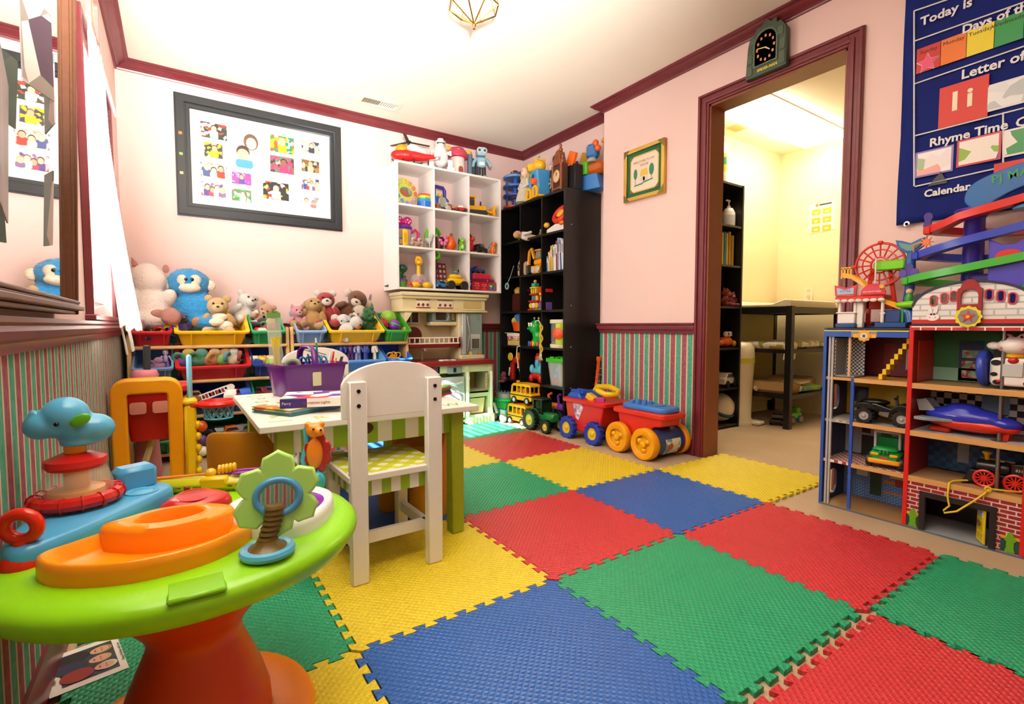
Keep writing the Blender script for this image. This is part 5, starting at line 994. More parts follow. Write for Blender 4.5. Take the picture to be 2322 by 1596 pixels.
# ------------------------------------------------------------ on top of the black shelf
ZT = BZT + .001
c = T('toy_garage', 'blue spiral toy parking garage tower on the black shelf', 'toy garage', (2.50, 3.66, ZT), FX)
for z, cl in ((.0, '#c8401c'), (.10, '#2a4aa8'), (.18, '#3a6ab8'), (.26, '#5a92cc')): MB().lathe([(.10, z), (.105, z + .006), (.105, z + .016), (.10, z + .02), (0, z + .02)], n=28).build('deck', P(cl, .3), c)
MB().cyl((0, 0, 0), (0, 0, .30), .024, n=18).build('core', P('#2f5ab0', .3), c); q = MB(); [q.cyl((.085 * math.cos(R(a)), .085 * math.sin(R(a)), .0), (.085 * math.cos(R(a)), .085 * math.sin(R(a)), .27), .007, n=8) for a in (30, 150, 270)]; q.build('pillar', P('#2a4aa0', .3), c); MB().sph((0, 0, .30), (.03, .03, .02)).build('dome', P('#3a6ab0', .3), c)
c = T('toy_gun_stand', 'cream toy winch stand on the black shelf edge', 'toy stand', (2.42, 3.50, ZT), FX); MB().box((0, 0, .035), (.02, .02, .07), None, .003).build('post', P('#d8ccb0', .4), c); MB().box((-.03, 0, .07), (.09, .03, .018), None, .004).build('arm', P('#3a3a3c', .4), c)
c = T('red_robot', 'dark red armoured robot toy at the back of the black shelf', 'toy robot', (2.60, 3.72, ZT), FX, 1.05); q = MB(); q.sph((0, 0, .30), (.09, .05, .04)); q.sph((-.07, -.01, .33), .04); q.sph((.07, -.01, .32), .035); q.tube([(-.04, 0, .28), (-.045, 0, .0)], .025, 10); q.tube([(.04, 0, .28), (.045, 0, .0)], .025, 10); q.build('body', P('#6e1c1c', .3), c, remesh=.009); MB().torus((-.07, -.045, .335), .018, .005, (0, 1, 0), 16, 6).build('lamp_ring', P('#b8aca4', .2), c)
c = T('porcelain_doll', 'blonde porcelain doll in a pale lace dress', 'doll', (2.44, 3.425, ZT), FX); MB().lathe([(.085, 0), (.08, .03), (.055, .12), (.036, .17), (.03, .20), (.012, .215)], n=24, sy=.8).build('dress', FUR('#ccc4ae', .2, 40), c, lump=.004); MB().sph((0, -.005, .25), (.034, .033, .04)).build('head', P('#e8c4ac', .4), c); q = MB(); [q.sph((.042 * math.cos(R(a)), .012 + .02 * math.sin(R(a)), .262 - .012 * (k % 4)), .02, 8, 6) for k, a in enumerate(range(-10, 200, 18))]; q.sph((0, .012, .275), (.04, .034, .03)); [q.sph((s_ * .045, 0, .215), (.016, .016, .03), 8, 6) for s_ in (-1, 1)]; q.build('hair', FUR('#d8b46a', .35, 120), c)
for s_ in (-1, 1): MB().tube([(s_ * .03, 0, .19), (s_ * .055, -.015, .14), (s_ * .03, -.045, .115)], [.016, .014, .01], 8).build('sleeve', P('#d8d0be', .6), c); MB().sph((s_ * .012, -.036, .255), .004, 6, 5).build('eye', P('#3a4a6a', .2), c)
MB().sph((0, -.038, .155), .007, 6, 5).build('brooch', P('#a8242c', .3), c)
c = T('hippo_bus', 'blue and yellow hippo ball popper toy on the black shelf', 'popper toy', (2.46, 3.255, ZT), FX - 8, 1.0); YL = P('#f2b41a', .25); BB = P('#4a9cd8', .25)
MB().prism([(-.075, .0), (.075, .0), (.085, .09), (.07, .16), (.06, .225), (-.06, .225), (-.085, .14)], -.06, .06, 'XZ').build('body', BB, c, bevel=.016, seg=3)
for x in (-.055, .05): plate([[(-.04, 0)] + [(.04, 0)] + arcpts(0, .05, .04, 0, 180, 10), [(-.022, .004), (.022, .004)] + arcpts(0, .05, .022, 0, 180, 8)], .012, YL, 'wheel_arch', c, FR((x, -.062, 0), (1, 0, 0), (0, 0, 1), (0, -1, 0)), .002)
MB().box((0, 0, .008), (.19, .14, .016), None, .006).build('base', YL, c); MB().prism(rrect(-.016, .016, .09, .19, .015), -.064, -.06, 'XZ').build('window', P('#3a2a4a', .3), c)
q = MB(); q.sph((-.01, 0, .262), (.065, .055, .05)); q.cyl((-.04, -.03, .262), (-.075, -.06, .257), .034, .036, 18); q.sph((.0, -.03, .31), .013); q.sph((.02, .03, .308), .013); q.build('hippo_head', YL, c, remesh=.006); MB().lathe([(.030, 0), (.026, .001), (0, .0012)], (-.0765, -.0612, .257), (-.75, -.65, -.05), 18).build('mouth', P('#c87a10', .4), c); MB().sph((.03, -.02, .325), (.014, .01, .01)).build('leaf', P('#6cc83a', .3), c); MB().cyl((.05, -.06, .12), (.05, -.10, .12), .026, .022, 16, .004).build('orange_knob', P('#ee5a1c', .3), c); MB().sph((-.02, -.066, .18), (.016, .008, .012)).build('green_knob', P('#4ab83a', .3), c)
c = T('dark_robot', 'black and silver robot toy with cross emblem', 'toy robot', (2.50, 3.09, ZT), FX, 1.0); MB().box((0, 0, .11), (.10, .08, .20), None, .015).build('torso', P('#232326', .35), c); MB().box((.01, -.02, .21), (.09, .05, .04), None, .006).build('collar', P('#c8c4b8', .3), c); MB().sph((.01, 0, .27), (.035, .04, .045)).build('head', P('#1a1a1c', .35), c); q = MB(); [q.box((0, -.043, .09), (.09, .006, .012), (0, a, 0)) for a in (0, 60, 120)]; q.build('cross_emblem', P('#9a9890', .3), c); MB().box((-.05, .03, .2), (.03, .03, .05), None, .006).build('blue_pack', P('#2a4a9c', .3), c)
for s_ in (-1, 1): MB().cyl((s_ * .025, 0, 0), (s_ * .025, 0, .03), .02).build('foot', P('#2c2c2e', .4), c)
CU = P('#8a4a28', .3); c = T('mantel_clock', 'ornate copper toy mantel clock with pale round face', 'toy clock', (2.455, 2.985, ZT), FX - 8)
MB().box((0, 0, .10), (.12, .06, .19), None, .004).build('case', P('#4a2a1c', .35), c)
for s_ in (-1, 1):
    MB().lathe([(.012, 0), (.009, .03), (.011, .1), (.009, .17), (.013, .195)], (s_ * .06, -.032, 0), n=10).build('column', CU, c); MB().lathe([(.010, .2), (.014, .215), (.006, .23), (.010, .245), (0, .262)], (s_ * .06, -.02, 0), n=10).build('finial', CU, c)
MB().prism([(-.065, .195), (.065, .195), (.045, .23), (.03, .285), (0, .305), (-.03, .285), (-.045, .23)], -.035, .02, 'XZ').build('pediment', CU, c, bevel=.006); MB().lathe([(.012, .30), (.018, .315), (.008, .33), (.012, .345), (0, .365)], n=12).build('finial', CU, c)
MB().lathe([(.048, 0), (.048, .006), (.042, .008), (0, .008)], (0, -.031, .11), (0, -1, 0), 28).build('face', P('#d8bc88', .4), c); q = MB(); q.box((0, -.0405, .126), (.003, .002, .034)); q.box((.007, -.0405, .122), (.003, .002, .026), (0, 30, 0)); q.build('hand', P('#1c1410', .4), c); MB().torus((0, -.036, .11), .048, .004, (0, 1, 0), 28, 6).build('bezel', CU, c); MB().torus((0, -.036, .245), .022, .004, (0, 1, 0), 18, 6, sx=.8).build('ornament', CU, c)
MB().box((0, -.036, .016), (.12, .012, .018), None, .004).build('plinth', CU, c)
c = T('orange_box', 'tilted orange flap box beside the mantel clock', 'box', (2.50, 2.905, ZT + .185), rot=(0, 0, FX)); MB().box((.0, 0, .05), (.075, .03, .095), (0, 25, 0), .004).build('carton', P('#ee6a14', .35), c)
MB().box((0, .03, -.09), (.09, .08, .186), None, .004).build('black_stand', P('#1b1b1d', .4), c)
c = T('toy_workbench', 'blue, orange and green toy workbench hanging over the shelf end', 'toy workbench', (2.655, 2.845, ZT + .012), FX + 12, .95)
MB().prism([(-.11, -.01), (.11, -.01), (.075, .11), (-.075, .11)], -.06, .06, 'XZ').build('stand', P('#3f86d4', .28), c, bevel=.008); MB().box((.01, 0, .16), (.22, .1, .10), None, .03).build('bench', P('#c8601a', .3), c); MB().box((-.06, -.03, .165), (.10, .08, .10), None, .01).build('green_vise', P('#62c83a', .28), c); MB().tube([(-.115, -.06, .12), (-.10, -.065, .15), (-.12, -.065, .17), (-.105, -.065, .2), (-.115, -.06, .23)], .014, 8).build('purple_worm', P('#6a2aa8', .28), c, sharp=80)
MB().lathe([(.05, .21), (.04, .23), (.03, .245)], (.0, -.01, 0), n=18).build('collar', P('#b4b4b0', .3), c); MB().box((.0, 0, .30), (.10, .08, .11), None, .02).build('press', P('#3f7ec8', .28), c); q = MB(); q.sph((.045, -.03, .35), .026); q.sph((.075, -.04, .30), .026); q.tube([(.045, -.03, .35), (.075, -.04, .30)], .014, 8); q.build('crank', P('#f0661c', .28), c, remesh=.006); MB().tube([(.10, .05, .1), (.125, .05, .25), (.11, .05, .36), (.06, .05, .39)], .022, 8, sx=.6).build('back_frame', P('#f0a81c', .3), c, sharp=80); MB().box((-.11, .04, .26), (.09, .02, .12), (0, 20, 0), .006).build('yellow_panel', P('#c8981c', .35), c)
def AB(o): return MB(Matrix.Translation(-Vector(o.location)))
# ============================================================ play kitchen under the white shelf
kt2 = T('play_kitchen', 'cream and pale green play kitchen with maroon counter, fridge and oven', 'play kitchen', (1.81, 3.86, 0)); CRE = P('#e2d3a4', .5); PGR = P('#d3dcb0', .5); MRN = P('#8a1f24', .3); STL = P('#8fa3a0', .25); SIL = METAL('#c9cdd0', .3)
KX0, KX1, KF, KU = 1.455, 2.155, 3.475, 3.66
b = AB(kt2); b.bx(KX0, KX1, 3.80, 3.86, .45, 1.03, .004); b.bx(KX0, KX0 + .03, KU, 3.80, .50, 1.03, .004); b.bx(1.925, 1.95, KU - .02, 3.80, .5, .90, .004); b.build('back_panel', CRE, kt2)
b = AB(kt2); b.bx(KX0 - .04, KX1 + .03, KU - .075, 3.86, 1.03, 1.058, .004); b.bx(KX0 - .03, KX1 + .018, KU - .06, 3.86, 1.01, 1.03); b.bx(KX0 - .02, KX1 + .01, KU - .04, 3.86, .925, 1.012); b.bx(KX0 - .03, KX1 + .025, KU - .06, 3.86, .905, .927, .004); b.build('cornice', CRE, kt2, bevel=.003)
for x0, x1, nm in ((1.545, 1.66, 'fan'), (1.725, 1.86, 'tulip')):
    q = AB(kt2).bx(x0, x1, KU - .043, KU - .039, .942, .998).build('tile_panel', P('#e8e2c8', .45), kt2); f = AB(kt2); [f.bx(x0, x1, KU - .046, KU - .042, z, z + .006) for z in (.938, .996)]
    for k in range(3): cx = x0 + (x1 - x0) * (k + .5) / 3; f.box((cx, KU - .044, .962), (.018, .003, .02), (0, 45, 0))
    f.build('tile_motif', P('#8a2a22', .45), q)
AB(kt2).bx(1.955, 2.125, KU - .043, KU - .037, .94, 1.0, .002).build('niche_panel', P('#cdb878', .5), kt2)
AB(kt2).prism([(KX0 - .005, .905), (KX0 + .06, .905), (KX0 + .03, .86), (KX0, .82)], KU - .05, KU + .05, 'XZ').build('bracket', CRE, kt2, bevel=.004)
q = plate([[(-.075, -.07), (.075, -.07), (.075, .04)] + arcpts(0, .04, .075, 10, 170, 10, .045) + [(-.075, .04)], [(-.062, -.058), (-.006, -.058), (-.006, .035), (-.062, .035)], [(.006, -.058), (.062, -.058), (.062, .035), (.006, .035)]], .008, P('#efeadc', .45), 'window_frame', kt2, Matrix.Translation(-Vector(kt2.location)) @ FR((1.575, 3.80, .885), (1, 0, 0), (0, 0, 1), (0, -1, 0)))
AB(kt2).bx(1.507, 1.643, 3.797, 3.799, .82, .95).build('window_pane', PRINT('night', ['#2a3238', '#3a3a4c', '#20262a', '#4a3a2c'], 22), kt2)
AB(kt2).bx(1.69, 1.925, KU + .0, 3.80, .80, .83, .006).build('microwave_shelf', CRE, kt2)
mw = AB(kt2).bx(1.715, 1.915, KU + .02, 3.80, .83, .92, .006).build('microwave', STL, kt2); AB(kt2).bx(1.74, 1.83, KU + .016, KU + .022, .845, .905, .004).build('microwave_window', P('#3a2a26', .15), mw); AB(kt2).tube([(1.842, KU + .014, .84), (1.85, KU + .006, .872), (1.842, KU + .014, .91)], .006, 8).build('microwave_handle', SIL, mw); AB(kt2).bx(1.872, 1.908, KU + .014, KU + .022, .838, .912).build('keypad', P('#4a4c44', .3), mw)
q = AB(kt2); [q.box((1.881 + .009 * i, KU + .013, .85 + .011 * j), (.006, .003, .007)) for i in range(3) for j in range(5)]; q.build('key', P('#d8cc8c', .4), mw)
fr = AB(kt2).bx(1.945, 2.145, KU - .03, 3.80, .555, .905, .006).build('fridge', STL, kt2); AB(kt2).bx(1.945, 1.985, KU - .045, KU - .028, .56, .90, .006).build('fridge_door', P('#b4bcbc', .25), fr); AB(kt2).tube([(1.995, KU - .04, .59), (2.008, KU - .062, .73), (1.995, KU - .04, .88)], .008, 8).build('fridge_handle', SIL, fr); AB(kt2).bx(2.03, 2.12, KU - .037, KU - .03, .60, .73, .004).build('dispenser', P('#c4cac8', .3), fr); AB(kt2).bx(2.04, 2.108, KU - .040, KU - .034, .61, .69).build('dispenser_recess', P('#5a5a50', .4), fr); AB(kt2).bx(2.09, 2.118, KU - .034, KU - .03, .845, .885, .002).build('badge', P('#7f938f', .3), fr)
for x, cl in ((2.03, '#e8c83a'), (2.115, '#c88a3a')): AB(kt2).lathe([(.016, 0), (.016, .002), (0, .002)], (x, KU - .031, .572), (0, -1, 0), 14).build('sticker', P(cl, .4), fr)
AB(kt2).bx(1.93, 2.155, KU - .05, 3.80, .522, .557, .006).build('fridge_plinth', CRE, kt2)
b = AB(kt2); b.bx(KX0 + .02, 1.925, KU - .06, KU + .08, .625, .66, .006); b.bx(1.90, 1.925, KU - .06, KU + .08, .62, .71, .006); b.build('dish_shelf', MRN, kt2)
q = AB(kt2); q.bx(1.47, 1.905, KU - .068, KU - .058, .70, .71); q.bx(1.47, 1.905, KU - .068, KU - .058, .655, .665)
for k in range(11): q.lathe([(.004, 0), (.006, .018), (.004, .036)], (1.48 + k * .0415, KU - .063, .664), n=6)
q.build('dish_rail', P('#efe9dc', .45), kt2)
AB(kt2).lathe([(.07, 0), (.07, .012), (0, .014)], (1.56, KU + .06, .72), (0, -1, 0), 24).build('toy_plate', P('#5a1a1c', .35), kt2)
ct = AB(kt2).prism(rrect(KX0 - .02, KX1 + .01, KF - .03, 3.84, .02), .488, .526).build('counter', MRN, kt2, bevel=.008, seg=3)
AB(kt2).tube([(1.60, 3.64, .525), (1.60, 3.64, .59), (1.60, 3.62, .62), (1.60, 3.58, .615), (1.60, 3.575, .60)], .009, 8).build('faucet', P('#8e8478', .25), kt2)
q = AB(kt2); [q.lathe([(.02, 0), (.022, .006), (.012, .01), (0, .01)], (x, 3.50, .526), n=14, sx=1.6) for x in (1.70, 1.745, 1.80)]; q.build('burner_knob', P('#eae6de', .35), kt2)
# lower cabinet
b = AB(kt2); b.bx(KX0, KX0 + .02, KF, 3.84, .02, .488); b.bx(1.655, 1.675, KF, 3.84, .02, .488); b.bx(1.895, 1.925, KF - .008, 3.84, .02, .488); b.bx(KX1 - .045, KX1 - .01, KF - .004, 3.84, .02, .488); b.bx(KX0, KX1 - .01, 3.82, 3.84, .02, .488); b.bx(KX0, KX1 - .01, KF + .01, 3.84, .035, .05); b.bx(1.655, KX1 - .01, KF, KF + .02, .43, .488); b.bx(1.925, KX1 - .02, KF, 3.82, .255, .275); b.bx(1.925, KX1 - .02, KF, KF + .02, .225, .275); b.bx(1.915, KX1, KF - .02, KF + .02, .0, .085); b.build('cabinet', PGR, kt2, bevel=.003)
q = AB(kt2); [q.box((1.95 + k * .03, KF - .021, .045), (.012, .006, .05), None, .002) for k in range(6)]; q.build('vent_slot', P('#b4c08a', .5), kt2)
for x in (1.91, KX1 - .028):
    q = AB(kt2).lathe([(.013, .085), (.016, .10), (.012, .13), (.014, .30), (.012, .36), (.017, .385), (.013, .40), (.014, .43)], (x, KF - .016, 0), n=10); q.build('turned_post', P('#e4e6cc', .5), kt2)
AB(kt2).bx(1.685, 1.885, KF - .012, KF + .01, .07, .40, .006).build('oven', P('#b4c6c0', .3), kt2); AB(kt2).tube([(1.71, KF - .02, .355), (1.785, KF - .03, .345), (1.86, KF - .02, .355)], .008, 8).build('oven_handle', P('#dfe6e2', .3), kt2); AB(kt2).prism([(1.72, .13), (1.85, .13), (1.85, .27), (1.82, .29), (1.78, .28), (1.74, .30), (1.72, .28)], KF - .016, KF - .011, 'XZ').build('oven_window', PRINT('oven', ['#b8a8c0', '#d4c8d8', '#9a8ca8'], 26), kt2)
AB(kt2).bx(1.735, 1.865, KF - .008, KF, .425, .478, .004).build('control_panel', P('#8fa4a0', .3), kt2); AB(kt2).bx(1.785, 1.81, KF - .011, KF - .006, .435, .47).build('display', P('#1e3026', .2), kt2)
AB(kt2).bx(1.935, 2.09, KF + .20, KF + .205, .275, .43).build('niche_back', P('#a58a3c', .5), kt2)
for k in range(5): AB(kt2).lathe([(.012, -.01), (.014, 0), (.012, .01)], (2.085, KF - .01, .30 + k * .026), n=10).build('wood_bead', P('#b59a68', .5), kt2)
b = AB(kt2); vs = []
for a, z in ((.85, .09), (1, .215), (.96, .215), (.82, .095)): vs += [(2.012 + x, KF + .09 + y, z) for x, y in rrect(-.075 * a, .075 * a, -.08 * a, .08 * a, .015, 3)]
b.add(vs, [(j * 16 + i, j * 16 + (i + 1) % 16, (j + 1) * 16 + (i + 1) % 16, (j + 1) * 16 + i) for j in range(3) for i in range(16)] + [tuple(range(48, 64))]); b.build('pull_out_bin', P('#e0cd9c', .45), kt2)
AB(kt2).bx(1.50, 1.63, KF - .03, KF + .05, .44, .485, .006).build('sink_front', MRN, kt2)
# ============================================================ vehicles along the right wall
def wheel(o, c, r, w, tyre, hub, nm='wheel', spokes=0, axis=(0, 1, 0), treads=0):
    c = Vector(c); a = Vector(axis).normalized()
    q = MB().lathe([(r * .55, -w * .42), (r * .6, -w * .5), (r * .92, -w * .5), (r, -w * .3), (r, w * .3), (r * .92, w * .5), (r * .6, w * .5), (r * .55, w * .42)], c, a, 28, cap=False)
    if treads:
        x, y, _ = _basis(a)
        for k in range(treads):
            t = 2 * PI * k / treads; q.box(c + (x * math.cos(t) + y * math.sin(t)) * r, (w * .35 if abs(a.x) < .5 else w * .9, w * .9 if abs(a.x) < .5 else w * .35, r * .1), None)
    t_ = q.build(nm, P(tyre, .4), o, sharp=50)
    dh_ = .1 if spokes else .3
    h_ = MB().lathe([(r * .62, -w * .45), (r * .56, -w * dh_), (r * .24, -w * dh_), (r * .2, -w * .45), (r * .12, -w * .5), (0, -w * .5)], c, a, 24, cap=False).lathe([(r * .62, w * .45), (r * .56, w * .3), (0, w * .3)], c, a, 24, cap=False).build('hub', P(hub, .3), t_, sharp=50)
    if spokes:
        x, y, _ = _basis(a)
        for k in range(spokes):
            t = 2 * PI * k / spokes + .5; MB().sph(c - a * w * .16 + (x * math.cos(t) + y * math.sin(t)) * r * .38, (r * .19, w * .3, r * .19), 14, 10).build('hub_boss', P(hub, .3), t_)
    return t_
# red wagon with blue wheels
g = T('ride_on_wagon', 'red ride-on block wagon with blue wheels and yellow handle', 'ride-on toy', (2.45, 2.575, 0), FX); RW_ = P('#d8241c', .3)
MB().prism([(-.19, .275), (.205, .275), (.17, .12), (.09, .06), (-.09, .06), (-.16, .12)], -.125, .125, 'XZ').build('body', RW_, g, bevel=.012, seg=3)
MB().prism(rrect(-.215, .225, -.14, .14, .03), .255, .285).build('rim', RW_, g, bevel=.008, seg=3)
MB().prism([(-.20, .28), (-.03, .28), (-.06, .325), (-.15, .33)], -.11, .11, 'XZ').build('brick_lid', P('#2a5ac8', .3), g, bevel=.012)
for k in range(4): MB().cyl((-.145 + .033 * k, -.085, .32), (-.145 + .033 * k, -.085, .345), .014, n=14, b=.003).build('stud', P('#2a5ac8', .3), g); MB().cyl((-.145 + .033 * k, -.03, .32), (-.145 + .033 * k, -.03, .345), .014, n=14, b=.003).build('stud', P('#2a5ac8', .3), g)
MB().tube([(-.12, .09, .30), (-.08, .09, .355), (.05, .09, .365), (.16, .06, .345), (.20, 0, .33), (.16, -.06, .335), (.06, -.04, .35)], .022, 10, sx=.8).build('push_handle', P('#f0c81a', .3), g, sharp=80)
MB().box((.02, -.06, .30), (.07, .05, .04), (0, 25, 10), .004).build('loose_brick', P('#f0c020', .3), g); MB().box((.12, -.07, .295), (.06, .04, .03), (0, 0, 30), .004).build('loose_brick', P('#c83a9c', .3), g)
plate([[(-.06, .05), (.02, .055), (.05, .03), (.0, -.07), (-.03, -.05)]], .001, PRINT('wagonlabel', ['#efe6ea', '#c8a8c8', '#e0c0c8', '#8a7ab8'], 45), 'sticker', g, FR((-.04, -.1262, .205), (1, 0, 0), (0, 0, 1), (0, -1, 0)))
text('JU', .04, P('#5a6ac0', .4), g, FR((-.055, -.128, .222), (1, 0, 0), (0, 0, 1), (0, -1, 0)), ext=.0008)
for x in (-.13, .135):
    for y in (-.145, .13): wheel(g, (x, y, .076), .076, .045, '#2340b8', '#e8cc2a' if y < 0 else '#2340b8', treads=14)
# red wagon with yellow wheels and print roller
g = T('ride_on_roller', 'red ride-on wagon with yellow wheels, blue seat and blue print drum', 'ride-on toy', (2.435, 2.105, 0), FX)
MB().prism([(-.17, .275), (.20, .275), (.19, .20), (.13, .19), (.02, .085), (-.10, .09), (-.15, .18)], -.085, .085, 'XZ').build('body', P('#e0301c', .3), g, bevel=.012, seg=3)
MB().prism(rrect(-.205, .225, -.105, .115, .04), .245, .277).build('rim', P('#e0301c', .3), g, bevel=.01, seg=3)
MB().prism(rrect(-.15, .205, -.08, .09, .05), .275, .31).build('seat', P('#3f82d8', .3), g, bevel=.014, seg=3)
for x in (-.05, .0, .05):
    for y in (-.03, .03): MB().cyl((x - .04, y, .305), (x - .04, y, .328), .016, n=14, b=.004).build('stud', P('#3f82d8', .3), g)
q = MB(); [q.box((.10 + .02 * math.cos(R(a)), .045 * math.sin(R(a)), .311), (.02, .012, .006), (0, 0, a), .002) for a in range(-60, 61, 30)]; q.build('seat_ridge', P('#2f6ac0', .3), g)
for y in (-.125, .115): wheel(g, (-.115, y, .096), .096, .05, '#f5a80c', '#f7b51a', spokes=3)
wheel(g, (.115, -.14, .096), .096, .055, '#f5a80c', '#f7b51a', spokes=3); wheel(g, (.115, .15, .096), .096, .045, '#f5a80c', '#f7b51a')
dr = MB().lathe([(.075, -.11), (.082, -.105), (.082, .125), (.075, .13)], (.115, 0, .096), (0, 1, 0), 32).build('drum', P('#22407e', .2), g)
for y in (-.108, .126): MB().torus((.115, y, .096), .083, .004, (0, 1, 0), 30, 6).build('drum_ring', P('#a82a2c', .3), dr)
def bend(pts, w): return pts
lab = MB(); n_ = 8; vs = []; fs = []
for i in range(n_ + 1):
    a = R(20 - 75 * i / n_)
    for y in (-.05, .085): vs.append((.115 + .0828 * math.cos(a), y, .096 + .0828 * math.sin(a)))
for i in range(n_): fs.append((2 * i, 2 * i + 1, 2 * i + 3, 2 * i + 2))
lab.add(vs, fs).build('drum_label', PRINT('drumlabel', ['#e8e2d4', '#6aa4cc', '#e8e2d4', '#b85a3a', '#d8e0e4'], 26), dr)
MB().cyl((-.115, -.13, .096), (-.115, .12, .096), .012).build('axle', P('#c8301c', .3), g)
# green tractor
g = T('toy_tractor', 'green toy tractor with yellow wheel hubs beside the school buses', 'toy tractor', (2.325, 3.005, 0), FX, 1.05); GT = P('#1f7a3a', .3)
MB().box((.07, 0, .105), (.13, .07, .06), None, .01).build('hood', GT, g); MB().box((-.03, 0, .10), (.12, .08, .05), None, .01).build('chassis', GT, g)
q = MB(); [q.box((x, y, .17), (.012, .012, .10)) for x in (-.075, .02) for y in (-.04, .04)]; q.box((-.028, 0, .225), (.12, .10, .016), None, .005); q.build('cab', P('#14251a', .35), g); MB().box((-.028, 0, .165), (.085, .07, .1)).build('cab_glass', P('#1c3326', .1), g); MB().prism([(-.10, .12), (-.03, .12), (-.03, .13), (-.06, .155), (-.10, .15)], -.085, .085, 'XZ').build('fender', GT, g, bevel=.006)
MB().cyl((.08, .02, .13), (.08, .02, .18), .006).build('exhaust', P('#2a2a2c', .4), g); MB().lathe([(.008, 0), (.008, .001)], (-.085, -.04, .19), (0, -1, 0), 10).build('emblem', P('#d8c040', .4), g)
for y in (-.075, .075): wheel(g, (-.07, y, .075), .075, .042, '#1c1d1e', '#e8d24a', treads=20); wheel(g, (.105, y * .9, .048), .048, .032, '#1c1d1e', '#e8d24a', treads=16)
# two yellow school buses, one on top of the other
def bus(label, loc, rz, s=1):
    o = T('toy_school_bus', label, 'toy bus', loc, rz, s, 'stacked yellow school buses'); Y = P('#f2b41a', .3)
    MB().prism([(-.12, .03), (.125, .03), (.13, .08), (.12, .092), (-.125, .092), (-.135, .06)], -.052, .052, 'XZ').build('body', Y, o, bevel=.01, seg=3)
    MB().box((0, 0, .07), (.262, .107, .008)).build('stripe', P('#2a2416', .35), o)
    for x in (-.108, -.045, .005, .06, .112):
        for y in (-.046, .046): MB().box((x, y, .118), (.012, .010, .06), (0, 8 if x < -.1 else 0, 0)).build('pillar', Y, o)
    MB().prism([(-.105, .142), (.125, .142), (.122, .158), (.10, .166), (-.08, .166), (-.10, .158)], -.054, .054, 'XZ').build('roof', Y, o, bevel=.006)
    MB().box((-.085, 0, .172), (.02, .03, .018), None, .004).build('roof_lamp', P('#e8a018', .3), o); MB().box((.01, 0, .085), (.2, .08, .01)).build('floor', P('#c88a12', .4), o)
    for x in (-.05, .01): MB().box((x, 0, .105), (.03, .07, .04), None, .006).build('bench', P('#d8981a', .4), o)
    figure('small toy driver', (0, 0, 0), 0, .05, '#e8b48a', '#3a62b8', '#c83a2c').parent = o; d_ = o.children[-1]; d_.name = 'driver'; d_.location = (.085, -.02, .088)
    for k_ in ('label', 'category'):
        if k_ in d_: del d_[k_]
    MB().sph((-.132, -.02, .06), .009, 8, 6).build('headlight', P('#d83020', .3), o); MB().sph((-.132, .02, .06), .009, 8, 6).build('headlight', P('#d83020', .3), o)
    for x in (-.075, .08):
        for y in (-.05, .05): wheel(o, (x, y, .03), .03, .02, '#26272a', '#d8d4cc')
    return o
bus('yellow toy school bus standing on the floor under another bus', (2.31, 3.30, 0), FX + 4)
bus('yellow toy school bus stacked on top of another bus', (2.335, 3.275, .169), FX + 6)
# green garbage truck
g = T('toy_garbage_truck', 'green toy garbage truck with white arm and grey toothed hopper', 'toy truck', (2.275, 3.50, 0), FX + 4, 1.0)
MB().box((0, 0, .075), (.19, .11, .07), None, .01).build('chassis', P('#2a9a8a', .3), g); MB().prism([(-.10, .11), (.09, .11), (.10, .17), (-.10, .18)], -.06, .06, 'XZ').build('tank', P('#1f9a48', .3), g, bevel=.008); MB().lathe([(.08, .17), (.085, .18), (.085, .19), (.075, .195), (.05, .19)], n=24, sx=.75, sy=1.25).build('rim', P('#2ab85c', .3), g)
q = MB().lathe([(.07, .19), (.072, .235), (.066, .235), (.064, .195)], n=24, sx=.75, sy=1.25); [q.box((.09 * math.cos(R(a)), .054 * math.sin(R(a)), .24), (.014, .006, .012)) for a in range(0, 360, 24)]; q.build('hopper', P('#8a9088', .4), g)
MB().tube([(-.06, -.065, .05), (-.09, -.075, .11), (-.04, -.075, .15), (.0, -.07, .07)], .009, 8, sx=1.6).build('arm', P('#e8ece4', .3), g); MB().box((.06, -.057, .08), (.06, .006, .05)).build('cab_window', P('#bcd8d0', .2), g); MB().lathe([(.02, 0), (.02, .02), (.012, .024), (.012, .05)], (.03, -.03, .215), (0, 0, -1), 12).build('purple_knob', P('#8a6ac0', .3), g)
for x in (-.065, .07):
    for y in (-.06, .06): wheel(g, (x, y, .036), .036, .026, '#9aa09c', '#c8ccc8')
# bats and swords leaning behind the shelf end
def lean(name, label, cat, foot, top, r, col, extra=None):
    o = T(name, label, cat, foot); d = Vector(top) - Vector(foot); L = d.length
    MB().lathe([(r * 1.3, 0), (r * 1.4, L * .06), (r * 1.0, L * .4), (r * .8, L * .75), (r * .9, L * .93), (r * 1.3, L * .95), (r * 1.3, L), (0, L)], (0, 0, 0), d, 14).build('shaft', P(col, .35), o, sharp=60)
    if extra:
        q = MB(); x, y, z = _basis(d)
        for k in range(7): q.torus(d * (.35 + k * .09), r * 1.05, r * .16, d, 14, 5)
        q.build('grip_band', P(extra, .4), o)
    return o
lean('toy_bat', 'orange ridged toy bat leaning beside the black shelf', 'toy bat', (2.64, 2.815, .0), (2.70, 2.80, .56), .019, '#e85a14', '#d04c0e')
lean('toy_hockey_stick', 'black toy stick leaning beside the orange bat', 'toy stick', (2.60, 2.775, .0), (2.70, 2.765, .53), .014, '#202124', '#b8b8b4')
lean('toy_sword', 'yellow and red tipped toy sword leaning behind the orange bat', 'toy sword', (2.68, 2.745, .0), (2.715, 2.755, .57), .010, '#d8a41c', '#b83020')
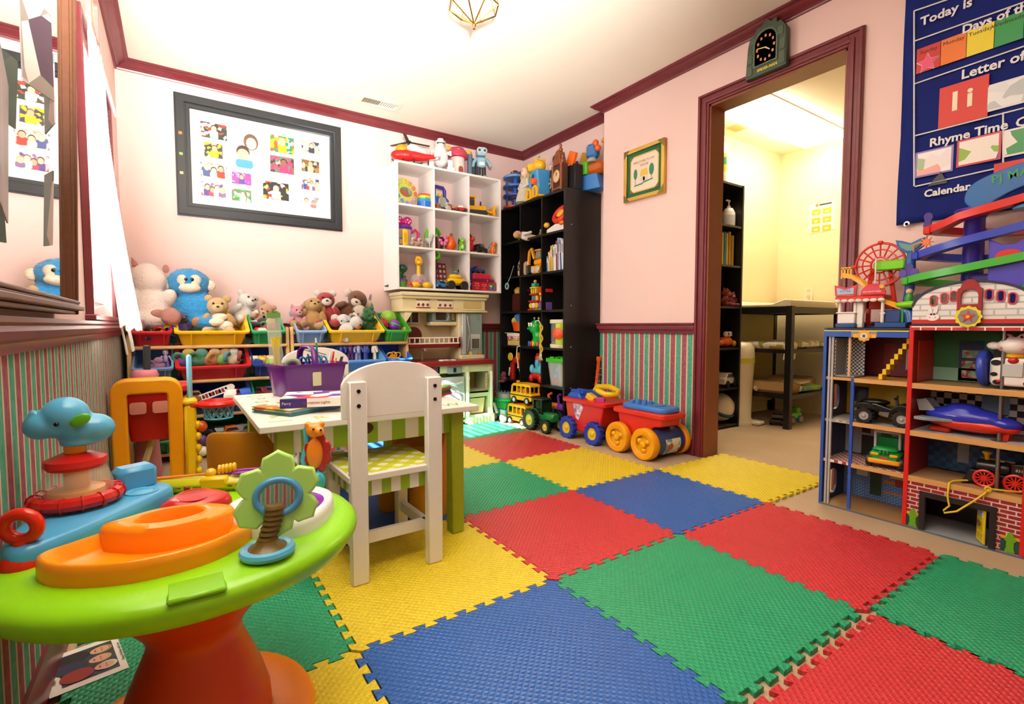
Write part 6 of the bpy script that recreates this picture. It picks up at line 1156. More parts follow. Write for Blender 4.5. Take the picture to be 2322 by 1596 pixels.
# ============================================================ yellow frame push toy, hoop stand behind the activity table
e = T('push_toy_easel', 'yellow framed push toy with red tub and two pale windows', 'push toy', (-.115, 2.87, ZM)); YE = P('#f5a312', .35)
pts = rrect(-.115, .115, .02, .535, .05, 5); MT_ = Euler((R(6), 0, 0)).to_matrix().to_4x4() @ Matrix.Translation((0, -.02, 0))
plate([rrect(-.125, .125, .0, .55, .055, 5), rrect(-.082, .082, .06, .50, .02, 3)], .045, YE, 'frame', e, MT_ @ FR((0, 0, 0), (1, 0, 0), (0, 0, 1), (0, -1, 0)), .008)
b = MB(); vs = []
for a, z in ((.075, .24), (.105, .47), (.10, .47), (.07, .25)): vs += [(x, y + .11, z) for x, y in rrect(-a * 1.02, a * 1.02, -.075 * a / .1, .075 * a / .1, .02, 3)]
tub = b.add(vs, [(j * 16 + i, j * 16 + (i + 1) % 16, (j + 1) * 16 + (i + 1) % 16, (j + 1) * 16 + i) for j in range(3) for i in range(16)] + [tuple(range(48, 64)), tuple(range(15, -1, -1))]).build('tub', P('#c01c1a', .35), e)
MB().prism(rrect(-.135, .16, .02, .215, .03), .465, .50).build('tub_rim', P('#cf2a2c', .3), e, bevel=.01, seg=3)
for x in (-.042, .045): MB(Matrix.Translation((x, .026, .40)) @ Euler((R(-8), 0, 0)).to_matrix().to_4x4()).prism(rrect(-.032, .032, -.028, .028, .012), -.004, .004, 'XZ').build('window_panel', P('#f0a898', .35), tub)
MB().tube([(-.06, .10, .01), (.01, .12, .25)], .016, 6).build('prop_bar', P('#d8cc9c', .45), e); MB().box((0, .05, .012), (.22, .16, .02), None, .006).build('base_tray', YE, e)
for x in (-.115, .115): MB().cyl((x, -.02, .025), (x * 1.08, -.02, .025), .025).build('wheel', P('#24365c', .4), e)
vh = T('toy_vacuum', 'toy vacuum with upright dark handle and pink top behind the yellow frame', 'toy vacuum', (-.135, 3.08, ZM)); MB().lathe([(.05, 0), (.06, .05), (.05, .2), (.045, .5), (.06, .54), (.05, .565), (0, .57)], n=20).build('canister', P('#d88a98', .35), vh, sharp=60); MB().cyl((0.01, 0, .56), (.012, 0, .69), .016, n=14, b=.006).build('handle', P('#2f3438', .35), vh)
hp = T('hoop_stand', 'yellow sports stand with red basketball hoop, blue net and green base', 'toy hoop', (.075, 2.80, ZM)); YS = P('#f0c61a', .35)
MB().prism(smooth_loop([(-.30, -.05), (-.25, .12), (-.05, .18), (.15, .16), (.24, .06), (.2, -.08), (.02, -.13), (-.2, -.12)]), 0, .035).build('base', P('#5cc41e', .35), hp, bevel=.01, seg=3); MB().prism(smooth_loop([(-.24, -.03), (-.2, .07), (-.05, .1), (.1, .08), (.1, -.05), (-.1, -.09)]), .034, .042).build('base_pad', P('#e8d020', .35), hp)
MB().box((-.03, 0, .22), (.05, .09, .40), None, .012).build('post', YS, hp); MB().box((-.03, 0, .43), (.06, .10, .03), None, .01).build('post_cap', YS, hp)
MB().box((-.028, .02, .52), (.022, .05, .26), None, .008).build('backboard_pole', P('#7cc0dc', .3), hp)
q = MB().lathe([(.072, 0), (.085, .004), (.088, .016), (.082, .028), (.070, .03), (.064, .014)], (.085, -.03, .40), n=28); q.box((.0, -.03, .415), (.06, .04, .022), None, .006); q.build('hoop_ring', P('#d0241c', .3), hp)
net = MB()
for k in range(12):
    a0 = 2 * PI * k / 12; c0 = Vector((.085, -.03, 0))
    for s_ in (-1, 1): net.tube([c0 + Vector((.068 * math.cos(a0), .068 * math.sin(a0), .405)), c0 + Vector((.06 * math.cos(a0 + s_ * .26), .06 * math.sin(a0 + s_ * .26), .375)), c0 + Vector((.058 * math.cos(a0), .058 * math.sin(a0), .345))], .0042, 5)
net.torus((.085, -.03, .345), .058, .005, n=24, m=6).build('net', P('#5ab0d4', .35), hp)
for k, (z, cl, r_) in enumerate(((.31, '#ee5a1c', .026), (.245, '#6a3aa0', .022), (.19, '#eceae4', .024))): MB().sph((.015, -.03, z), (r_ * .9, r_, r_), 12, 10).build('side_ball', P(cl, .35), hp)
for k in range(5): MB().sph((-.0, -.035, .10 + k * .055), (.014, .02, .02), 10, 8).build('rib_bump', YS, hp)
MB().box((.0, -.06, .05), (.045, .03, .07), None, .006).build('blue_foot', P('#2a4a98', .35), hp)
# ============================================================ on the kids table
ZT_ = TZ + .0015
cd = T('art_caddy', 'purple plastic art caddy with handle and cut-out grip', 'caddy', (.475, 2.315, ZT_), 16); PU = P('#5c1a78', .22)
b = MB(); vs = []
for a, z in ((.86, 0), (1, .125), (1.05, .125), (1.05, .135), (.97, .135), (.83, .004)): vs += [(x, y, z) for x, y in rrect(-.145 * a, .145 * a, -.085 * a, .085 * a, .02, 3)]
b.add(vs, [(j * 16 + i, j * 16 + (i + 1) % 16, (j + 1) * 16 + (i + 1) % 16, (j + 1) * 16 + i) for j in range(5) for i in range(16)] + [tuple(range(80, 96)), tuple(range(15, -1, -1))]).build('tub', PU, cd, sharp=50)
b = MB(); b.box((0, 0, .065), (.012, .155, .12)); b.tube([(0, -.075, .12), (0, -.06, .185), (0, -.03, .205), (0, .03, .205), (0, .06, .185), (0, .075, .12)], .014, 10, sx=.7); b.build('handle', PU, cd, sharp=70)
MB().box((0, -.0815, .07), (.04, .004, .06), None, .002).build('grip_window', P('#c8c4a0', .3), cd)
def pen(name, label, p, d, L, col, tip, cat='pen', r=.0048):
    o = T(name, label, cat, p, group='pens in the caddy' if cat in ('pen', 'pencil') else None); d = Vector(d).normalized(); MB().cyl((0, 0, 0), d * L, r, n=10).build('barrel', P(col, .3), o); MB().cyl(d * L, d * (L + .022), r * 1.05, r * .7, 10).build('cap', P(tip, .3), o); return o
C0 = Vector((.475, 2.315, ZT_ + .012))
for k, (dx, dy, tx_, ty_, L, c1, c2, nm) in enumerate(((.06, -.01, -.1, 0, .21, '#2f8a90', '#d8d4c8', 'tall teal patterned pencil'), (.09, .0, .25, 0, .15, '#e8e4de', '#e8e4de', 'white marker'), (.10, -.01, .3, .1, .15, '#d8281c', '#d8281c', 'red marker'), (.11, .01, .4, 0, .12, '#f08a2c', '#f08a2c', 'orange marker'), (.12, -.02, .5, .1, .13, '#3a1a4c', '#1c1c20', 'black and violet marker'), (.13, .02, .6, .1, .13, '#d8d8d4', '#3a3a3c', 'grey capped marker'), (.05, .03, -.3, .1, .14, '#3a2a6c', '#5a3aa0', 'indigo pen'), (.08, .04, .1, .2, .13, '#4a4c50', '#2a7a3a', 'grey pen with green cap'))):
    pen('pencil' if 'pencil' in nm else 'marker_pen', '%s standing in the purple caddy' % nm, C0 + Vector((dx * .9, dy + .02, 0)), (tx_ * .6, ty_, 1), L, c1, c2, 'pencil' if 'pencil' in nm else 'pen')
for k, (dx, cl, nm) in enumerate(((.02, '#2a72c0', 'blue'), (.05, '#3a90d8', 'light blue'))):
    s_ = T('safety_scissors', '%s handled scissors stuck in the purple caddy' % nm, 'scissors', C0 + Vector((dx, .01, .03)), rot=(0, -14 + 18 * k, 10)); MB().box((0, 0, .04), (.014, .004, .08)).build('blade', METAL(), s_); MB().torus((-.013, 0, .105), .014, .0045, (0, 1, 0), 16, 6, sy=1.4).build('finger_loop', P(cl, .3), s_); MB().torus((.015, 0, .10), .014, .0045, (0, 1, 0), 16, 6, sy=1.4).build('finger_loop', P(cl, .3), s_)
pb = T('brush_bag', 'clear tall bag of yellow paint brushes standing in the caddy', 'brush bag', C0 + Vector((-.115, .005, -.004)), rot=(0, -3, 10)); MB().box((0, 0, .17), (.055, .012, .34), None, .004).build('bag', GLASS('#e4e4d8', .3), pb); q = MB(); [q.tube([(x, 0, .06), (x * .8, 0, .17), (x * 1.2, 0, .24)], [.004, .005, .009], 8) for x in (-.008, .004, .012)]; q.build('brush', P('#dcc41a', .4), pb); MB().box((0, 0, .335), (.056, .014, .02)).build('header', P('#6a9a4a', .4), pb)
tr_ = T('tape_roll', 'pale green tape roll lying in the purple caddy', 'tape', C0 + Vector((-.06, .0, .085))); MB().torus((0, 0, .03), .026, .010, (.2, 1, .3), 22, 8).build('roll', GLASS('#b8c8a8', .8), tr_); MB().torus((0, 0, .03), .016, .003, (.2, 1, .3), 18, 6).build('core', P('#9aa88c', .5), tr_)
def book(label, p, rz, w, d, h, cover, spine, grp, pages='#efe9da'):
    o = T('book', label, 'book', p, rz, group=grp); MB().box((0, 0, .0015), (w, d, .003)).build('cover', cover, o); MB().box((0, 0, h - .0015), (w, d, .003)).build('cover', cover, o); MB().box((.002, .002, h / 2), (w - .008, d - .008, h - .006)).build('pages', P(pages, .8), o); MB().box((0, -d / 2 + .001, h / 2), (w, .003, h)).build('spine', spine, o); return o
GB = 'books on the kids table'
book('thin teal book at the bottom of the pile by the caddy', (.37, 1.90, ZT_), 30, .26, .19, .010, P('#2a7a8c', .35), P('#2a7a8c', .35), GB)
book('yellow bordered picture book in the pile by the caddy', (.37, 1.90, ZT_ + .0105), 31, .26, .19, .010, PRINT('farm', ['#e8b82c', '#e0d8c0', '#d86a30', '#7aa84c', '#e8c84a'], 22), P('#6a8a80', .4), GB)
bk_ = book('thick white and violet picture book on top of the pile', (.405, 1.875, ZT_ + .0215), -16, .20, .20, .030, PRINT('lights', ['#5a2a98', '#efe9e2', '#3a6a4c', '#c83a4c', '#efe9e2', '#4a2488'], 16), P('#efebe4', .35), GB)
MB().box((-.058, -.1005, .015), (.084, .002, .03)).build('spine_band', P('#3a2878', .35), bk_)
for s__, x, cl in (('Parry', -.08, '#e8e4ee'), ('Christmas Lights', .015, '#b0392c')): text(s__, .013, P(cl, .4), bk_, FR((x, -.1017, .015), (1, 0, 0), (0, 0, 1), (0, -1, 0)), ext=.0003)
for k, (cl, nm) in enumerate((('#c83a58', 'pink'), ('#2f6a4c', 'dark green'), ('#38584c', 'slate green'), ('#a8384c', 'crimson'), ('#8cb84a', 'lime green'))): book('thin %s booklet in the pile at the right table edge' % nm, (.90, 1.955, ZT_ + k * .0075), 40 + (k * 13) % 9 - 4, .15, .12, .007, P(cl, .4), P(cl, .4), 'booklets at the right table edge')
# ============================================================ wooden toy police and fire station
DX0, DX1 = 2.39, 2.615; PY1, PY0, FY0 = 1.062, .745, .405      # police: PY0..PY1, fire: FY0..PY0
LV = (.0, .208, .388, .575, .787)
dh = T('toy_station', 'tall wooden toy police and fire station with four open floors', 'dollhouse', (2.50, .735, 0)); OAK = WOOD('#d9a968', '#c48f4e', .5, 1); BP = P('#2c56b4', .35); RP = P('#d8231c', .35); GP = P('#b4b2b0', .4)
def brickm(name, c1, c2, mort, s, ax=1):
    k = ('bk', name)
    if k not in _M:
        m = newmat('print_' + name, c1, .5); t = NT(m); x = t.xyz(t.pos()); v = t.new('CombineXYZ'); t.link(x[ax], v.inputs[0]); t.link(x[2], v.inputs[1])
        b = t.new('TexBrick'); t.link(v.outputs[0], b.inputs['Vector']); b.inputs['Scale'].default_value = s; b.inputs['Color1'].default_value = lin(c1); b.inputs['Color2'].default_value = lin(c2); b.inputs['Mortar'].default_value = lin(mort); b.inputs['Mortar Size'].default_value = .03; b.inputs['Brick Width'].default_value = .6; b.inputs['Row Height'].default_value = .22
        t.link(b.outputs[0], t.b.inputs['Base Color']); _M[k] = m
    return _M[k]
def checkm(name, c1, c2, per):
    k = ('ck', name)
    if k not in _M:
        m = newmat('print_' + name, c1, .5); t = NT(m); c = t.new('TexChecker'); t.link(t.pos(), c.inputs['Vector']); c.inputs['Scale'].default_value = 1 / per; c.inputs['Color1'].default_value = lin(c1); c.inputs['Color2'].default_value = lin(c2); t.link(c.outputs[0], t.b.inputs['Base Color']); _M[k] = m
    return _M[k]
# back walls, one printed sheet per room
for (y0, y1, k, m) in ((PY0, PY1, 0, brickm('herringbone', '#1f4c94', '#2a5ca8', '#9cc0e0', 30)), (PY0, PY1, 1, P('#b4bcc4', .5)), (PY0, PY1, 2, P('#c9a60c', .5)), (PY0, PY1, 3, P('#6a1214', .5)), (FY0, PY0, 0, P('#2a2a2e', .5)), (FY0, PY0, 1, checkm('blue_tile', '#1c4070', '#2a5c90', .02)), (FY0, PY0, 2, checkm('chequer', '#e4e4e6', '#1e2226', .024)), (FY0, PY0, 3, P('#2f7a44', .5))):
    AB(dh).bx(DX1 - .008, DX1, y0 + .006, y1 - .006, LV[k] + .004, LV[k + 1]).build('back_panel', m, dh)
for y, m, nm in ((PY1 - .005, BP, 'blue'), (PY0 + .0, RP, 'red'), (FY0 + .004, RP, 'red')):
    if nm == 'blue':
        plate([[(0, 0), (.225, 0), (.225, .79), (0, .79)]] + [[(x, z) for x, z in rrect(.06, .14, a, a + .115, .035, 3)] for a in (.03, .42)], .010, P('#24345c', .4), 'side_wall', dh, Matrix.Translation(-Vector(dh.location)) @ FR((DX0, PY1 - .010, 0), (1, 0, 0), (0, 0, 1), (0, 1, 0)))
        AB(dh).bx(DX0 - .004, DX0 + .006, PY1 - .011, PY1 + .001, 0, .787).build('front_edge', BP, dh)
    else:
        AB(dh).bx(DX0 + .004, DX1, y - .006, y + .006, 0, .79).build('side_wall', P('#8c1c1e', .45) if y > .6 else RP, dh); AB(dh).bx(DX0 - .004, DX0 + .008, y - .007, y + .007, 0, .80).build('front_edge', RP, dh)
# floors
for k in range(4):
    AB(dh).bx(DX0 + .004 if k else DX0 - .004, DX1, PY0, PY1, LV[k] - (.012 if k else 0), LV[k] + (.0 if k else .008)).build('floor', [WOOD('#b08a58', '#9a7444', .5, 1), checkm('red_tiles', '#a83a30', '#e0d8d0', .016), checkm('grey_tiles', '#8a8880', '#b4b2a8', .014), OAK][k], dh)
    AB(dh).bx(DX0 + .004 if k else DX0 - .004, DX1, FY0, PY0, LV[k] - (.012 if k else 0), LV[k] + (.0 if k else .008)).build('floor', [P('#9aa0a4', .5), P('#b08860', .5), P('#bcbcc0', .5), WOOD('#a88a60', '#92744c', .5, 1)][k], dh)
    if k: AB(dh).bx(DX0 - .003, DX0 + .005, PY0 + .008, .945, LV[k] - .016, LV[k] + .001).build('floor_edge', OAK, dh); AB(dh).bx(DX0 - .003, DX0 + .005, FY0 + .01, PY0 - .008, LV[k] - .02, LV[k] + .001).build('floor_edge', OAK, dh)
AB(dh).bx(DX0 - .006, DX0 - .001, FY0, PY1, 0, .007).build('plinth_edge', P('#5a6a7c', .5), dh)
# police front: frieze, badge, shaft posts, cage, stairs
AB(dh).bx(DX0 - .002, DX1, PY0 + .006, PY1, .780, .790).build('roof', P('#22262c', .5), dh); AB(dh).bx(DX0 - .005, DX0 + .004, PY0 + .008, PY1, .752, .780).build('frieze', BP, dh); AB(dh).bx(DX0 - .006, DX0 + .003, PY0 + .008, PY1, .776, .780).build('frieze_line', P('#e8d84a', .45), dh); AB(dh).bx(DX0 - .006, DX0, .86, .955, .752, .776).build('frieze_stone', P('#8a8c88', .5), dh)
def star(n, r1, r2, a0=90): return [((r1 if i % 2 == 0 else r2) * math.cos(R(a0 + 180 * i / n)), (r1 if i % 2 == 0 else r2) * math.sin(R(a0 + 180 * i / n))) for i in range(2 * n)]
def face(o, y, z, x=DX0 - .007): return Matrix.Translation(-Vector(o.location)) @ FR((x, y, z), (0, -1, 0), (0, 0, 1), (-1, 0, 0))
bd = plate([star(8, .026, .021)], .003, P('#e8a42a', .4), 'police_badge', dh, face(dh, .905, .757)); plate([rrect(-.042, .042, -.008, .008, .003)], .002, P('#e8b03a', .4), 'badge_bar', dh, face(dh, .905, .757, DX0 - .0055)); plate([ell(0, 0, .013, .013)], .001, P('#e8e0c4', .4), 'badge_disc', bd, face(dh, .905, .757, DX0 - .0105)); plate([star(5, .009, .004)], .001, P('#2a4a9c', .4), 'badge_star', bd, face(dh, .905, .757, DX0 - .0118))
for y in (1.028, 1.04): AB(dh).bx(DX0 + .002, DX0 + .012, y - .004, y + .004, .008, .752).build('lift_rail', GP, dh)
AB(dh).bx(DX0 - .003, DX0 + .007, .938, .950, .008, .575).build('front_post', BP, dh)
cg = AB(dh).bx(DX0 + .01, DX0 + .11, .945, 1.02, .578, .584).build('lift_car', P('#8a8c90', .4), dh)
AB(dh).bx(DX0 + .11, DX0 + .114, .945, 1.02, .578, .745).build('lift_cage', checkm('cage', '#c4c6c8', '#3a3c40', .008), dh); AB(dh).bx(DX0 + .01, DX0 + .11, 1.018, 1.022, .578, .745).build('lift_cage', checkm('cage', '#c4c6c8', '#3a3c40', .008), dh); AB(dh).cyl((DX0 + .014, .965, .582), (DX0 + .014, .965, .752), .006).build('lift_pole', P('#d8b48a', .4), dh)
q = AB(dh)
for k in range(8): q.bx(DX0 + .03, DX0 + .075, .862 - k * .013 - .013, .862 - k * .013, .577 + k * .0215, .577 + (k + 1) * .0215)
q.build('stairs', P('#e8c81a', .4), dh)
# printed furniture on the back walls (flat print on the sheets)
def sheet(y0, y1, z0, z1, m, nm='printed_picture', x=DX1 - .0086): AB(dh).bx(x - .0006, x, y0, y1, z0, z1).build(nm, m, dh)
sheet(.90, .945, .035, .165, P('#1f4a34', .5), 'printed_cabinet'); sheet(.80, .89, .10, .112, P('#c87a30', .5)); sheet(.77, .89, .055, .062, P('#c87a30', .5)); sheet(.955, 1.0, .11, .19, P('#bcd4d8', .5)); sheet(.78, .87, .125, .17, P('#d8c8a0', .5)); sheet(.80, .85, .095, .125, P('#9c2a24', .5), x=DX1 - .0095)
sheet(.93, .985, .21, .30, P('#23262a', .5)); sheet(.83, .89, .23, .29, P('#3a3e44', .5)); sheet(.87, .91, .31, .35, P('#5a80a8', .5)); sheet(.95, .985, .31, .37, P('#2a2c30', .5)); sheet(.965, 1.03, .45, .52, P('#2a2c30', .5)); sheet(.80, .83, .61, .74, P('#d8b0a8', .5)); sheet(.87, .91, .60, .72, P('#8c2a28', .5)); sheet(.775, .80, .60, .70, P('#2f5a8c', .5))
sheet(.58, .655, .58, .74, P('#1f3f6c', .5), 'printed_bookcase')
for z in (.592, .63, .672): sheet(.59, .645, z, z + .03, PRINT('bk%d' % int(z * 1000), ['#8fb49c', '#a82c2c', '#7aa08c', '#c8b878'], 70), x=DX1 - .0095)
sheet(.46, .555, .66, .735, P('#22282a', .5)); sheet(.41, .735, .578, .63, P('#8cc0a4', .5)); sheet(.61, .645, .25, .37, P('#98a8b8', .5)); sheet(.41, .575, .21, .28, P('#a8201e', .5), 'printed_kitchen'); sheet(.41, .575, .278, .286, P('#c89a5c', .5)); sheet(.50, .58, .46, .54, P('#7fa4c4', .5)); sheet(.41, .46, .42, .53, P('#3a5c9c', .5))
AB(dh).bx(DX0 + .05, DX1 - .01, .735, .738, .578, .74).build('inner_door', P('#c8301c', .45), dh)
# fire station ground floor: brick front with an open garage
q = plate([[(PY0 - FY0 - .012, .008), (PY0 - FY0 - .012, .19), (.0, .19), (.0, .008), (.058, .008), (.058, .14), (.245, .14), (.245, .008)]], .008, brickm('red_brick', '#8c1a20', '#a02228', '#d8c4bc', 14), 'brick_front', dh, Matrix.Translation(-Vector(dh.location)) @ FR((DX0 + .008, PY0 - .006, 0), (0, -1, 0), (0, 0, 1), (-1, 0, 0)))
plate([[(.245, .008), (.262, .008), (.262, .158), (.042, .158), (.042, .008), (.06, .008), (.06, .138), (.245, .138)]], .010, P('#1d1b1b', .5), 'garage_frame', dh, Matrix.Translation(-Vector(dh.location)) @ FR((DX0 - .001, PY0 - .006, 0), (0, -1, 0), (0, 0, 1), (-1, 0, 0)))
dr = T('x', 'x', 'x'); bpy.data.objects.remove(dr)
MD = Matrix.Translation((DX0 - .004, FY0 + .10, .012)) @ Euler((0, 0, R(-62))).to_matrix().to_4x4()
gd = MB(Matrix.Translation(-Vector(dh.location)) @ MD).box((-.001, .036, .062), (.006, .07, .124)).build('garage_door', P('#e8cf1e', .4), dh, bevel=.001)
for y, z, w, h in ((.036, .105, .05, .022), (.022, .06, .02, .035), (.05, .06, .02, .035), (.022, .022, .02, .025), (.05, .022, .02, .025)): MB(Matrix.Translation(-Vector(dh.location)) @ MD).box((-.0045, y, z), (.001, w, h)).build('door_panel', P('#b8c8d8' if z > .1 else '#c9ae12', .4), gd)
MB(Matrix.Translation(-Vector(dh.location)) @ MD).torus((-.008, .036, .068), .008, .0025, (1, 0, 0), 14, 6).build('knocker', P('#5a4a28', .4), gd)
for y in (PY0 - .028, FY0 + .035):
    h_ = plate([[(-.013, 0), (.013, 0), (.013, .008), (.010, .012), (.010, .038), (.015, .041), (.015, .047), (.010, .05), (.009, .06), (.004, .068), (0, .073), (-.004, .068), (-.009, .06), (-.010, .05), (-.015, .047), (-.015, .041), (-.010, .038), (-.010, .012), (-.013, .008)]], .002, P('#6aa818', .4), 'hydrant', dh, face(dh, y, .010, DX0 - .0005))
    AB(dh).bx(DX0 - .0003, DX0 + .001, y - .03, y + .025, .055, .066).build('pipe_print', P('#d8a82a', .5), dh); AB(dh).bx(DX0 - .0002, DX0 + .001, y - .03, y + .025, .01, .055).build('hedge_print', P('#1f4a48', .5), dh)
AB(dh).bx(DX0 + .10, DX0 + .11, FY0 + .10, PY0 - .07, .11, .13).build('hose_print', P('#d8a81c', .5), dh)
AB(dh).cyl((DX0 + .04, FY0 + .085, .21), (DX0 + .04, FY0 + .085, .79), .006, n=14).build('fire_pole', METAL('#9a9c9e', .3), dh)
for z in LV[1:4]: AB(dh).lathe([(.022, 0), (.022, .0012)], (DX0 + .04, FY0 + .085, z), n=20).build('pole_hole', P('#4a4640', .5), dh)
# fire roof front with arch, oval windows and red hatch
ym = (FY0 + PY0) / 2; hw = (PY0 - FY0) / 2
arch = [(-hw, .0), (hw, .0), (hw, .05)] + [(hw * math.cos(R(a)) * .98, .05 + .085 * math.sin(R(a))) for a in range(8, 173, 8)] + [(-hw, .05)]
ov = [rrect(y - .008, y + .008, z - .017, z + .017, .0078, 4) for y, z in ((-.105, .072), (-.073, .080), (-.046, .086), (.05, .087), (.08, .081), (.11, .072))]
plate([arch] + ov, .010, brickm('white_brick', '#dcdcd8', '#e6e6e2', '#b4b8ba', 10), 'roof_front', dh, face(dh, ym, .822, DX0 + .004))
for o_ in ov:
    c_ = (sum(p[0] for p in o_) / len(o_), sum(p[1] for p in o_) / len(o_)); plate([[(c_[0] + (p[0] - c_[0]) * 1.45, c_[1] + (p[1] - c_[1]) * 1.22) for p in o_], o_], .004, P('#d23a48', .4), 'oval_window', dh, face(dh, ym, .822, DX0 - .006))
plate([[(x * 1.02, z * 1.0 + .006) for x, z in arch[2:]] + [(x * .985, z - .002) for x, z in arch[2:][::-1]]], .012, P('#272c3c', .45), 'roof_trim', dh, face(dh, ym, .822, DX0 + .003))
AB(dh).bx(DX0 - .009, DX0 + .004, FY0, PY0, .808, .823).build('red_band', P('#c8201c', .4), dh); AB(dh).bx(DX0 - .009, DX0 + .004, FY0, PY0, .798, .808).build('black_band', P('#26221f', .5), dh); AB(dh).bx(DX0 - .009, DX1, FY0, PY0, .782, .798).build('brick_band', brickm('band', '#c0242a', '#cc2e30', '#f0e8e4', 13), dh)
ht = plate([[(-.034, 0), (.034, 0), (.034, .11)] + arcpts(0, .11, .026, 10, 170, 8, .035) + [(-.034, .11)], [(-.024, .055), (.024, .055), (.024, .085)] + arcpts(0, .085, .024, 5, 175, 8, .025) + [(-.024, .085)]], .012, P('#9c1f1c', .4), 'roof_hatch', dh, face(dh, ym, .822, DX0 - .006))
fb = plate([star(12, .040, .035)], .003, P('#e8d82a', .4), 'fire_badge', dh, face(dh, ym, .832, DX0 - .019)); plate([ell(0, 0, .029, .029, 8)], .002, P('#8a8a88', .4), 'badge_plate', fb, face(dh, ym, .832, DX0 - .0225)); plate([star(5, .022, .009)], .002, P('#c83a1c', .4), 'badge_star', fb, face(dh, ym, .832, DX0 - .0248)); plate([ell(0, 0, .006, .006, 12)], .001, P('#e8a81c', .4), 'badge_centre', fb, face(dh, ym, .832, DX0 - .027))
bn = plate([ell(0, 0, .020, .014, 20)], .0012, P('#f0e4e6', .4), 'rabbit_sticker', dh, face(dh, ym + .105, .832, DX0 - .0102))
for s_ in (-1, 1): plate([[(x * math.cos(.25 * s_) + z * math.sin(.25 * s_), z * math.cos(.25 * s_) - x * math.sin(.25 * s_) + .024) for x, z in ell(s_ * .002, 0, .006, .018, 12)]], .0012, P('#f0e4e6', .4), 'rabbit_ear', bn, face(dh, ym + .105 - s_ * .006, .832, DX0 - .0102)); plate([ell(s_ * .008, -.001, .002, .0015, 8)], .0006, P('#c83a5a', .4), 'rabbit_eye', bn, face(dh, ym + .105, .832, DX0 - .0116))
# ------------------------------------------------------------ toys parked on its floors
av = T('toy_quad_bike', 'black toy quad bike on the yellow police floor', 'toy quad bike', (DX0 + .075, .845, LV[2] + .001), FX + 8, .95); DK_ = P('#17181a', .25)
MB().prism([(-.10, .05), (.10, .05), (.11, .07), (.06, .085), (.02, .075), (-.03, .09), (-.11, .088)], -.04, .04, 'XZ').build('body', DK_, av, bevel=.008); MB().sph((-.04, 0, .093), (.055, .028, .014)).build('seat', DK_, av)
for x in (-.07, .065):
    MB().prism([(x - .045, .065)] + [(x + .04 * math.cos(R(a)), .062 + .03 * math.sin(R(a))) for a in range(160, 10, -15)] + [(x + .045, .065)], -.058, .058, 'XZ').build('fender', DK_, av, bevel=.003)
    for y in (-.05, .05): wheel(av, (x, y, .034), .034, .03, '#1d1d1f', '#a8a8a6', treads=14)
q = MB(); q.tube([(.03, -.045, .12), (.035, 0, .112), (.03, .045, .12)], .005, 6); q.cyl((.04, 0, .08), (.035, 0, .115), .006); q.build('handlebar', P('#4a4a4c', .3), av); MB().box((0, -.036, .05), (.04, .006, .03), (0, 15, 0), .003).build('engine', METAL('#9c9a96', .35), av)
jp = T('toy_jeep', 'green toy jeep with open cab on the police middle floor', 'toy jeep', (DX0 + .075, .835, LV[1] + .001), FX + 8, 1.0); GJ = P('#1f9a48', .28)
MB().box((0, 0, .05), (.105, .12, .045), None, .012).build('body', GJ, jp); MB().prism([(-.06, .05), (.06, .05), (.05, .078), (-.05, .08)], -.05, .045, 'XY').build('bonnet', GJ, jp, (0, -.0, 0), bevel=.004) if False else MB().box((0, -.035, .078), (.085, .055, .02), None, .01).build('bonnet', GJ, jp)
MB().box((0, -.062, .03), (.11, .012, .02), None, .005).build('bumper', P('#f0a81c', .3), jp); MB().box((0, .04, .085), (.09, .012, .07), None, .005).build('seat_back', GJ, jp); q = MB(); [q.box((x, -.005, .11), (.010, .012, .07), None, .003) for x in (-.042, .042)]; q.box((0, -.005, .145), (.094, .012, .010), None, .003); q.build('windscreen', P('#c8ccc8', .3), jp)
for x in (-.032, .032): MB().box((x, -.0615, .058), (.028, .006, .012), None, .003).build('headlight', P('#f0b01c', .3), jp)
q = MB(); [q.sph((x, -.062, .068), (.006, .006, .012), 8, 6) for x in (-.012, 0, .012)]; q.build('grille', P('#157a36', .3), jp); MB().box((0, -.0635, .046), (.025, .002, .008)).build('name_plate', P('#d8403c', .3), jp)
for x in (-.055, .055):
    for y in (-.035, .04): wheel(jp, (x, y, .026), .026, .018, '#202022', '#a8a8a4', axis=(1, 0, 0))
pl = T('toy_shuttle', 'blue and red toy space plane with grey wings', 'toy plane', (DX0 + .07, .575, LV[2] + .001), FX - 6, 1.08)
q = MB(); q.sph((-.015, 0, .062), (.12, .05, .035)); q.sph((.075, 0, .052), (.06, .035, .025)); q.sph((-.02, 0, .08), (.06, .04, .03)); q.build('upper_hull', P('#2a34b8', .22), pl, remesh=.006); q = MB(); q.sph((0, 0, .04), (.125, .048, .028)); q.sph((.09, 0, .04), (.04, .03, .02)); q.build('lower_hull', P('#d83018', .25), pl, remesh=.006)
for s_ in (-1, 1): MB().prism([(-.13, s_ * .03), (-.02, s_ * .035), (-.10, s_ * .085), (-.135, s_ * .08)], .042, .054).build('wing', P('#8f959a', .3), pl, bevel=.003); MB().prism([(-.14, .07), (-.09, .075), (-.12, .115), (-.15, .11)], s_ * .025 - .003, s_ * .025 + .003, 'XZ').build('tail_fin', P('#8f959a', .3), pl)
MB().prism([(.08, .0), (.10, .0), (.105, .03), (.07, .03)], -.012, .012, 'XZ').build('landing_leg', P('#c82a18', .3), pl); MB().cyl((.09, -.008, .008), (.09, .008, .008), .008).build('nose_wheel', P('#a0a0a0', .3), pl); MB().box((-.08, 0, .01), (.06, .05, .02), None, .005).build('tail_skid', P('#b82a18', .3), pl)
tn = T('toy_train', 'black toy steam engine with red spoked wheels on the fire station floor', 'toy train', (DX0 + .085, .49, LV[1] + .001), FX + 4, .95)
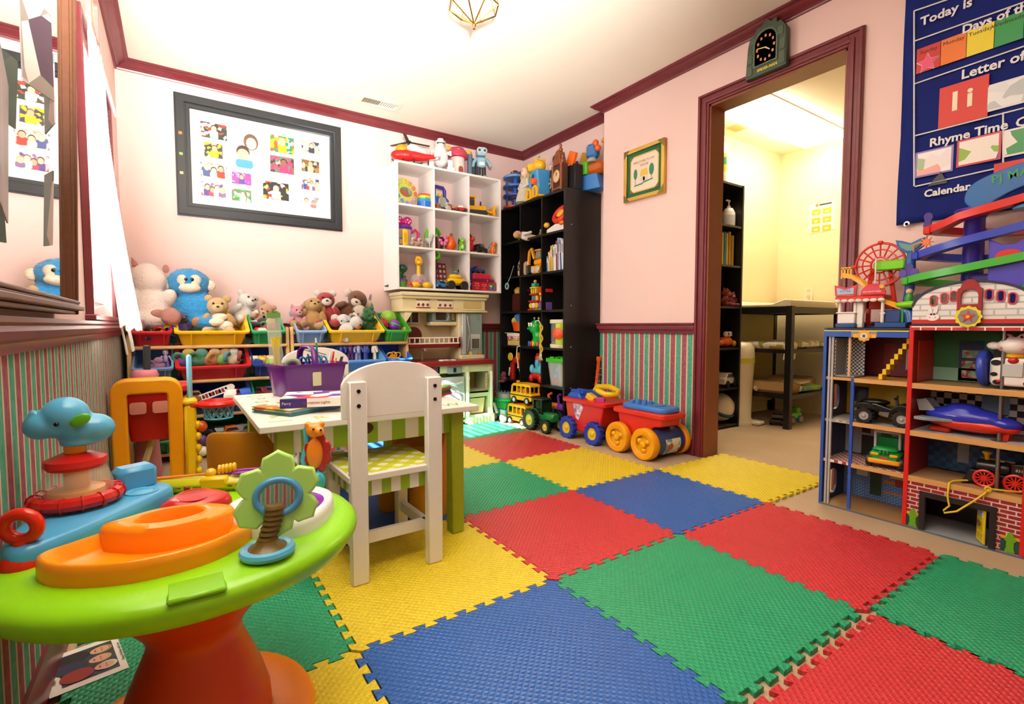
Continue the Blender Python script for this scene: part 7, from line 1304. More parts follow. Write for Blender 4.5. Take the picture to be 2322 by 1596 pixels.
MB().box((0, 0, .045), (.15, .05, .02), None, .005).build('chassis', P('#1a1a1c', .3), tn); MB().lathe([(.026, 0), (.028, .01), (.028, .08), (.026, .09)], (-.065, 0, .075), (1, 0, 0), 20).build('boiler', P('#151517', .25), tn, sharp=60); MB().prism([(.03, .055), (.085, .055), (.08, .11), (.035, .105)], -.03, .03, 'XZ').build('cab', P('#18181a', .3), tn, bevel=.006); MB().prism([(-.11, .0), (-.06, .02), (-.05, .06), (-.085, .06)], -.03, .03, 'XZ').build('cowcatcher', P('#17171a', .3), tn, bevel=.004); MB().lathe([(.006, .10), (.008, .12), (.016, .13), (.014, .133)], (-.04, 0, 0), n=12).build('chimney', P('#d8a81c', .3), tn); MB().box((0, 0, .102), (.02, .016, .01), None, .003).build('dome', P('#b8bcc0', .2), tn)
for x in (-.04, .045):
    for y in (-.034, .034):
        w = MB().torus((x, y, .034), .030, .005, (0, 1, 0), 22, 6)
        for a in range(0, 180, 30): w.box((x, y, .034), (.056, .004, .004), (0, a, 0))
        w.cyl((x, y - .005, .034), (x, y + .005, .034), .009); w.build('wheel', P('#d8281c', .3), tn)
text('8310', .014, P('#d8d8d4', .4), tn, FR((.057, -.0312, .082), (1, 0, 0), (0, 0, 1), (0, -1, 0)), ext=.0003)
cw = T('cow_ride_toy', 'white spotted cow toy with big blue drum wheel', 'cow toy', (DX0 + .075, .475, LV[3] + .001), FX, .92); CW = P('#efece6', .28)
MB().prism(rrect(-.055, .075, .01, .12, .02), -.04, .04, 'XZ').build('body', CW, cw, bevel=.012, seg=3); q = MB(); q.sph((.01, -.02, .165), (.05, .04, .034)); q.sph((-.012, -.01, .195), (.017, .02, .02)); q.sph((.032, -.01, .195), (.017, .02, .02)); q.sph((.066, -.015, .165), (.022, .012, .016)); q.sph((-.05, -.015, .165), (.022, .012, .016)); q.build('head', CW, cw, remesh=.005)
for x in (-.010, .03): MB().sph((x, -.03, .20), .005, 8, 6).build('eye', EYE, cw)
for x in (-.025, .045): MB().sph((x, -.055, .16), (.008, .005, .006), 8, 6).build('cheek', P('#e89aa0', .4), cw)
MB().lathe([(.03, 0), (.032, .01), (.02, .018)], (.01, -.01, .122), n=18).build('bow', P('#f0c01c', .3), cw)
for x, z, r_ in ((-.035, .10, .014), (.055, .10, .014), (-.04, .055, .010), (.06, .06, .011), (-.03, .025, .012), (.055, .025, .012)): MB().lathe([(r_, 0), (r_, .0015)], (x, -.0402, z), (0, -1, 0), 14, sx=1.1, sy=.8).build('spot', P('#1c1c1f', .3), cw)
MB().box((.012, -.042, .072), (.06, .006, .05), None, .004).build('mirror_panel', P('#c4cccc', .08), cw); MB().sph((-.025, -.042, .03), (.008, .005, .006)).build('button', P('#d82c28', .3), cw); MB().sph((.012, -.04, .11), (.016, .008, .012)).build('red_nose_knob', P('#c01c1a', .3), cw)
MB().lathe([(.066, -.014), (.072, -.008), (.072, .008), (.066, .014)], (-.075, 0, .075), (1, 0, .05), 30).build('drum_wheel', P('#2a44b4', .28), cw, sharp=60); MB().lathe([(.05, -.01), (.05, .01)], (.09, 0, .06), (1, 0, 0), 24).build('drum_wheel', P('#2a9a8c', .3), cw)
rp_ = T('yellow_rope', 'yellow plastic rope looped from the toy train over the garage', 'rope', (DX0 - .005, .52, LV[1] + .004)); MB().tube([(.06, .05, .01), (.03, .085, .004), (.0, .09, .0), (-.004, .092, -.05), (-.006, .085, -.085), (-.012, .10, -.105), (-.02, .095, -.112), (-.02, .06, -.095), (-.014, .02, -.05), (-.006, -.01, -.012), (.0, -.02, .008), (.03, -.06, .005), (.06, -.09, .004)], .0035, 8).build('strand', P('#e8c81e', .35), rp_, sharp=80); MB().torus((-.003, -.018, .006), .008, .0035, (1, .4, 0), 12, 6).build('knot', P('#e8c81e', .35), rp_)
# ============================================================ ferris wheel park on the police roof
ZP = .791; fp = T('ferris_park', 'red toy ferris wheel park with white booth, yellow slide and mermaid tail sign', 'toy park', (2.50, .905, ZP)); RF = P('#de3016', .3); YF = P('#f2b01a', .3)
b = AB(fp); b.bx(2.42, 2.59, .775, .885, ZP, ZP + .022, .003); b.bx(2.42, 2.56, .955, 1.035, ZP, ZP + .018, .003); b.bx(2.50, 2.60, .78, 1.03, ZP, ZP + .008); b.build('base', P('#1f4a8c', .35), fp); AB(fp).bx(2.44, 2.52, .80, .86, ZP + .02, ZP + .075, .004).build('blue_box', P('#1c3f7c', .35), fp)
q = AB(fp); C_ = Vector((2.53, .912, ZP + .27)); q.torus(C_, .092, .005, (1, 0, 0), 36, 6); q.torus(C_, .066, .003, (1, 0, 0), 30, 5); q.torus(C_, .034, .004, (1, 0, 0), 24, 5); q.lathe([(.022, -.008), (.022, .008)], C_, (1, 0, 0), 18)
for k in range(16): a = 2 * PI * k / 16; q.tube([C_ + Vector((0, math.cos(a), math.sin(a))) * .03, C_ + Vector((0, math.cos(a), math.sin(a))) * .092], .0032, 5); q.sph(C_ + Vector((-.004, math.cos(a), math.sin(a))) * 1 - Vector((0, math.cos(a), math.sin(a))) * .95, .005, 6, 5) if False else None
for k in range(4): a = R(90 * k + 90); q.box(C_ + Vector((-.0, math.cos(a) * .096, math.sin(a) * .096)), (.02, .018, .014), None, .003)
q.build('big_wheel', RF, fp, sharp=60)
b = AB(fp); [b.box((2.545, y, ZP + .13), (.012, .014, .26), (a, 0, 0)) for y, a in ((.862, -8), (.965, 10))]; b.bx(2.53, 2.55, .855, .965, ZP + .08, ZP + .12, .003); b.bx(2.53, 2.55, .945, .96, ZP, ZP + .12, .003); b.build('wheel_frame', RF, fp)
def ribbon(pts, w, h, side):
    """moulded track: floor strip with a low wall along both sides; side = horizontal direction across"""
    b = MB(); vs = []; fs = []; t = .004
    for i, p in enumerate(pts):
        p = Vector(p); d = Vector(pts[min(i + 1, len(pts) - 1)]) - Vector(pts[max(i - 1, 0)]); s_ = Vector((d.y, -d.x, 0)); s_ = s_.normalized() if s_.length > 1e-6 else Vector(side)
        for u, z in ((-w / 2, h), (-w / 2, -t), (w / 2, -t), (w / 2, h), (w / 2 - t, h), (w / 2 - t, 0), (-w / 2 + t, 0), (-w / 2 + t, h)): vs.append(p + s_ * u + Vector((0, 0, z)))
    n = len(pts)
    for i in range(n - 1):
        for j in range(8): k = (j + 1) % 8; fs.append((i * 8 + j, i * 8 + k, (i + 1) * 8 + k, (i + 1) * 8 + j))
    fs += [tuple(range(7, -1, -1)), tuple((n - 1) * 8 + j for j in range(8))]
    return b.add(vs, fs)
L_ = Vector(fp.location)
def loc_path(pts, o): return [Vector(p) - Vector(o.location) for p in pts]
ribbon(loc_path([(2.46, 1.02, ZP + .225), (2.46, .985, ZP + .215), (2.46, .95, ZP + .19), (2.455, .92, ZP + .155), (2.455, .89, ZP + .12), (2.455, .84, ZP + .095), (2.46, .80, ZP + .075)], fp), .036, .016, (1, 0, 0)).build('slide', YF, fp); b = AB(fp); b.bx(2.445, 2.475, .99, 1.03, ZP + .22, ZP + .224); [b.bx(2.443, 2.447, y, y + .006, ZP + .215, ZP + .26) for y in (.985, .997, 1.009, 1.021)]; b.bx(2.443, 2.448, .985, 1.028, ZP + .255, ZP + .264); b.build('slide_deck', YF, fp)
AB(fp).tube([(2.46, .80, ZP + .075), (2.455, .775, ZP + .06), (2.45, .768, ZP + .02)], .02, 10).build('blue_slide_end', P('#1d58a8', .25), fp, sharp=80)
b = AB(fp); b.bx(2.43, 2.50, .962, 1.03, ZP + .018, ZP + .065, .003); b.bx(2.425, 2.505, .957, 1.035, ZP + .062, ZP + .068, .002)
for y in (.965, 1.025): b.bx(2.435, 2.455, y - .006, y + .006, ZP + .065, ZP + .12, .003)
b.bx(2.44, 2.46, .935, .96, ZP, ZP + .12, .003); b.build('booth', P('#ece6e0', .35), fp); b = AB(fp); b.cyl((2.435, .862, ZP + .02), (2.435, .862, ZP + .12), .006); b.bx(2.43, 2.446, .852, .872, ZP + .055, ZP + .064, .002); b.build('awning_post', P('#ece6e0', .35), fp)
b = AB(fp); b.prism([(2.415, ZP + .115), (2.50, ZP + .118), (2.50, ZP + .145), (2.43, ZP + .145)], .85, 1.035, 'XZ') if False else b.bx(2.42, 2.50, .852, 1.038, ZP + .116, ZP + .138, .005); b.build('awning', RF, fp); q = AB(fp); [q.sph((2.42, .863 + k * .0275, ZP + .116), (.006, .0135, .008), 8, 6) for k in range(7)]; q.build('awning_scallop', P('#e8e0da', .4), fp)
s1 = plate([[(-.04, 0), (.04, 0), (.044, .045), (.0, .035), (-.044, .048)]], .006, P('#d8283a', .35), 'booth_sign', fp, Matrix.Translation(-L_) @ FR((2.421, .995, ZP + .138), (0, -1, 0), (0, 0, 1), (-1, 0, 0))); plate([[(-.032, .006), (.032, .006), (.034, .034), (0, .026), (-.034, .036)]], .001, P('#a8c0d8', .4), 'sign_panel', s1, Matrix.Translation(-L_) @ FR((2.414, .995, ZP + .138), (0, -1, 0), (0, 0, 1), (-1, 0, 0))); text('LITTLE', .014, P('#3a4a98', .4), s1, Matrix.Translation(-L_) @ FR((2.4125, .995, ZP + .158), (0, -1, 0), (0, 0, 1), (-1, 0, 0)), ext=.0003)
s2 = plate([[(-.045, 0), (.045, 0)] + arcpts(0, .004, .045, 0, 180, 12, .042)], .006, P('#d82834', .35), 'arch_sign', fp, Matrix.Translation(-L_) @ FR((2.421, .892, ZP + .138), (0, -1, 0), (0, 0, 1), (-1, 0, 0))); plate([[(-.036, .010), (.03, .010)] + arcpts(-.003, .012, .033, 0, 180, 10, .026)], .001, P('#d8345c', .4), 'sign_panel', s2, Matrix.Translation(-L_) @ FR((2.414, .892, ZP + .138), (0, -1, 0), (0, 0, 1), (-1, 0, 0))); text('ADVENTURES', .011, P('#f4e8d8', .4), s2, Matrix.Translation(-L_) @ FR((2.4125, .894, ZP + .15), (0, -1, 0), (0, 0, 1), (-1, 0, 0)), ext=.0003); plate([star(8, .012, .007)], .002, P('#e8a83a', .4), 'sun_badge', s2, Matrix.Translation(-L_) @ FR((2.413, .86, ZP + .17), (0, -1, 0), (0, 0, 1), (-1, 0, 0)))
AB(fp).box((2.50, .865, ZP + .262), (.03, .11, .04), None, .005).build('green_gondola', P('#7cd81a', .28), fp); AB(fp).cyl((2.47, .905, ZP + .175), (2.47, .905, ZP + .295), .003).build('white_rod', P('#eae6e0', .3), fp)
AB(fp).tube([(2.50, .805, ZP + .10), (2.49, .79, ZP + .16), (2.50, .795, ZP + .24), (2.50, .792, ZP + .31)], [.012, .017, .02, .014], 10).build('mermaid_tail', P('#2a64a8', .3), fp, sharp=80)
tf = plate([[(-.012, 0), (.012, 0), (.04, .022), (.05, .055), (.03, .05), (0, .036), (-.03, .05), (-.05, .055), (-.04, .022)]], .008, P('#2c6cae', .3), 'tail_fluke', fp, Matrix.Translation(-L_) @ FR((2.496, .792, ZP + .305), (0, -1, 0), (0, 0, 1), (-1, 0, 0)), .002); plate([[(-.008, .006), (.008, .006), (.032, .024), (.04, .045), (0, .03), (-.04, .045), (-.032, .024)]], .001, P('#6a9a94', .4), 'fluke_panel', tf, Matrix.Translation(-L_) @ FR((2.483, .792, ZP + .306), (0, -1, 0), (0, 0, 1), (-1, 0, 0)))
rd = T('green_rider', 'lime green toy racer with seated green figure on the tower track end', 'toy vehicle', (2.44, .765, ZP + .075), FX - 5)
q = MB(); q.sph((0, 0, .018), (.06, .026, .016)); q.sph((.05, 0, .025), (.022, .018, .026)); q.build('hull', P('#82d41c', .28), rd, remesh=.005); MB().lathe([(.013, .025), (.016, .045), (.010, .06)], (-.01, 0, 0), n=12).build('torso', P('#2f9a3c', .3), rd); MB().sph((-.01, 0, .07), .012, 10, 8).build('head', P('#d8b48a', .4), rd); MB().lathe([(.02, -.01), (.02, .01)], (.025, 0, .04), (0, 1, 0), 14).build('wheel_pod', P('#1c1c20', .3), rd); MB().cyl((-.03, 0, -.075), (-.03, 0, .01), .005).build('stand', P('#3a9a2c', .3), rd)
# ============================================================ spiral track tower behind the fire station roof
tw = T('track_tower', 'violet toy tower with red, blue and green spiral tracks and blue sign', 'toy tower', (2.515, .60, ZP)); VI = P('#3a2aa8', .3)
AB(tw).lathe([(.034, 0), (.033, .02), (.031, .41), (.036, .42), (.055, .435), (.06, .442), (.058, .448), (0, .448)], (2.515, .605, ZP), n=24).build('column', VI, tw, sharp=50)
def track(z, col, zr, nm, yl):
    f = [(2.445, .30, z + zr), (2.432, .42, z + zr * .82), (2.43, .52, z + zr * .58), (2.435, .62, z + zr * .36), (2.455, yl - .05, z + zr * .14), (2.48, yl, z)]
    bk2 = [(2.505, yl - .012, z - .004), (2.545, yl - .06, z - .012), (2.57, yl - .12, z - .02), (2.575, yl - .20, z - .028), (2.57, yl - .28, z - .034)]
    t = ribbon(loc_path(f + bk2, tw), .045, .024, (1, 0, 0)).build(nm, P(col, .28), tw); AB(tw).box((2.478, yl + .012, z + .008), (.05, .024, .032), None, .004).build('track_stop', P(col, .28), t)
    return t
track(1.165, '#d8281c', .085, 'red_track', .72); track(1.07, '#2f46c0', .085, 'blue_track', .755); track(.972, '#45b83a', .075, 'green_track', .785)
sg = plate([smooth_loop([(-.10, -.03), (-.06, -.062), (-.01, -.03), (.06, .0), (.16, .012), (.20, .05), (.16, .075), (.06, .075), (-.04, .05), (-.09, .02)])], .010, P('#2f72b8', .25), 'sign_board', tw, Matrix.Translation(-Vector(tw.location)) @ FR((2.47, .518, 1.29), (0, -1, 0), (0, 0, 1), (-1, 0, 0)), .004)
text('PJ MASKS', .04, P('#2f9a6a', .3), sg, Matrix.Translation(-Vector(tw.location)) @ FR((2.457, .47, 1.332), Vector((0, -1, .12)).normalized(), Vector((0, .12, 1)).normalized(), (-1, 0, 0)), ext=.003, bold=.001)
AB(tw).lathe([(.05, 0), (.052, .006), (.045, .012)], (2.46, .44, 1.205), n=22).build('sky_disc', P('#4a9ad8', .25), tw); AB(tw).box((2.50, .45, 1.235), (.06, .12, .05), None, .012).build('launch_box', P('#1c2a6c', .3), tw)
pn = plate([[(-.05, -.13), (.05, -.13), (.05, .09), (.052, .125), (.018, .098), (-.018, .098), (-.052, .12), (-.05, .09)]], .010, P('#5148c8', .3), 'tower_panel', tw, Matrix.Translation(-Vector(tw.location)) @ FR((2.445, .49, .985), (0, -1, 0), (0, 0, 1), (-1, 0, 0)), .003); plate([ell(0, 0, .036, .022, 24)], .002, P('#d82a28', .3), 'panel_oval', pn, Matrix.Translation(-Vector(tw.location)) @ FR((2.431, .49, 1.045), (0, -1, 0), (0, 0, 1), (-1, 0, 0)))
AB(tw).sph((2.47, .585, .905), (.02, .035, .04)).build('green_pod', P('#1fae2c', .15), tw); AB(tw).sph((2.44, .43, .91), (.03, .03, .05)).build('green_pod', P('#1fae2c', .15), tw); AB(tw).box((2.47, .50, .975), (.02, .2, .03), None, .008).build('arrow_board', P('#4a3a98', .35), tw); AB(tw).bx(2.45, 2.60, .42, .68, ZP - .002, ZP + .03, .005).build('tower_foot', VI, tw)
for nm, l_, p, cl in (('track_figure', 'small violet silhouette figure on the red track end', (2.475, .735, 1.19), '#3c2a8c'), ('splat_marker', 'orange splat shaped marker on the blue track end', (2.475, .765, 1.095), '#ee7a3a'), ('track_figure', 'cluster of violet silhouette badges on the green track end', (2.475, .79, .998), '#4a3a9c')):
    o = T(nm, l_, 'toy marker', p)
    if nm == 'splat_marker': MB().tube([(0, .012, 0), (0, .012, .028), (0, -.01, .034)], .0025, 6).build('stem', P(cl, .35), o); plate([[((.022 if i % 2 == 0 else .009) * math.cos(R(i * 22.5)), (.022 if i % 2 == 0 else .009) * math.sin(R(i * 22.5))) for i in range(16)]], .004, P(cl, .35), 'splat', o, FR((0, -.028, .034), (0, -1, 0), (0, 0, 1), (-1, 0, 0)), .001)
    else:
        plate([smooth_loop([(-.012, 0), (.012, 0), (.010, .02), (.016, .035), (.010, .05), (-.004, .052), (-.012, .04), (-.008, .02)])], .005, P(cl, .35), 'badge', o, FR((0, 0, 0), (0, -1, 0), (0, 0, 1), (-1, 0, 0)), .001); MB().box((0, 0, .001), (.01, .02, .003)).build('foot', P(cl, .35), o)
        if 'cluster' in l_:
            for dy, dz in ((-.02, 0), (.018, -.002)): plate([ell(0, .016, .013, .015, 14)], .005, P('#5a44ac', .35), 'badge', o, FR((-.002, dy, dz), (0, -1, 0), (0, 0, 1), (-1, 0, 0)), .001)
# ============================================================ things on the walls and ceiling
# collage photo frame on the back wall
fz0, fz1, fx0, fx1 = 1.512, 2.278, .033, 1.067; fo = T('collage_frame', 'large black photo collage frame with white mat on the pink wall', 'picture frame', ((fx0 + fx1) / 2, YB, (fz0 + fz1) / 2)); BF = P('#2b3034', .3)
fw_, fh_ = (fx1 - fx0) / 2, (fz1 - fz0) / 2
for d0, d1, y in ((0, .08, .02), (.008, .05, .032), (.062, .078, .026)):
    plate([[(-fw_ + d0, -fh_ + d0), (fw_ - d0, -fh_ + d0), (fw_ - d0, fh_ - d0), (-fw_ + d0, fh_ - d0)], [(-fw_ + d1, -fh_ + d1), (fw_ - d1, -fh_ + d1), (fw_ - d1, fh_ - d1), (-fw_ + d1, fh_ - d1)]], y, BF, 'frame', fo, FR((0, 0, 0), (1, 0, 0), (0, 0, 1), (0, -1, 0)), .002)
MB().box((0, -.006, 0), (2 * fw_ - .14, .01, 2 * fh_ - .14)).build('mat_board', P('#f2e8de', .6, .02), fo)
def people(par, M, w, h, n, cols, seed=0):
    """printed people on a small flat photo: a shirt, a face and hair each"""
    for i in range(n):
        u = ((i + .5) / n - .5) * w * .8 + (.06 * w if seed % 2 else 0); r = min(h * .2, w * .34 / n ** .7); v = h * (.12 - .16 * (i % 2))
        for lp, cl in ((rrect(u - r * 1.2, u + r * 1.2, -h * .48, v - r * .6, r * .4), cols[(i + 1) % len(cols)]), (ell(u, v + r * .25, r * .95, r * 1.1, 14), ['#3a281c', '#6a4a30', '#c8a878', '#241a14'][(i + seed) % 4]), (ell(u, v, r * .8, r, 14), ['#e2b79c', '#d8a486', '#eccab4', '#8a5a44'][(i * 3 + seed) % 4 if seed == 7 else (i + seed) % 3])):
            M = M @ Matrix.Translation((0, 0, .0003)); plate([lp], .0002, P(cl, .5), 'photo_shape', par, M)
PH = [(485, 297, 54, 38, ['#2a3a30', '#e8e0d4', '#a83a2c', '#f0e4d0', '#3a4a3c']), (484, 341, 38, 36, ['#3a3e44', '#e0c01c', '#d8b898', '#d8b414']), (485, 386, 54, 36, ['#d8c0b4', '#4a5a8c', '#efe4dc', '#a83c30', '#c89a70']), (484, 430, 50, 34, ['#d8b4bc', '#5a4a8c', '#c84a5c', '#e8d8d4', '#8a6a9c']),
      (548, 405, 42, 30, ['#d84a9c', '#5a4a98', '#e07ab0', '#3a5aa0', '#d8d0d4']), (548, 443, 42, 30, ['#3f8a48', '#c8c0bc', '#8a6a58', '#5aa858']), (640, 328, 56, 44, ['#1f8a58', '#e8b41c', '#d85a30', '#d8d8e4', '#e89a24']), (640, 374, 56, 44, ['#8a5a60', '#d83a6c', '#3a8a6c', '#4a2c24', '#b8a0a0']),
      (626, 433, 60, 46, ['#23302a', '#efe8dc', '#c8342c', '#e8c41c', '#1f2a26']), (704, 334, 44, 32, ['#e4ccc0', '#3a3a44', '#d8a898', '#8fa8a0']), (704, 377, 44, 32, ['#7a5a34', '#d8b898', '#3a3c3c', '#9a7444']), (704, 418, 44, 32, ['#c8b8a8', '#3a4a9c', '#d83a3c', '#e8dcd0', '#7a5a9c']), (703, 459, 44, 30, ['#efe8e4', '#d8dcdc', '#c87a84', '#e8e4de', '#8aa0a8'])]
for k, (px, py, w, h, cols) in enumerate(PH):
    c = GY(px, py, YB - .012); wm = w / 374 * 1.034; hm = h * 2.62e-3
    p_ = MB().box((c.x - fo.location.x, -.0118, c.z - fo.location.z), (wm, .0012, hm)).build('photo', PRINT('ph%d' % k, cols[:1] * 2 + cols, 50), fo)
    people(p_, FR((c.x - fo.location.x, -.0125, c.z - fo.location.z), (1, 0, 0), (0, 0, 1), (0, -1, 0)), wm, hm, [1, 1, 3, 4, 1, 1, 1, 1, 1, 1, 1, 5, 2][k], cols, k)
c = GY(562, 340, YB - .012); cl_ = Vector((c.x - fo.location.x, -.0118, c.z - fo.location.z)); ph = MB().box(cl_, (.195, .0012, .255)).build('photo', P('#e8d4c4', .5), fo); PX = FR(cl_ + Vector((0, -.0007, 0)), (1, 0, 0), (0, 0, 1), (0, -1, 0))
for lp, cl2 in ((ell(.02, .055, .045, .055), '#6a5040'), (ell(.022, .045, .032, .04), '#e6c0aa'), (rrect(-.02, .085, -.125, -.0, .03), '#dcc4b8'), (ell(-.03, -.02, .04, .045), '#4a3526'), (ell(-.03, -.035, .036, .036), '#e0b296'), (rrect(-.075, .03, -.126, -.07, .02), '#4a9ad0')):
    PX = PX @ Matrix.Translation((0, 0, .0003)); plate([lp], .0002, P(cl2, .5), 'photo_shape', ph, PX)
for k, (z, cl2) in enumerate(((.13, '#e8843a'), (.0, '#8cc84a'), (-.12, '#e0b48a'))): MB().box((-fw_ + .028, -.033, z), (.022, .008, .02), None, .005).build('sticker', P(cl2, .4), fo)
# welcome sampler between shelf and door
wz0, wz1, wy0, wy1 = 1.652, 1.993, 2.142, 2.482; wf = T('sampler_frame', 'gold framed welcome to my house needlework with green mat', 'picture frame', (XR, (wy0 + wy1) / 2, (wz0 + wz1) / 2)); WM = FR((0, 0, 0), (0, -1, 0), (0, 0, 1), (-1, 0, 0)); GO = METAL('#d8b45a', .3); hs = .17
def sq(a): return [(-a, -a), (a, -a), (a, a), (-a, a)]
plate([sq(hs), sq(hs - .008)], .022, P('#6a3a1c', .4), 'frame_side', wf, WM); plate([sq(hs), sq(hs - .020)], .026, GO, 'frame', wf, WM, .002); MB().box((-.008, 0, 0), (.012, 2 * hs - .03, 2 * hs - .03)).build('green_mat', P('#146a48', .7), wf); plate([sq(.122), sq(.114)], .016, GO, 'inner_frame', wf, WM); MB().box((-.0148, 0, 0), (.002, .23, .23)).build('canvas', P('#e8dac4', .8), wf)
for sx_ in (-1, 1):
    for sz_ in (-1, 1): plate([[(sx_ * hs, sz_ * hs), (sx_ * (hs - .05), sz_ * hs), (sx_ * hs, sz_ * (hs - .05))]], .028, METAL('#8a7a44', .45), 'corner_ornament', wf, WM, .001); plate([[(sx_ * .122, sz_ * .122), (sx_ * .09, sz_ * .122), (sx_ * .122, sz_ * .09)]], .018, METAL('#8a7a44', .45), 'corner_ornament', wf, WM)
def wt(u, v): return WM @ Matrix.Translation((u, v, .0161))
text('WELCOME TO MY', .022, P('#a8504c', .6), wf, wt(-.005, .075), ext=.0003); text('HOUSE', .022, P('#a8504c', .6), wf, wt(.0, .05), ext=.0003)
for lp, cl2, nm in (([(-.035, -.02), (.035, -.02), (.025, .02), (-.025, .02)], '#e8c040', 'stitched_roof'), (rrect(-.032, .032, -.055, -.02, .002), '#d8d0c0', 'stitched_wall'), (ell(-.075, .0, .016, .035), '#3a8a5c', 'stitched_tree'), (ell(.062, .005, .02, .038), '#3a8a5c', 'stitched_tree'), (rrect(-.077, -.073, -.07, -.035, .001), '#9a6a5a', 'stitched_trunk'), (rrect(.06, .064, -.06, -.03, .001), '#9a6a5a', 'stitched_trunk'), (rrect(-.009, .007, -.055, -.03, .001), '#5a5a54', 'stitched_door'), ([(-.085, -.072), (-.02, -.068), (0, -.06), (.075, -.055), (.075, -.062), (.0, -.07), (-.02, -.078), (-.085, -.08)], '#3a8a5c', 'stitched_grass')): plate([lp], .0005, P(cl2, .7), nm, wf, wt(0, 0))
# clock over the door
ck = T('wall_clock', 'dark green castle shaped wall clock above the door', 'clock', (XR - .024, 1.475, 2.24)); CKM = FR((0, 0, 0), (0, -1, 0), (0, 0, 1), (-1, 0, 0)); GN = P('#4a5a4a', .6, .25)
plate([[(-.105, -.125), (.105, -.125), (.10, .06), (.075, .10), (.055, .10), (.05, .125), (.025, .12), (.0, .14), (-.03, .115), (-.05, .115), (-.06, .085), (-.085, .075), (-.095, .03)]], .03, GN, 'case', ck, CKM, .003)
plate([[(-.065, -.085), (.065, -.085), (.065, .03)] + arcpts(0, .03, .065, 0, 180, 12) + [(-.065, .03)], [(-.056, -.077), (.056, -.077), (.056, .03)] + arcpts(0, .03, .056, 0, 180, 12) + [(-.056, .03)]], .038, P('#5c6e5a', .6), 'arch', ck, CKM); plate([[(-.057, -.078), (.057, -.078), (.057, .03)] + arcpts(0, .03, .057, 0, 180, 12) + [(-.057, .03)]], .033, P('#2c2e2c', .4), 'dial', ck, CKM)
for a in range(12): t = R(90 - 30 * a); plate([rrect(-.005, .005, -.007, .007, .002)], .0012, P('#d8905a', .5), 'hour_mark', ck, CKM @ Matrix.Translation((.045 * math.cos(t), .0 + .06 * math.sin(t), .034)))
for w, h, a, cl2 in ((.006, .045, 80, '#e8d83a'), (.007, .03, -130, '#d8d0b8')): plate([[(-w / 2, 0), (w / 2, 0), (w / 3, h), (-w / 3, h)]], .001, P(cl2, .4), 'hand', ck, CKM @ Matrix.Translation((0, .0, .036)) @ Matrix.Rotation(R(a), 4, 'Z'))
for x, y, w, h in ((-.085, -.09, .03, .05), (.087, -.085, .028, .06), (.087, -.02, .026, .05), (-.083, -.03, .024, .045), (.075, .05, .03, .04), (-.07, .055, .025, .03)): plate([rrect(x - w / 2, x + w / 2, y - h / 2, y + h / 2, .004)], .036, P('#55664f', .6), 'stone', ck, CKM, .001)
text('SPIDER-MAN', .019, P('#e8d81e', .4), ck, CKM @ Matrix.Translation((.01, -.104, .0325)), ext=.0008, bold=.0004)
# blue calendar chart
cx = XR - .004; ch = T('calendar_chart', 'blue fabric calendar chart with white lettering and pocket cards', 'wall chart', (cx, .58, 1.85)); NAVY = newmat('navy_cloth', '#17246e', .8, 0, .2); _t = NT(NAVY); _t.bump(_t.noise(5, 3, _t.obj()), .5, .03); _t.val(_t.mix(_t.noise(9, 3, _t.obj()), lin('#1a2a7c'), lin('#142061')), _t.b.inputs['Base Color'])
b = MB(); ny, nz = 24, 30; y0, y1, z0, z1 = .20, .30, 0, 0; vs = []; fs = []
for i in range(nz + 1):
    z = 1.235 + (2.30 - 1.235) * i / nz
    for j in range(ny + 1):
        y = .888 - (.888 - .15) * j / ny + (.02 * (1 - i / 6) * (-1 if False else 0) if i < 6 else 0); vs.append((-.006 - .006 * math.sin(j * .9 + i * .35) * (1 if i < 12 else .5) - (.004 * (1 - i / 8) if i < 8 else 0), y - .58, z - 1.85))
for i in range(nz):
    for j in range(ny): a = i * (ny + 1) + j; fs.append((a, a + 1, a + ny + 2, a + ny + 1))
cl_o = b.add(vs, fs).build('cloth', NAVY, ch, sharp=180); m_ = cl_o.modifiers.new('thick', 'SOLIDIFY'); m_.thickness = .003; m_.offset = 1
def cp(px, py): p = GX(px, py, cx - .016); return p.y, p.z
def cm(y, z, d=.0): return FR((-.016 - d, y - .58, z - 1.85), (0, -1, 0), (0, 0, 1), (-1, 0, 0))
WL = P('#e6e6ea', .6)
for s_, px, py, h in (('Today is', 2088, 52, .048), ('Days of the Week', 2182, 70, .044), ('Letter of the Week', 2180, 172, .05), ('Rhyme Time', 2108, 326, .046), ('Calendar', 2096, 441, .040), ('Colors', 2303, 281, .046), ('Letters', 2245, 410, .034)):
    y, z = cp(px, py); text(s_, h, WL, ch, cm(y, z, .004), ext=.0006, bold=.0012, align='LEFT')
def cline(p, q, w=.006):
    (ya, za), (yb, zb) = cp(*p), cp(*q); MB().tube([(-.0165, ya - .58, za - 1.85), (-.0165, yb - .58, zb - 1.85)], w / 2, 6).build('white_piping', WL, ch)
for p, q in (((2073, 25), (2073, 422)), ((2073, 25), (2322, -60)), ((2075, 93), (2322, 5)), ((2075, 190), (2322, 105)), ((2075, 308), (2322, 245)), ((2075, 423), (2322, 368)), ((2275, 255), (2275, 370))): cline(p, q)
ys_, zs_ = cp(2078, 148); wd_ = .098
for k, (cl2, nm) in enumerate((('#c8281c', 'Sunday'), ('#e8781c', 'Monday'), ('#ecd820', 'Tuesday'), ('#239a4c', 'Wednesday'), ('#5a9ad0', 'Thursday'), ('#3a4aa8', 'Friday'))):
    y = ys_ - wd_ * (k + .5) * .82; c_ = MB().box((-.0175, y - .58, zs_ + .012 - 1.85), (.003, wd_ * .80, .10)).build('day_card', P(cl2, .45), ch); text(nm, .021, P('#2a2018', .5), c_, cm(y, zs_ + .043, .0035), ext=.0002)
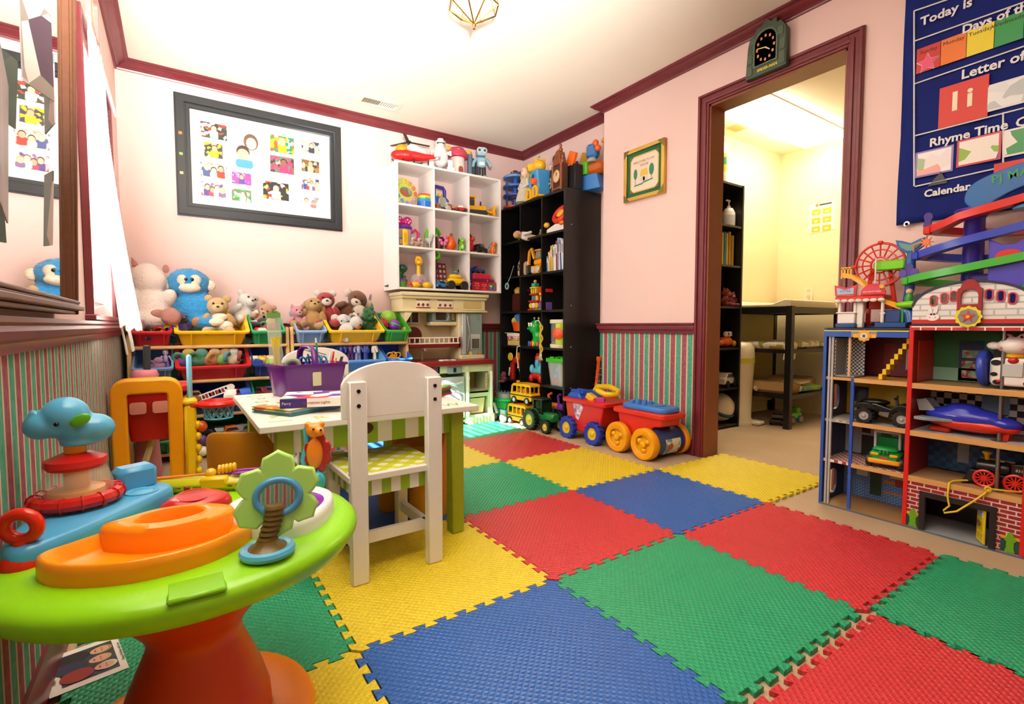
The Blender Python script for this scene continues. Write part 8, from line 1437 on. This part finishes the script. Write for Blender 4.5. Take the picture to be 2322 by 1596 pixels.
plate([star(5, .036, .017)], .002, P('#e83a78', .35), 'pink_star', ch, cm(*cp(2104, 143), .005)); plate([star(5, .040, .019)], .001, P('#f0ece8', .4), 'star_border', ch, cm(*cp(2104, 143), .0035))
c_ = MB().box((-.018, cp(2184, 232)[0] - .58, cp(2184, 232)[1] - 1.85), (.003, .15, .16)).build('letter_card', P('#d42a1c', .45), ch); text('I', .10, P('#efe4c8', .5), c_, cm(cp(2166, 232)[0], cp(2166, 232)[1], .004), ext=.0006, bold=.003); text('i', .10, P('#efe4c8', .5), c_, cm(cp(2200, 222)[0], cp(2200, 222)[1], .004), ext=.0006, bold=.003)
for k, (px, py, w, h, bc_, cols) in enumerate(((2300, 208, .16, .10, '#d8dce0', ['#d8dce0', '#b8c0c4', '#e0e4e6']), (2118, 367, .125, .105, '#8a78b8', ['#e8e0e0', '#e8a8a0', '#efe8e8', '#a8c090']), (2219, 340, .13, .105, '#c83a48', ['#ece4da', '#ece4da', '#4a5a9c', '#c83040', '#8cb83a']), (2318, 318, .10, .10, '#e8e4de', ['#e8e4de', '#3f9a58', '#e8e4de']))):
    y, z = cp(px, py); q = MB().box((-.0175, y - .58, z - 1.85), (.003, w, h)).build('picture_card', P(bc_, .3), ch); MB().box((-.0192, y - .58, z - 1.85), (.001, w - .014, h - .014)).build('card_picture', PRINT('card%d' % k, cols, 22), q)
plate([[(-.03, -.02), (.035, -.02), (.012, .03)]], .001, P('#4a4c50', .6), 'grey_cut_out', ch, cm(*cp(2125, 408), .002)); MB().box((-.02, cp(2300, 375)[0] - .58, cp(2300, 375)[1] - 1.85), (.004, .11, .035)).build('red_strip', P('#d83a2c', .5), ch)
MB().lathe([(.011, 0), (.011, .002), (.006, .003), (.006, 0)], (-.020, cp(2057, 508)[0] - .58, cp(2057, 508)[1] - 1.85), (-1, 0, 0), 16).build('grommet', METAL(), ch)
# mirror on the left wall
mr = T('wall_mirror', 'large wood framed mirror with tucked photo cards on the left wall', 'mirror', (XL, 1.28, .83), rot=(0, 1.6, 0)); MW = WOOD('#6a4028', '#54301c', .35, 1)
my0, my1, mz1 = -.75, .46, 1.35
MB().bx(.02, .032, my0, my1, .0, mz1).build('mirror_glass', METAL('#f2f0ee', .015), mr)
b = MB()
for w0, w1, d in ((.0, .042, .040), (.008, .022, .050), (.03, .038, .045)):
    b.bx(.004, d, my1 - w1, my1 - w0, 0, mz1 - w0); b.bx(.004, d, my0 + w0, my0 + w1, 0, mz1 - w0); b.bx(.004, d, my0 + w0, my1 - w0, mz1 - w1, mz1 - w0)
b.build('frame', MW, mr, bevel=.003)
b = MB(); [b.bx(.004, d, my0 + .0, my1 + .0, z0_, z1_) for z0_, z1_, d in ((0, .010, .045), (.010, .022, .060), (.022, .028, .05), (.028, .036, .052))]; b.build('bottom_rail', MW, mr, bevel=.004)
for k, (px, py, w, h, ry, cols) in enumerate(((84, 105, .10, .15, -14, ['#b8b4ac', '#4a3448', '#8a8078', '#c8c4bc', '#9a8a88']), (112, 215, .07, .13, 20, ['#6a7e7a', '#7a8a84', '#c8b0aa', '#6f827c']), (110, 475, .07, .13, 18, ['#647a76', '#6a807c', '#d8c4b8', '#74867f']), (8, 315, .13, .2, 8, ['#8a8488', '#9a9296', '#7a7478']))):
    c_ = tag(MB().box((0, 0, 0), (.002, w, h)).build('photo_print', PRINT('mp%d' % k, cols, 12), None), ['photo print with dark figures tucked in the mirror', 'greenish photo print tucked in the upper mirror frame edge', 'greenish photo print tucked in the lower mirror frame edge', 'grey photo print standing in front of the mirror glass'][k], 'photo print', 'photos tucked in the mirror'); c_.location = GX(px, py, XL + .075); c_.rotation_euler = (R(4 * (-1) ** k), R(2), R(ry))
# small picture above the window, hooks by the corner
p_ = T('small_picture', 'small pink framed picture high on the left wall above the window', 'picture frame', (XL, 2.78, 2.10)); plate([rrect(-.13, .13, -.10, .12, .03), rrect(-.105, .105, -.075, .095, .02)], .018, P('#d88a8a', .4), 'frame', p_, FR((0, 0, 0), (0, 1, 0), (0, 0, 1), (1, 0, 0))); MB().box((.004, 0, .01), (.006, .22, .18)).build('picture', PRINT('smallpic', ['#e8e4d0', '#c8d8a8', '#e8c8a0', '#b8d0d8'], 20), p_)
lt_ = T('light_switch', 'white switch plate with dangling cord by the window corner', 'switch', (XL, 3.55, 1.42)); MB().box((.004, 0, 0), (.008, .07, .115), None, .002).build('plate', P('#efe8e4', .4), lt_); MB().box((.012, 0, 0), (.012, .02, .03), None, .003).build('toggle', P('#f4f0ec', .4), lt_); MB().tube([(.01, .0, .06), (.012, .005, .2)], .003, 6).build('cord', P('#d8a0a0', .5), lt_)
# lace curtain
ct_ = T('window_curtain', 'sheer white curtain hanging full length over the bright window', 'curtain', (XL + .03, 2.62, WZ1 + .02)); CM = newmat('sheer_cloth', '#fbfaf6', .9, 0, .1); _t = NT(CM); _tr = _t.new('BsdfTranslucent'); _tr.inputs[0].default_value = lin('#ffffff'); _mx = _t.new('MixShader'); _mx.inputs[0].default_value = .6; _o = CM.node_tree.nodes['Material Output']; _t.link(_t.b.outputs[0], _mx.inputs[1]); _t.link(_tr.outputs[0], _mx.inputs[2]); _t.link(_mx.outputs[0], _o.inputs[0])
b = MB(); vs = []; fs = []; ny, nz = 40, 24; H_ = WZ1 + .02 - .79
for i in range(nz + 1):
    t = i / nz
    for j in range(ny + 1):
        u = j / ny; bul = .012 + .10 * t ** 1.6; vs.append((bul * (.55 + .45 * math.sin(PI * u)) + .010 * math.sin(u * 34) * (1 - .3 * t), -.31 + .41 * u - .0 * t, -H_ * t + (.012 * math.sin(u * 30) if i == nz else 0)))
for i in range(nz):
    for j in range(ny): a = i * (ny + 1) + j; fs.append((a, a + 1, a + ny + 2, a + ny + 1))
b.add(vs, fs).build('cloth', CM, ct_, sharp=180); MB().cyl((.012, -.36, 0), (.012, .62, 0), .006).build('rod', P('#efeae2', .3), ct_)
q = MB(); [q.tube([(.06, y, -H_ + .02), (.07, y + .01, -H_ - .05), (.075, y + .02, -H_ - .10)], .004, 6) for y in (-.26, .02, .10)]; q.build('tassel', P('#f0ebe2', .6), ct_)
# ceiling lamp and vents
lp = T('ceiling_lamp', 'faceted glass ceiling lamp with brass edges', 'ceiling lamp', (1.20, 2.10, ZC)); BR = METAL('#b8923a', .25); top_ = [Vector((.085 * math.cos(R(45 * k)), .085 * math.sin(R(45 * k)), -.02)) for k in range(8)]; mid_ = [Vector((.118 * math.cos(R(45 * k)), .118 * math.sin(R(45 * k)), -.115)) for k in range(8)]; low = Vector((0, 0, -.19))
b = MB()
for k in range(8): b.tube([top_[k], mid_[k], low], .0035, 5); b.tube([mid_[k], mid_[(k + 1) % 8]], .0035, 5); b.tube([top_[k], top_[(k + 1) % 8]], .0035, 5)
b.build('brass_edge', BR, lp); GLS = newmat('clear_glass', '#f4f6ee', .02); GLS.node_tree.nodes['Principled BSDF'].inputs['Alpha'].default_value = .22
for k in range(8): l_ = (k + 1) % 8; MB().add([top_[k], top_[l_], mid_[l_], mid_[k]], [(0, 1, 2, 3)]).build('glass_pane', GLS, lp); MB().add([mid_[k], mid_[l_], low], [(0, 1, 2)]).build('glass_pane', GLS, lp)
MB().lathe([(.006, 0), (.010, -.008), (.004, -.02), (.006, -.026), (0, -.03)][::-1], (0, 0, -.188), n=12).build('finial', BR, lp); MB().lathe([(.09, -.02), (.095, -.01), (.08, 0), (0, 0)], n=24).build('canopy', BR, lp)
for k in range(2): MB().lathe([(.010, -.02), (.012, -.05), (.024, -.075), (.026, -.09), (.015, -.112), (0, -.116)][::-1], ((-1) ** k * .035, 0, 0), n=16).build('bulb', P('#e8e4d4', .15), lp)
vt = T('ceiling_vent', 'white louvred ceiling vent near the back wall', 'vent', (1.264, 3.58, ZC)); plate([[(-.15, -.07), (.15, -.07), (.15, .07), (-.15, .07)], [(-.125, -.045), (.125, -.045), (.125, .045), (-.125, .045)]], .008, P('#efe6d8', .5), 'frame', vt, FR((0, 0, 0), (1, 0, 0), (0, -1, 0), (0, 0, -1)), .001)
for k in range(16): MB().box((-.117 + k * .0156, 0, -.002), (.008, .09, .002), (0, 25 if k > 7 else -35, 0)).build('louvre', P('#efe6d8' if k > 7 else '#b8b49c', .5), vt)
MB().box((0, 0, -.0005), (.25, .09, .0008)).build('duct', P('#8a8672', .7), vt)
# ============================================================ the changing room through the door
fl = T('ceiling_panel', 'long fluorescent ceiling light in the changing room', 'ceiling light', (4.02, 2.10, ZC)); MB().box((0, 0, -.035), (1.16, .31, .05)).build('diffuser', EMIT('#fff0d0', 13), fl, bevel=.006); MB().box((0, 0, -.005), (1.2, .34, .01)).build('housing', P('#efe6d4', .5), fl)
v2 = T('air_vent', 'small square air vent on the changing room ceiling', 'vent', (3.80, 2.40, ZC)); MB().box((0, 0, -.003), (.2, .16, .006), None, .002).build('plate', P('#e8dcc0', .5), v2)
for k in range(5): MB().box((-.06 + .03 * k, 0, -.008), (.016, .10, .003), (0, 20, 0)).build('louvre', P('#d0b874', .5), v2)
bk2 = T('black_bookcase', 'narrow black bookcase inside the changing room doorway', 'bookcase', (3.40, Y2B, 0)); bw2 = .58
for x in (-bw2 / 2 + .009, bw2 / 2 - .009): MB().box((x, -.156, .94), (.018, .31, 1.88)).build('side_panel', BLK, bk2)
MB().box((0, -.006, .94), (bw2 - .02, .008, 1.87)).build('back_panel', BLK, bk2)
for z in (.02, .308, .62, .94, 1.255, 1.558, 1.872): MB().box((0, -.156, z), (bw2 - .036, .30, .016)).build('shelf', BLK, bk2)
def b2(px, py, z, d=.08):
    p = GY(px, py, Y2B - .31 + d); return (p.x, p.y, z)
s_ = T('lotion_bottle', 'white pump lotion bottle on the black bookcase', 'bottle', b2(1652, 500, 1.567)); MB().lathe([(.045, 0), (.048, .01), (.048, .11), (.03, .145), (.014, .15), (.014, .165)], n=20).build('body', P('#f0ece4', .3), s_, sharp=60); MB().cyl((0, 0, .165), (0, 0, .20), .006).build('stem', P('#eae6de', .3), s_); MB().box((-.012, 0, .205), (.05, .016, .014), None, .004).build('pump', P('#eae6de', .3), s_); MB().lathe([(.0485, .03), (.0485, .09)], n=20).build('label', P('#d8dce0', .4), s_)
for k, (px, h, th, cl, nm) in enumerate(((1632, .25, .018, '#c8b03a', 'mustard'), (1637, .26, .014, '#2a8a8c', 'teal'), (1642, .25, .016, '#d8d4b8', 'cream'), (1648, .265, .02, '#e8a81c', 'amber'), (1655, .24, .02, '#d8c86a', 'straw yellow'))):
    o = T('book', '%s book on the changing room bookcase' % nm, 'book', b2(px, 590, 1.264), group='books on the changing room bookcase'); MB().box((0, .05, h / 2), (th, .15, h)).build('cover', P(cl, .45), o); MB().box((0, .052, h / 2 + .001), (th * .7, .145, h)).build('pages', P('#efe8d8', .8), o)
s_ = T('small_jar', 'small pale jar beside the books on the bookcase', 'jar', b2(1666, 590, 1.264)); MB().lathe([(.018, 0), (.02, .01), (.02, .06), (.014, .07)], n=14).build('body', P('#d8d4b4', .3), s_); MB().lathe([(.016, .07), (.016, .085), (0, .085)], n=14).build('lid', P('#c8a83a', .4), s_)
s_ = T('tall_bottle', 'green and red labelled bottle on top of the bookcase', 'bottle', b2(1633, 400, 1.881)); MB().lathe([(.05, 0), (.052, .02), (.052, .26), (.02, .32), (.018, .36)], n=18).build('body', P('#efe4d0', .35), s_); MB().lathe([(.0525, .08), (.0525, .22)], n=18).build('label', PRINT('label2', ['#3a9a4c', '#c83a3a', '#efe8dc', '#d8c83a'], 30), s_)
critter('soft_doll', 'red and orange stuffed doll on the middle bookcase shelf', b2(1645, 690, .949), 10, .15, '#c8452c', '#e8b87c', 'round', belly='#e08a2c', cat='plush toy'); critter('soft_doll', 'small magenta doll beside the red doll on the bookcase', b2(1658, 690, .949, .05), -10, .12, '#a82a4c', '#e0a890', 'round', cat='plush toy')
s_ = T('crab_toy', 'orange crab toy with googly eyes on the bookcase', 'toy crab', b2(1644, 785, .629)); q = MB(); q.sph((0, 0, .045), (.075, .05, .042)); q.sph((-.09, -.02, .035), (.03, .025, .025)); q.build('body', P('#ee6a1c', .35), s_, remesh=.008); MB().sph((.09, -.03, .03), (.04, .028, .03)).build('claw', P('#d8b01c', .35), s_)
for x in (-.02, .03): MB().sph((x, -.02, .105), .022, 12, 8).build('eye', P('#f0ece4', .2), s_); MB().sph((x, -.04, .106), .008, 8, 6).build('pupil', EYE, s_); MB().cyl((x, -.01, .07), (x, -.02, .1), .007).build('eye_stalk', P('#ee6a1c', .35), s_)
toy_car('cream and blue toy truck on the lower bookcase shelf', b2(1643, 875, .317), 8, .21, '#e4dccc', '#4a5a8c'); critter('soft_doll', 'red toy figure beside the cream truck on the bookcase', b2(1626, 872, .317, .12), 0, .12, '#c8241c', '#d8a87c', 'round', cat='plush toy')
s_ = T('soccer_ball', 'white, teal and yellow soccer ball in the bottom of the bookcase', 'ball', b2(1630, 962, .029, .13)); MB().sph((0, 0, .115), .115, 28, 18).build('shell', P('#efe6d0', .3), s_, sharp=80); q = MB(); [q.tube([Vector((0, 0, .115)) + Vector((math.cos(t) * .116, math.sin(t) * .116 * math.cos(a), math.sin(t) * .116 * math.sin(a))) for t in [R(k * 18) for k in range(11)]], .014, 6) for a in (-.4, -1.4, -2.6)]; q.build('teal_band', P('#1f5a6c', .35), s_); MB().sph((.06, -.06, .14), (.045, .045, .04)).build('yellow_patch', P('#e8b01c', .35), s_)
# changing table
tb = T('changing_table', 'black wooden changing table with two open shelves', 'changing table', (4.29, 2.255, 0)); TL, TD = .39, .275
for x in (-TL, TL):
    for y in (-TD, TD): MB().box((x, y, .475), (.045, .045, .95)).build('leg', BLK, tb)
for z, h in ((.92, .05), (.60, .03), (.245, .03)):
    for y in (-TD, TD): MB().box((0, y, z), (2 * TL, .022, h)).build('rail', BLK, tb)
    for x in (-TL, TL): MB().box((x, 0, z), (.022, 2 * TD, h)).build('end_rail', BLK, tb)
    MB().box((0, 0, z - .005), (2 * TL - .02, 2 * TD - .02, .012)).build('shelf', BLK, tb)
MB().box((0, TD - .012, .5), (2 * TL, .006, .8)).build('back_board', P('#c8b468', .5), tb)
pd = T('changing_pad', 'cream contoured changing pad on top of the black table', 'changing pad', (4.29, 2.26, .947)); MB().prism([(-.27, 0), (.27, 0), (.27, .055), (.22, .06), (.12, .025), (-.12, .025), (-.22, .06), (-.27, .055)], -.37, .37, 'YZ').build('pad', FUR('#efe4c4', .05, 20), pd, bevel=.01); MB().bx(-.372, .372, -.272, -.255, .0, .03).build('pad_edge', P('#e8dcb8', .7), pd)
bd_ = T('folded_sheet', 'white animal print sheet folded on the upper shelf of the table', 'sheet', (4.27, 2.24, .612)); MB().box((0, 0, .03), (.70, .46, .06), None, .02).build('fold', PRINT('animals', ['#efe8d4', '#efe8d4', '#c8b44a', '#efe8d4', '#8aa85a', '#efe8d4', '#c88a4a'], 26), bd_, lump=.006); MB().box((-.30, -.23, -.02), (.16, .02, .12), (8, 0, 0), .006).build('hanging_flap', P('#efe6cc', .7), bd_)
st = T('diaper_stack', 'brown paper bags and green packets on the lower shelf of the table', 'packets', (4.27, 2.20, .257)); MB().box((-.22, -.02, .045), (.26, .34, .09), (0, 4, 8), .02).build('paper_bag', P('#b8945c', .7), st, lump=.01); MB().box((.06, -.04, .03), (.3, .3, .05), (0, 0, -6), .008).build('packet', PRINT('packet', ['#8ab03a', '#e0cc3a', '#e8e4d0', '#5a9a8c'], 18), st); MB().box((.2, .05, .05), (.3, .32, .1), (0, 0, 12), .02).build('paper_bag', P('#a8864c', .7), st, lump=.01); MB().box((-.05, -.12, .085), (.2, .16, .02), (0, 0, 10), .005).build('packet', P('#d8cc9a', .5), st)
pl_ = T('diaper_pail', 'tall cream diaper pail with yellow tape next to the bookcase', 'diaper pail', (3.805, 2.30, 0)); MB().lathe([(.11, 0), (.11, .03), (.085, .05), (.09, .3), (.105, .55), (.10, .62), (.07, .66), (0, .67)], n=28, sx=.75, sy=1.1).build('body', P('#e4d8b8', .35), pl_, sharp=60); MB().lathe([(.108, .50), (.108, .54)], n=28, sx=.75, sy=1.1).build('tape', P('#c8c83a', .5), pl_); MB().box((.06, -.09, .02), (.09, .1, .03), None, .008).build('pedal', P('#efe6d0', .35), pl_); MB().lathe([(.02, 0), (.02, .012)], (.02, -.098, .3), (0, -1, 0), 14).build('latch', P('#d8ccac', .4), pl_)
toy_car('black toy tractor with red hub under the changing table', (4.02, 2.12, .001), 200, .16, '#1f1d1a', '#d83018'); tx2 = T('toy_train', 'lime green and orange toy engine under the changing table', 'toy train', (4.20, 2.10, .001), -8); MB().box((0, 0, .06), (.16, .08, .05), None, .01).build('body', P('#7ac81e', .35), tx2); MB().box((.045, 0, .10), (.05, .07, .05), None, .008).build('cab', P('#7ac81e', .35), tx2); MB().lathe([(.022, .08), (.026, .11), (.014, .12)], (-.05, 0, 0), n=14).build('funnel', P('#ee6a1c', .35), tx2)
for x in (-.05, .05):
    for y in (-.045, .045): wheel(tx2, (x, y, .032), .032, .02, '#2a8aa0', '#ee6a1c')
# papers and outlet
for nm, l_, p, fr_, w, h, cols in (('wall_notice', 'long white notice sheet taped on the changing room wall', (4.02, Y2B - .002, 1.62), FR((0, 0, 0), (1, 0, 0), (0, 0, 1), (0, -1, 0)), .19, .42, '#efe6cc'), ('diaper_poster', 'instruction poster with six yellow pictures on the changing room wall', (X2R - .002, 2.18, 1.755), FR((0, 0, 0), (0, -1, 0), (0, 0, 1), (-1, 0, 0)), .22, .26, '#f4ecd4')):
    o = T(nm, l_, 'poster', p); sh = plate([[(-w / 2, -h / 2), (w / 2, -h / 2 + .01), (w / 2, h / 2), (-w / 2, h / 2)]], .001, P(cols, .6), 'sheet', o, fr_)
    if nm == 'diaper_poster':
        for i in range(2):
            for j in range(3): pc_ = plate([rrect(-.035, .035, -.025, .025, .002)], .0008, P('#d8b41c', .5), 'picture', sh, fr_ @ Matrix.Translation((-.045 + i * .09, .055 - j * .075, .001))); plate([ell(0, -.004, .018, .01, 12)], .0006, P('#efe4c0', .5), 'picture_shape', sh, fr_ @ Matrix.Translation((-.045 + i * .09, .055 - j * .075, .002)))
        plate([rrect(-.02, .08, .108, .122, .002)], .0008, P('#3a3a38', .5), 'heading', sh, fr_ @ Matrix.Translation((0, 0, .001))); plate([ell(-.04, .115, .014, .012, 14)], .0008, P('#ee7a2c', .5), 'logo', sh, fr_ @ Matrix.Translation((0, 0, .001)))
    else:
        for j in range(11): plate([rrect(-.03, .08, .15 - j * .032, .158 - j * .032, .001)], .0006, P('#b8b0a0', .5), 'text_line', sh, fr_ @ Matrix.Translation((0, 0, .001))); plate([rrect(-.08, -.05, .146 - j * .032, .162 - j * .032, .001)], .0006, P('#e0b84a', .5), 'icon', sh, fr_ @ Matrix.Translation((0, 0, .001)))
        plate([rrect(-.04, .06, .175, .19, .001)], .0006, P('#2a2a2a', .5), 'heading', sh, fr_ @ Matrix.Translation((0, 0, .001)))
ou = T('wall_outlet', 'white power outlet on the changing room wall', 'outlet', (X2R, 2.27, 1.09)); MB().box((-.003, 0, 0), (.006, .075, .12), None, .002).build('plate', P('#f0e6c8', .4), ou)
for z in (-.028, .028): MB().lathe([(.016, 0), (.016, .003)], (-.006, 0, z), (-1, 0, 0), 16).build('socket', P('#d8cca8', .4), ou)
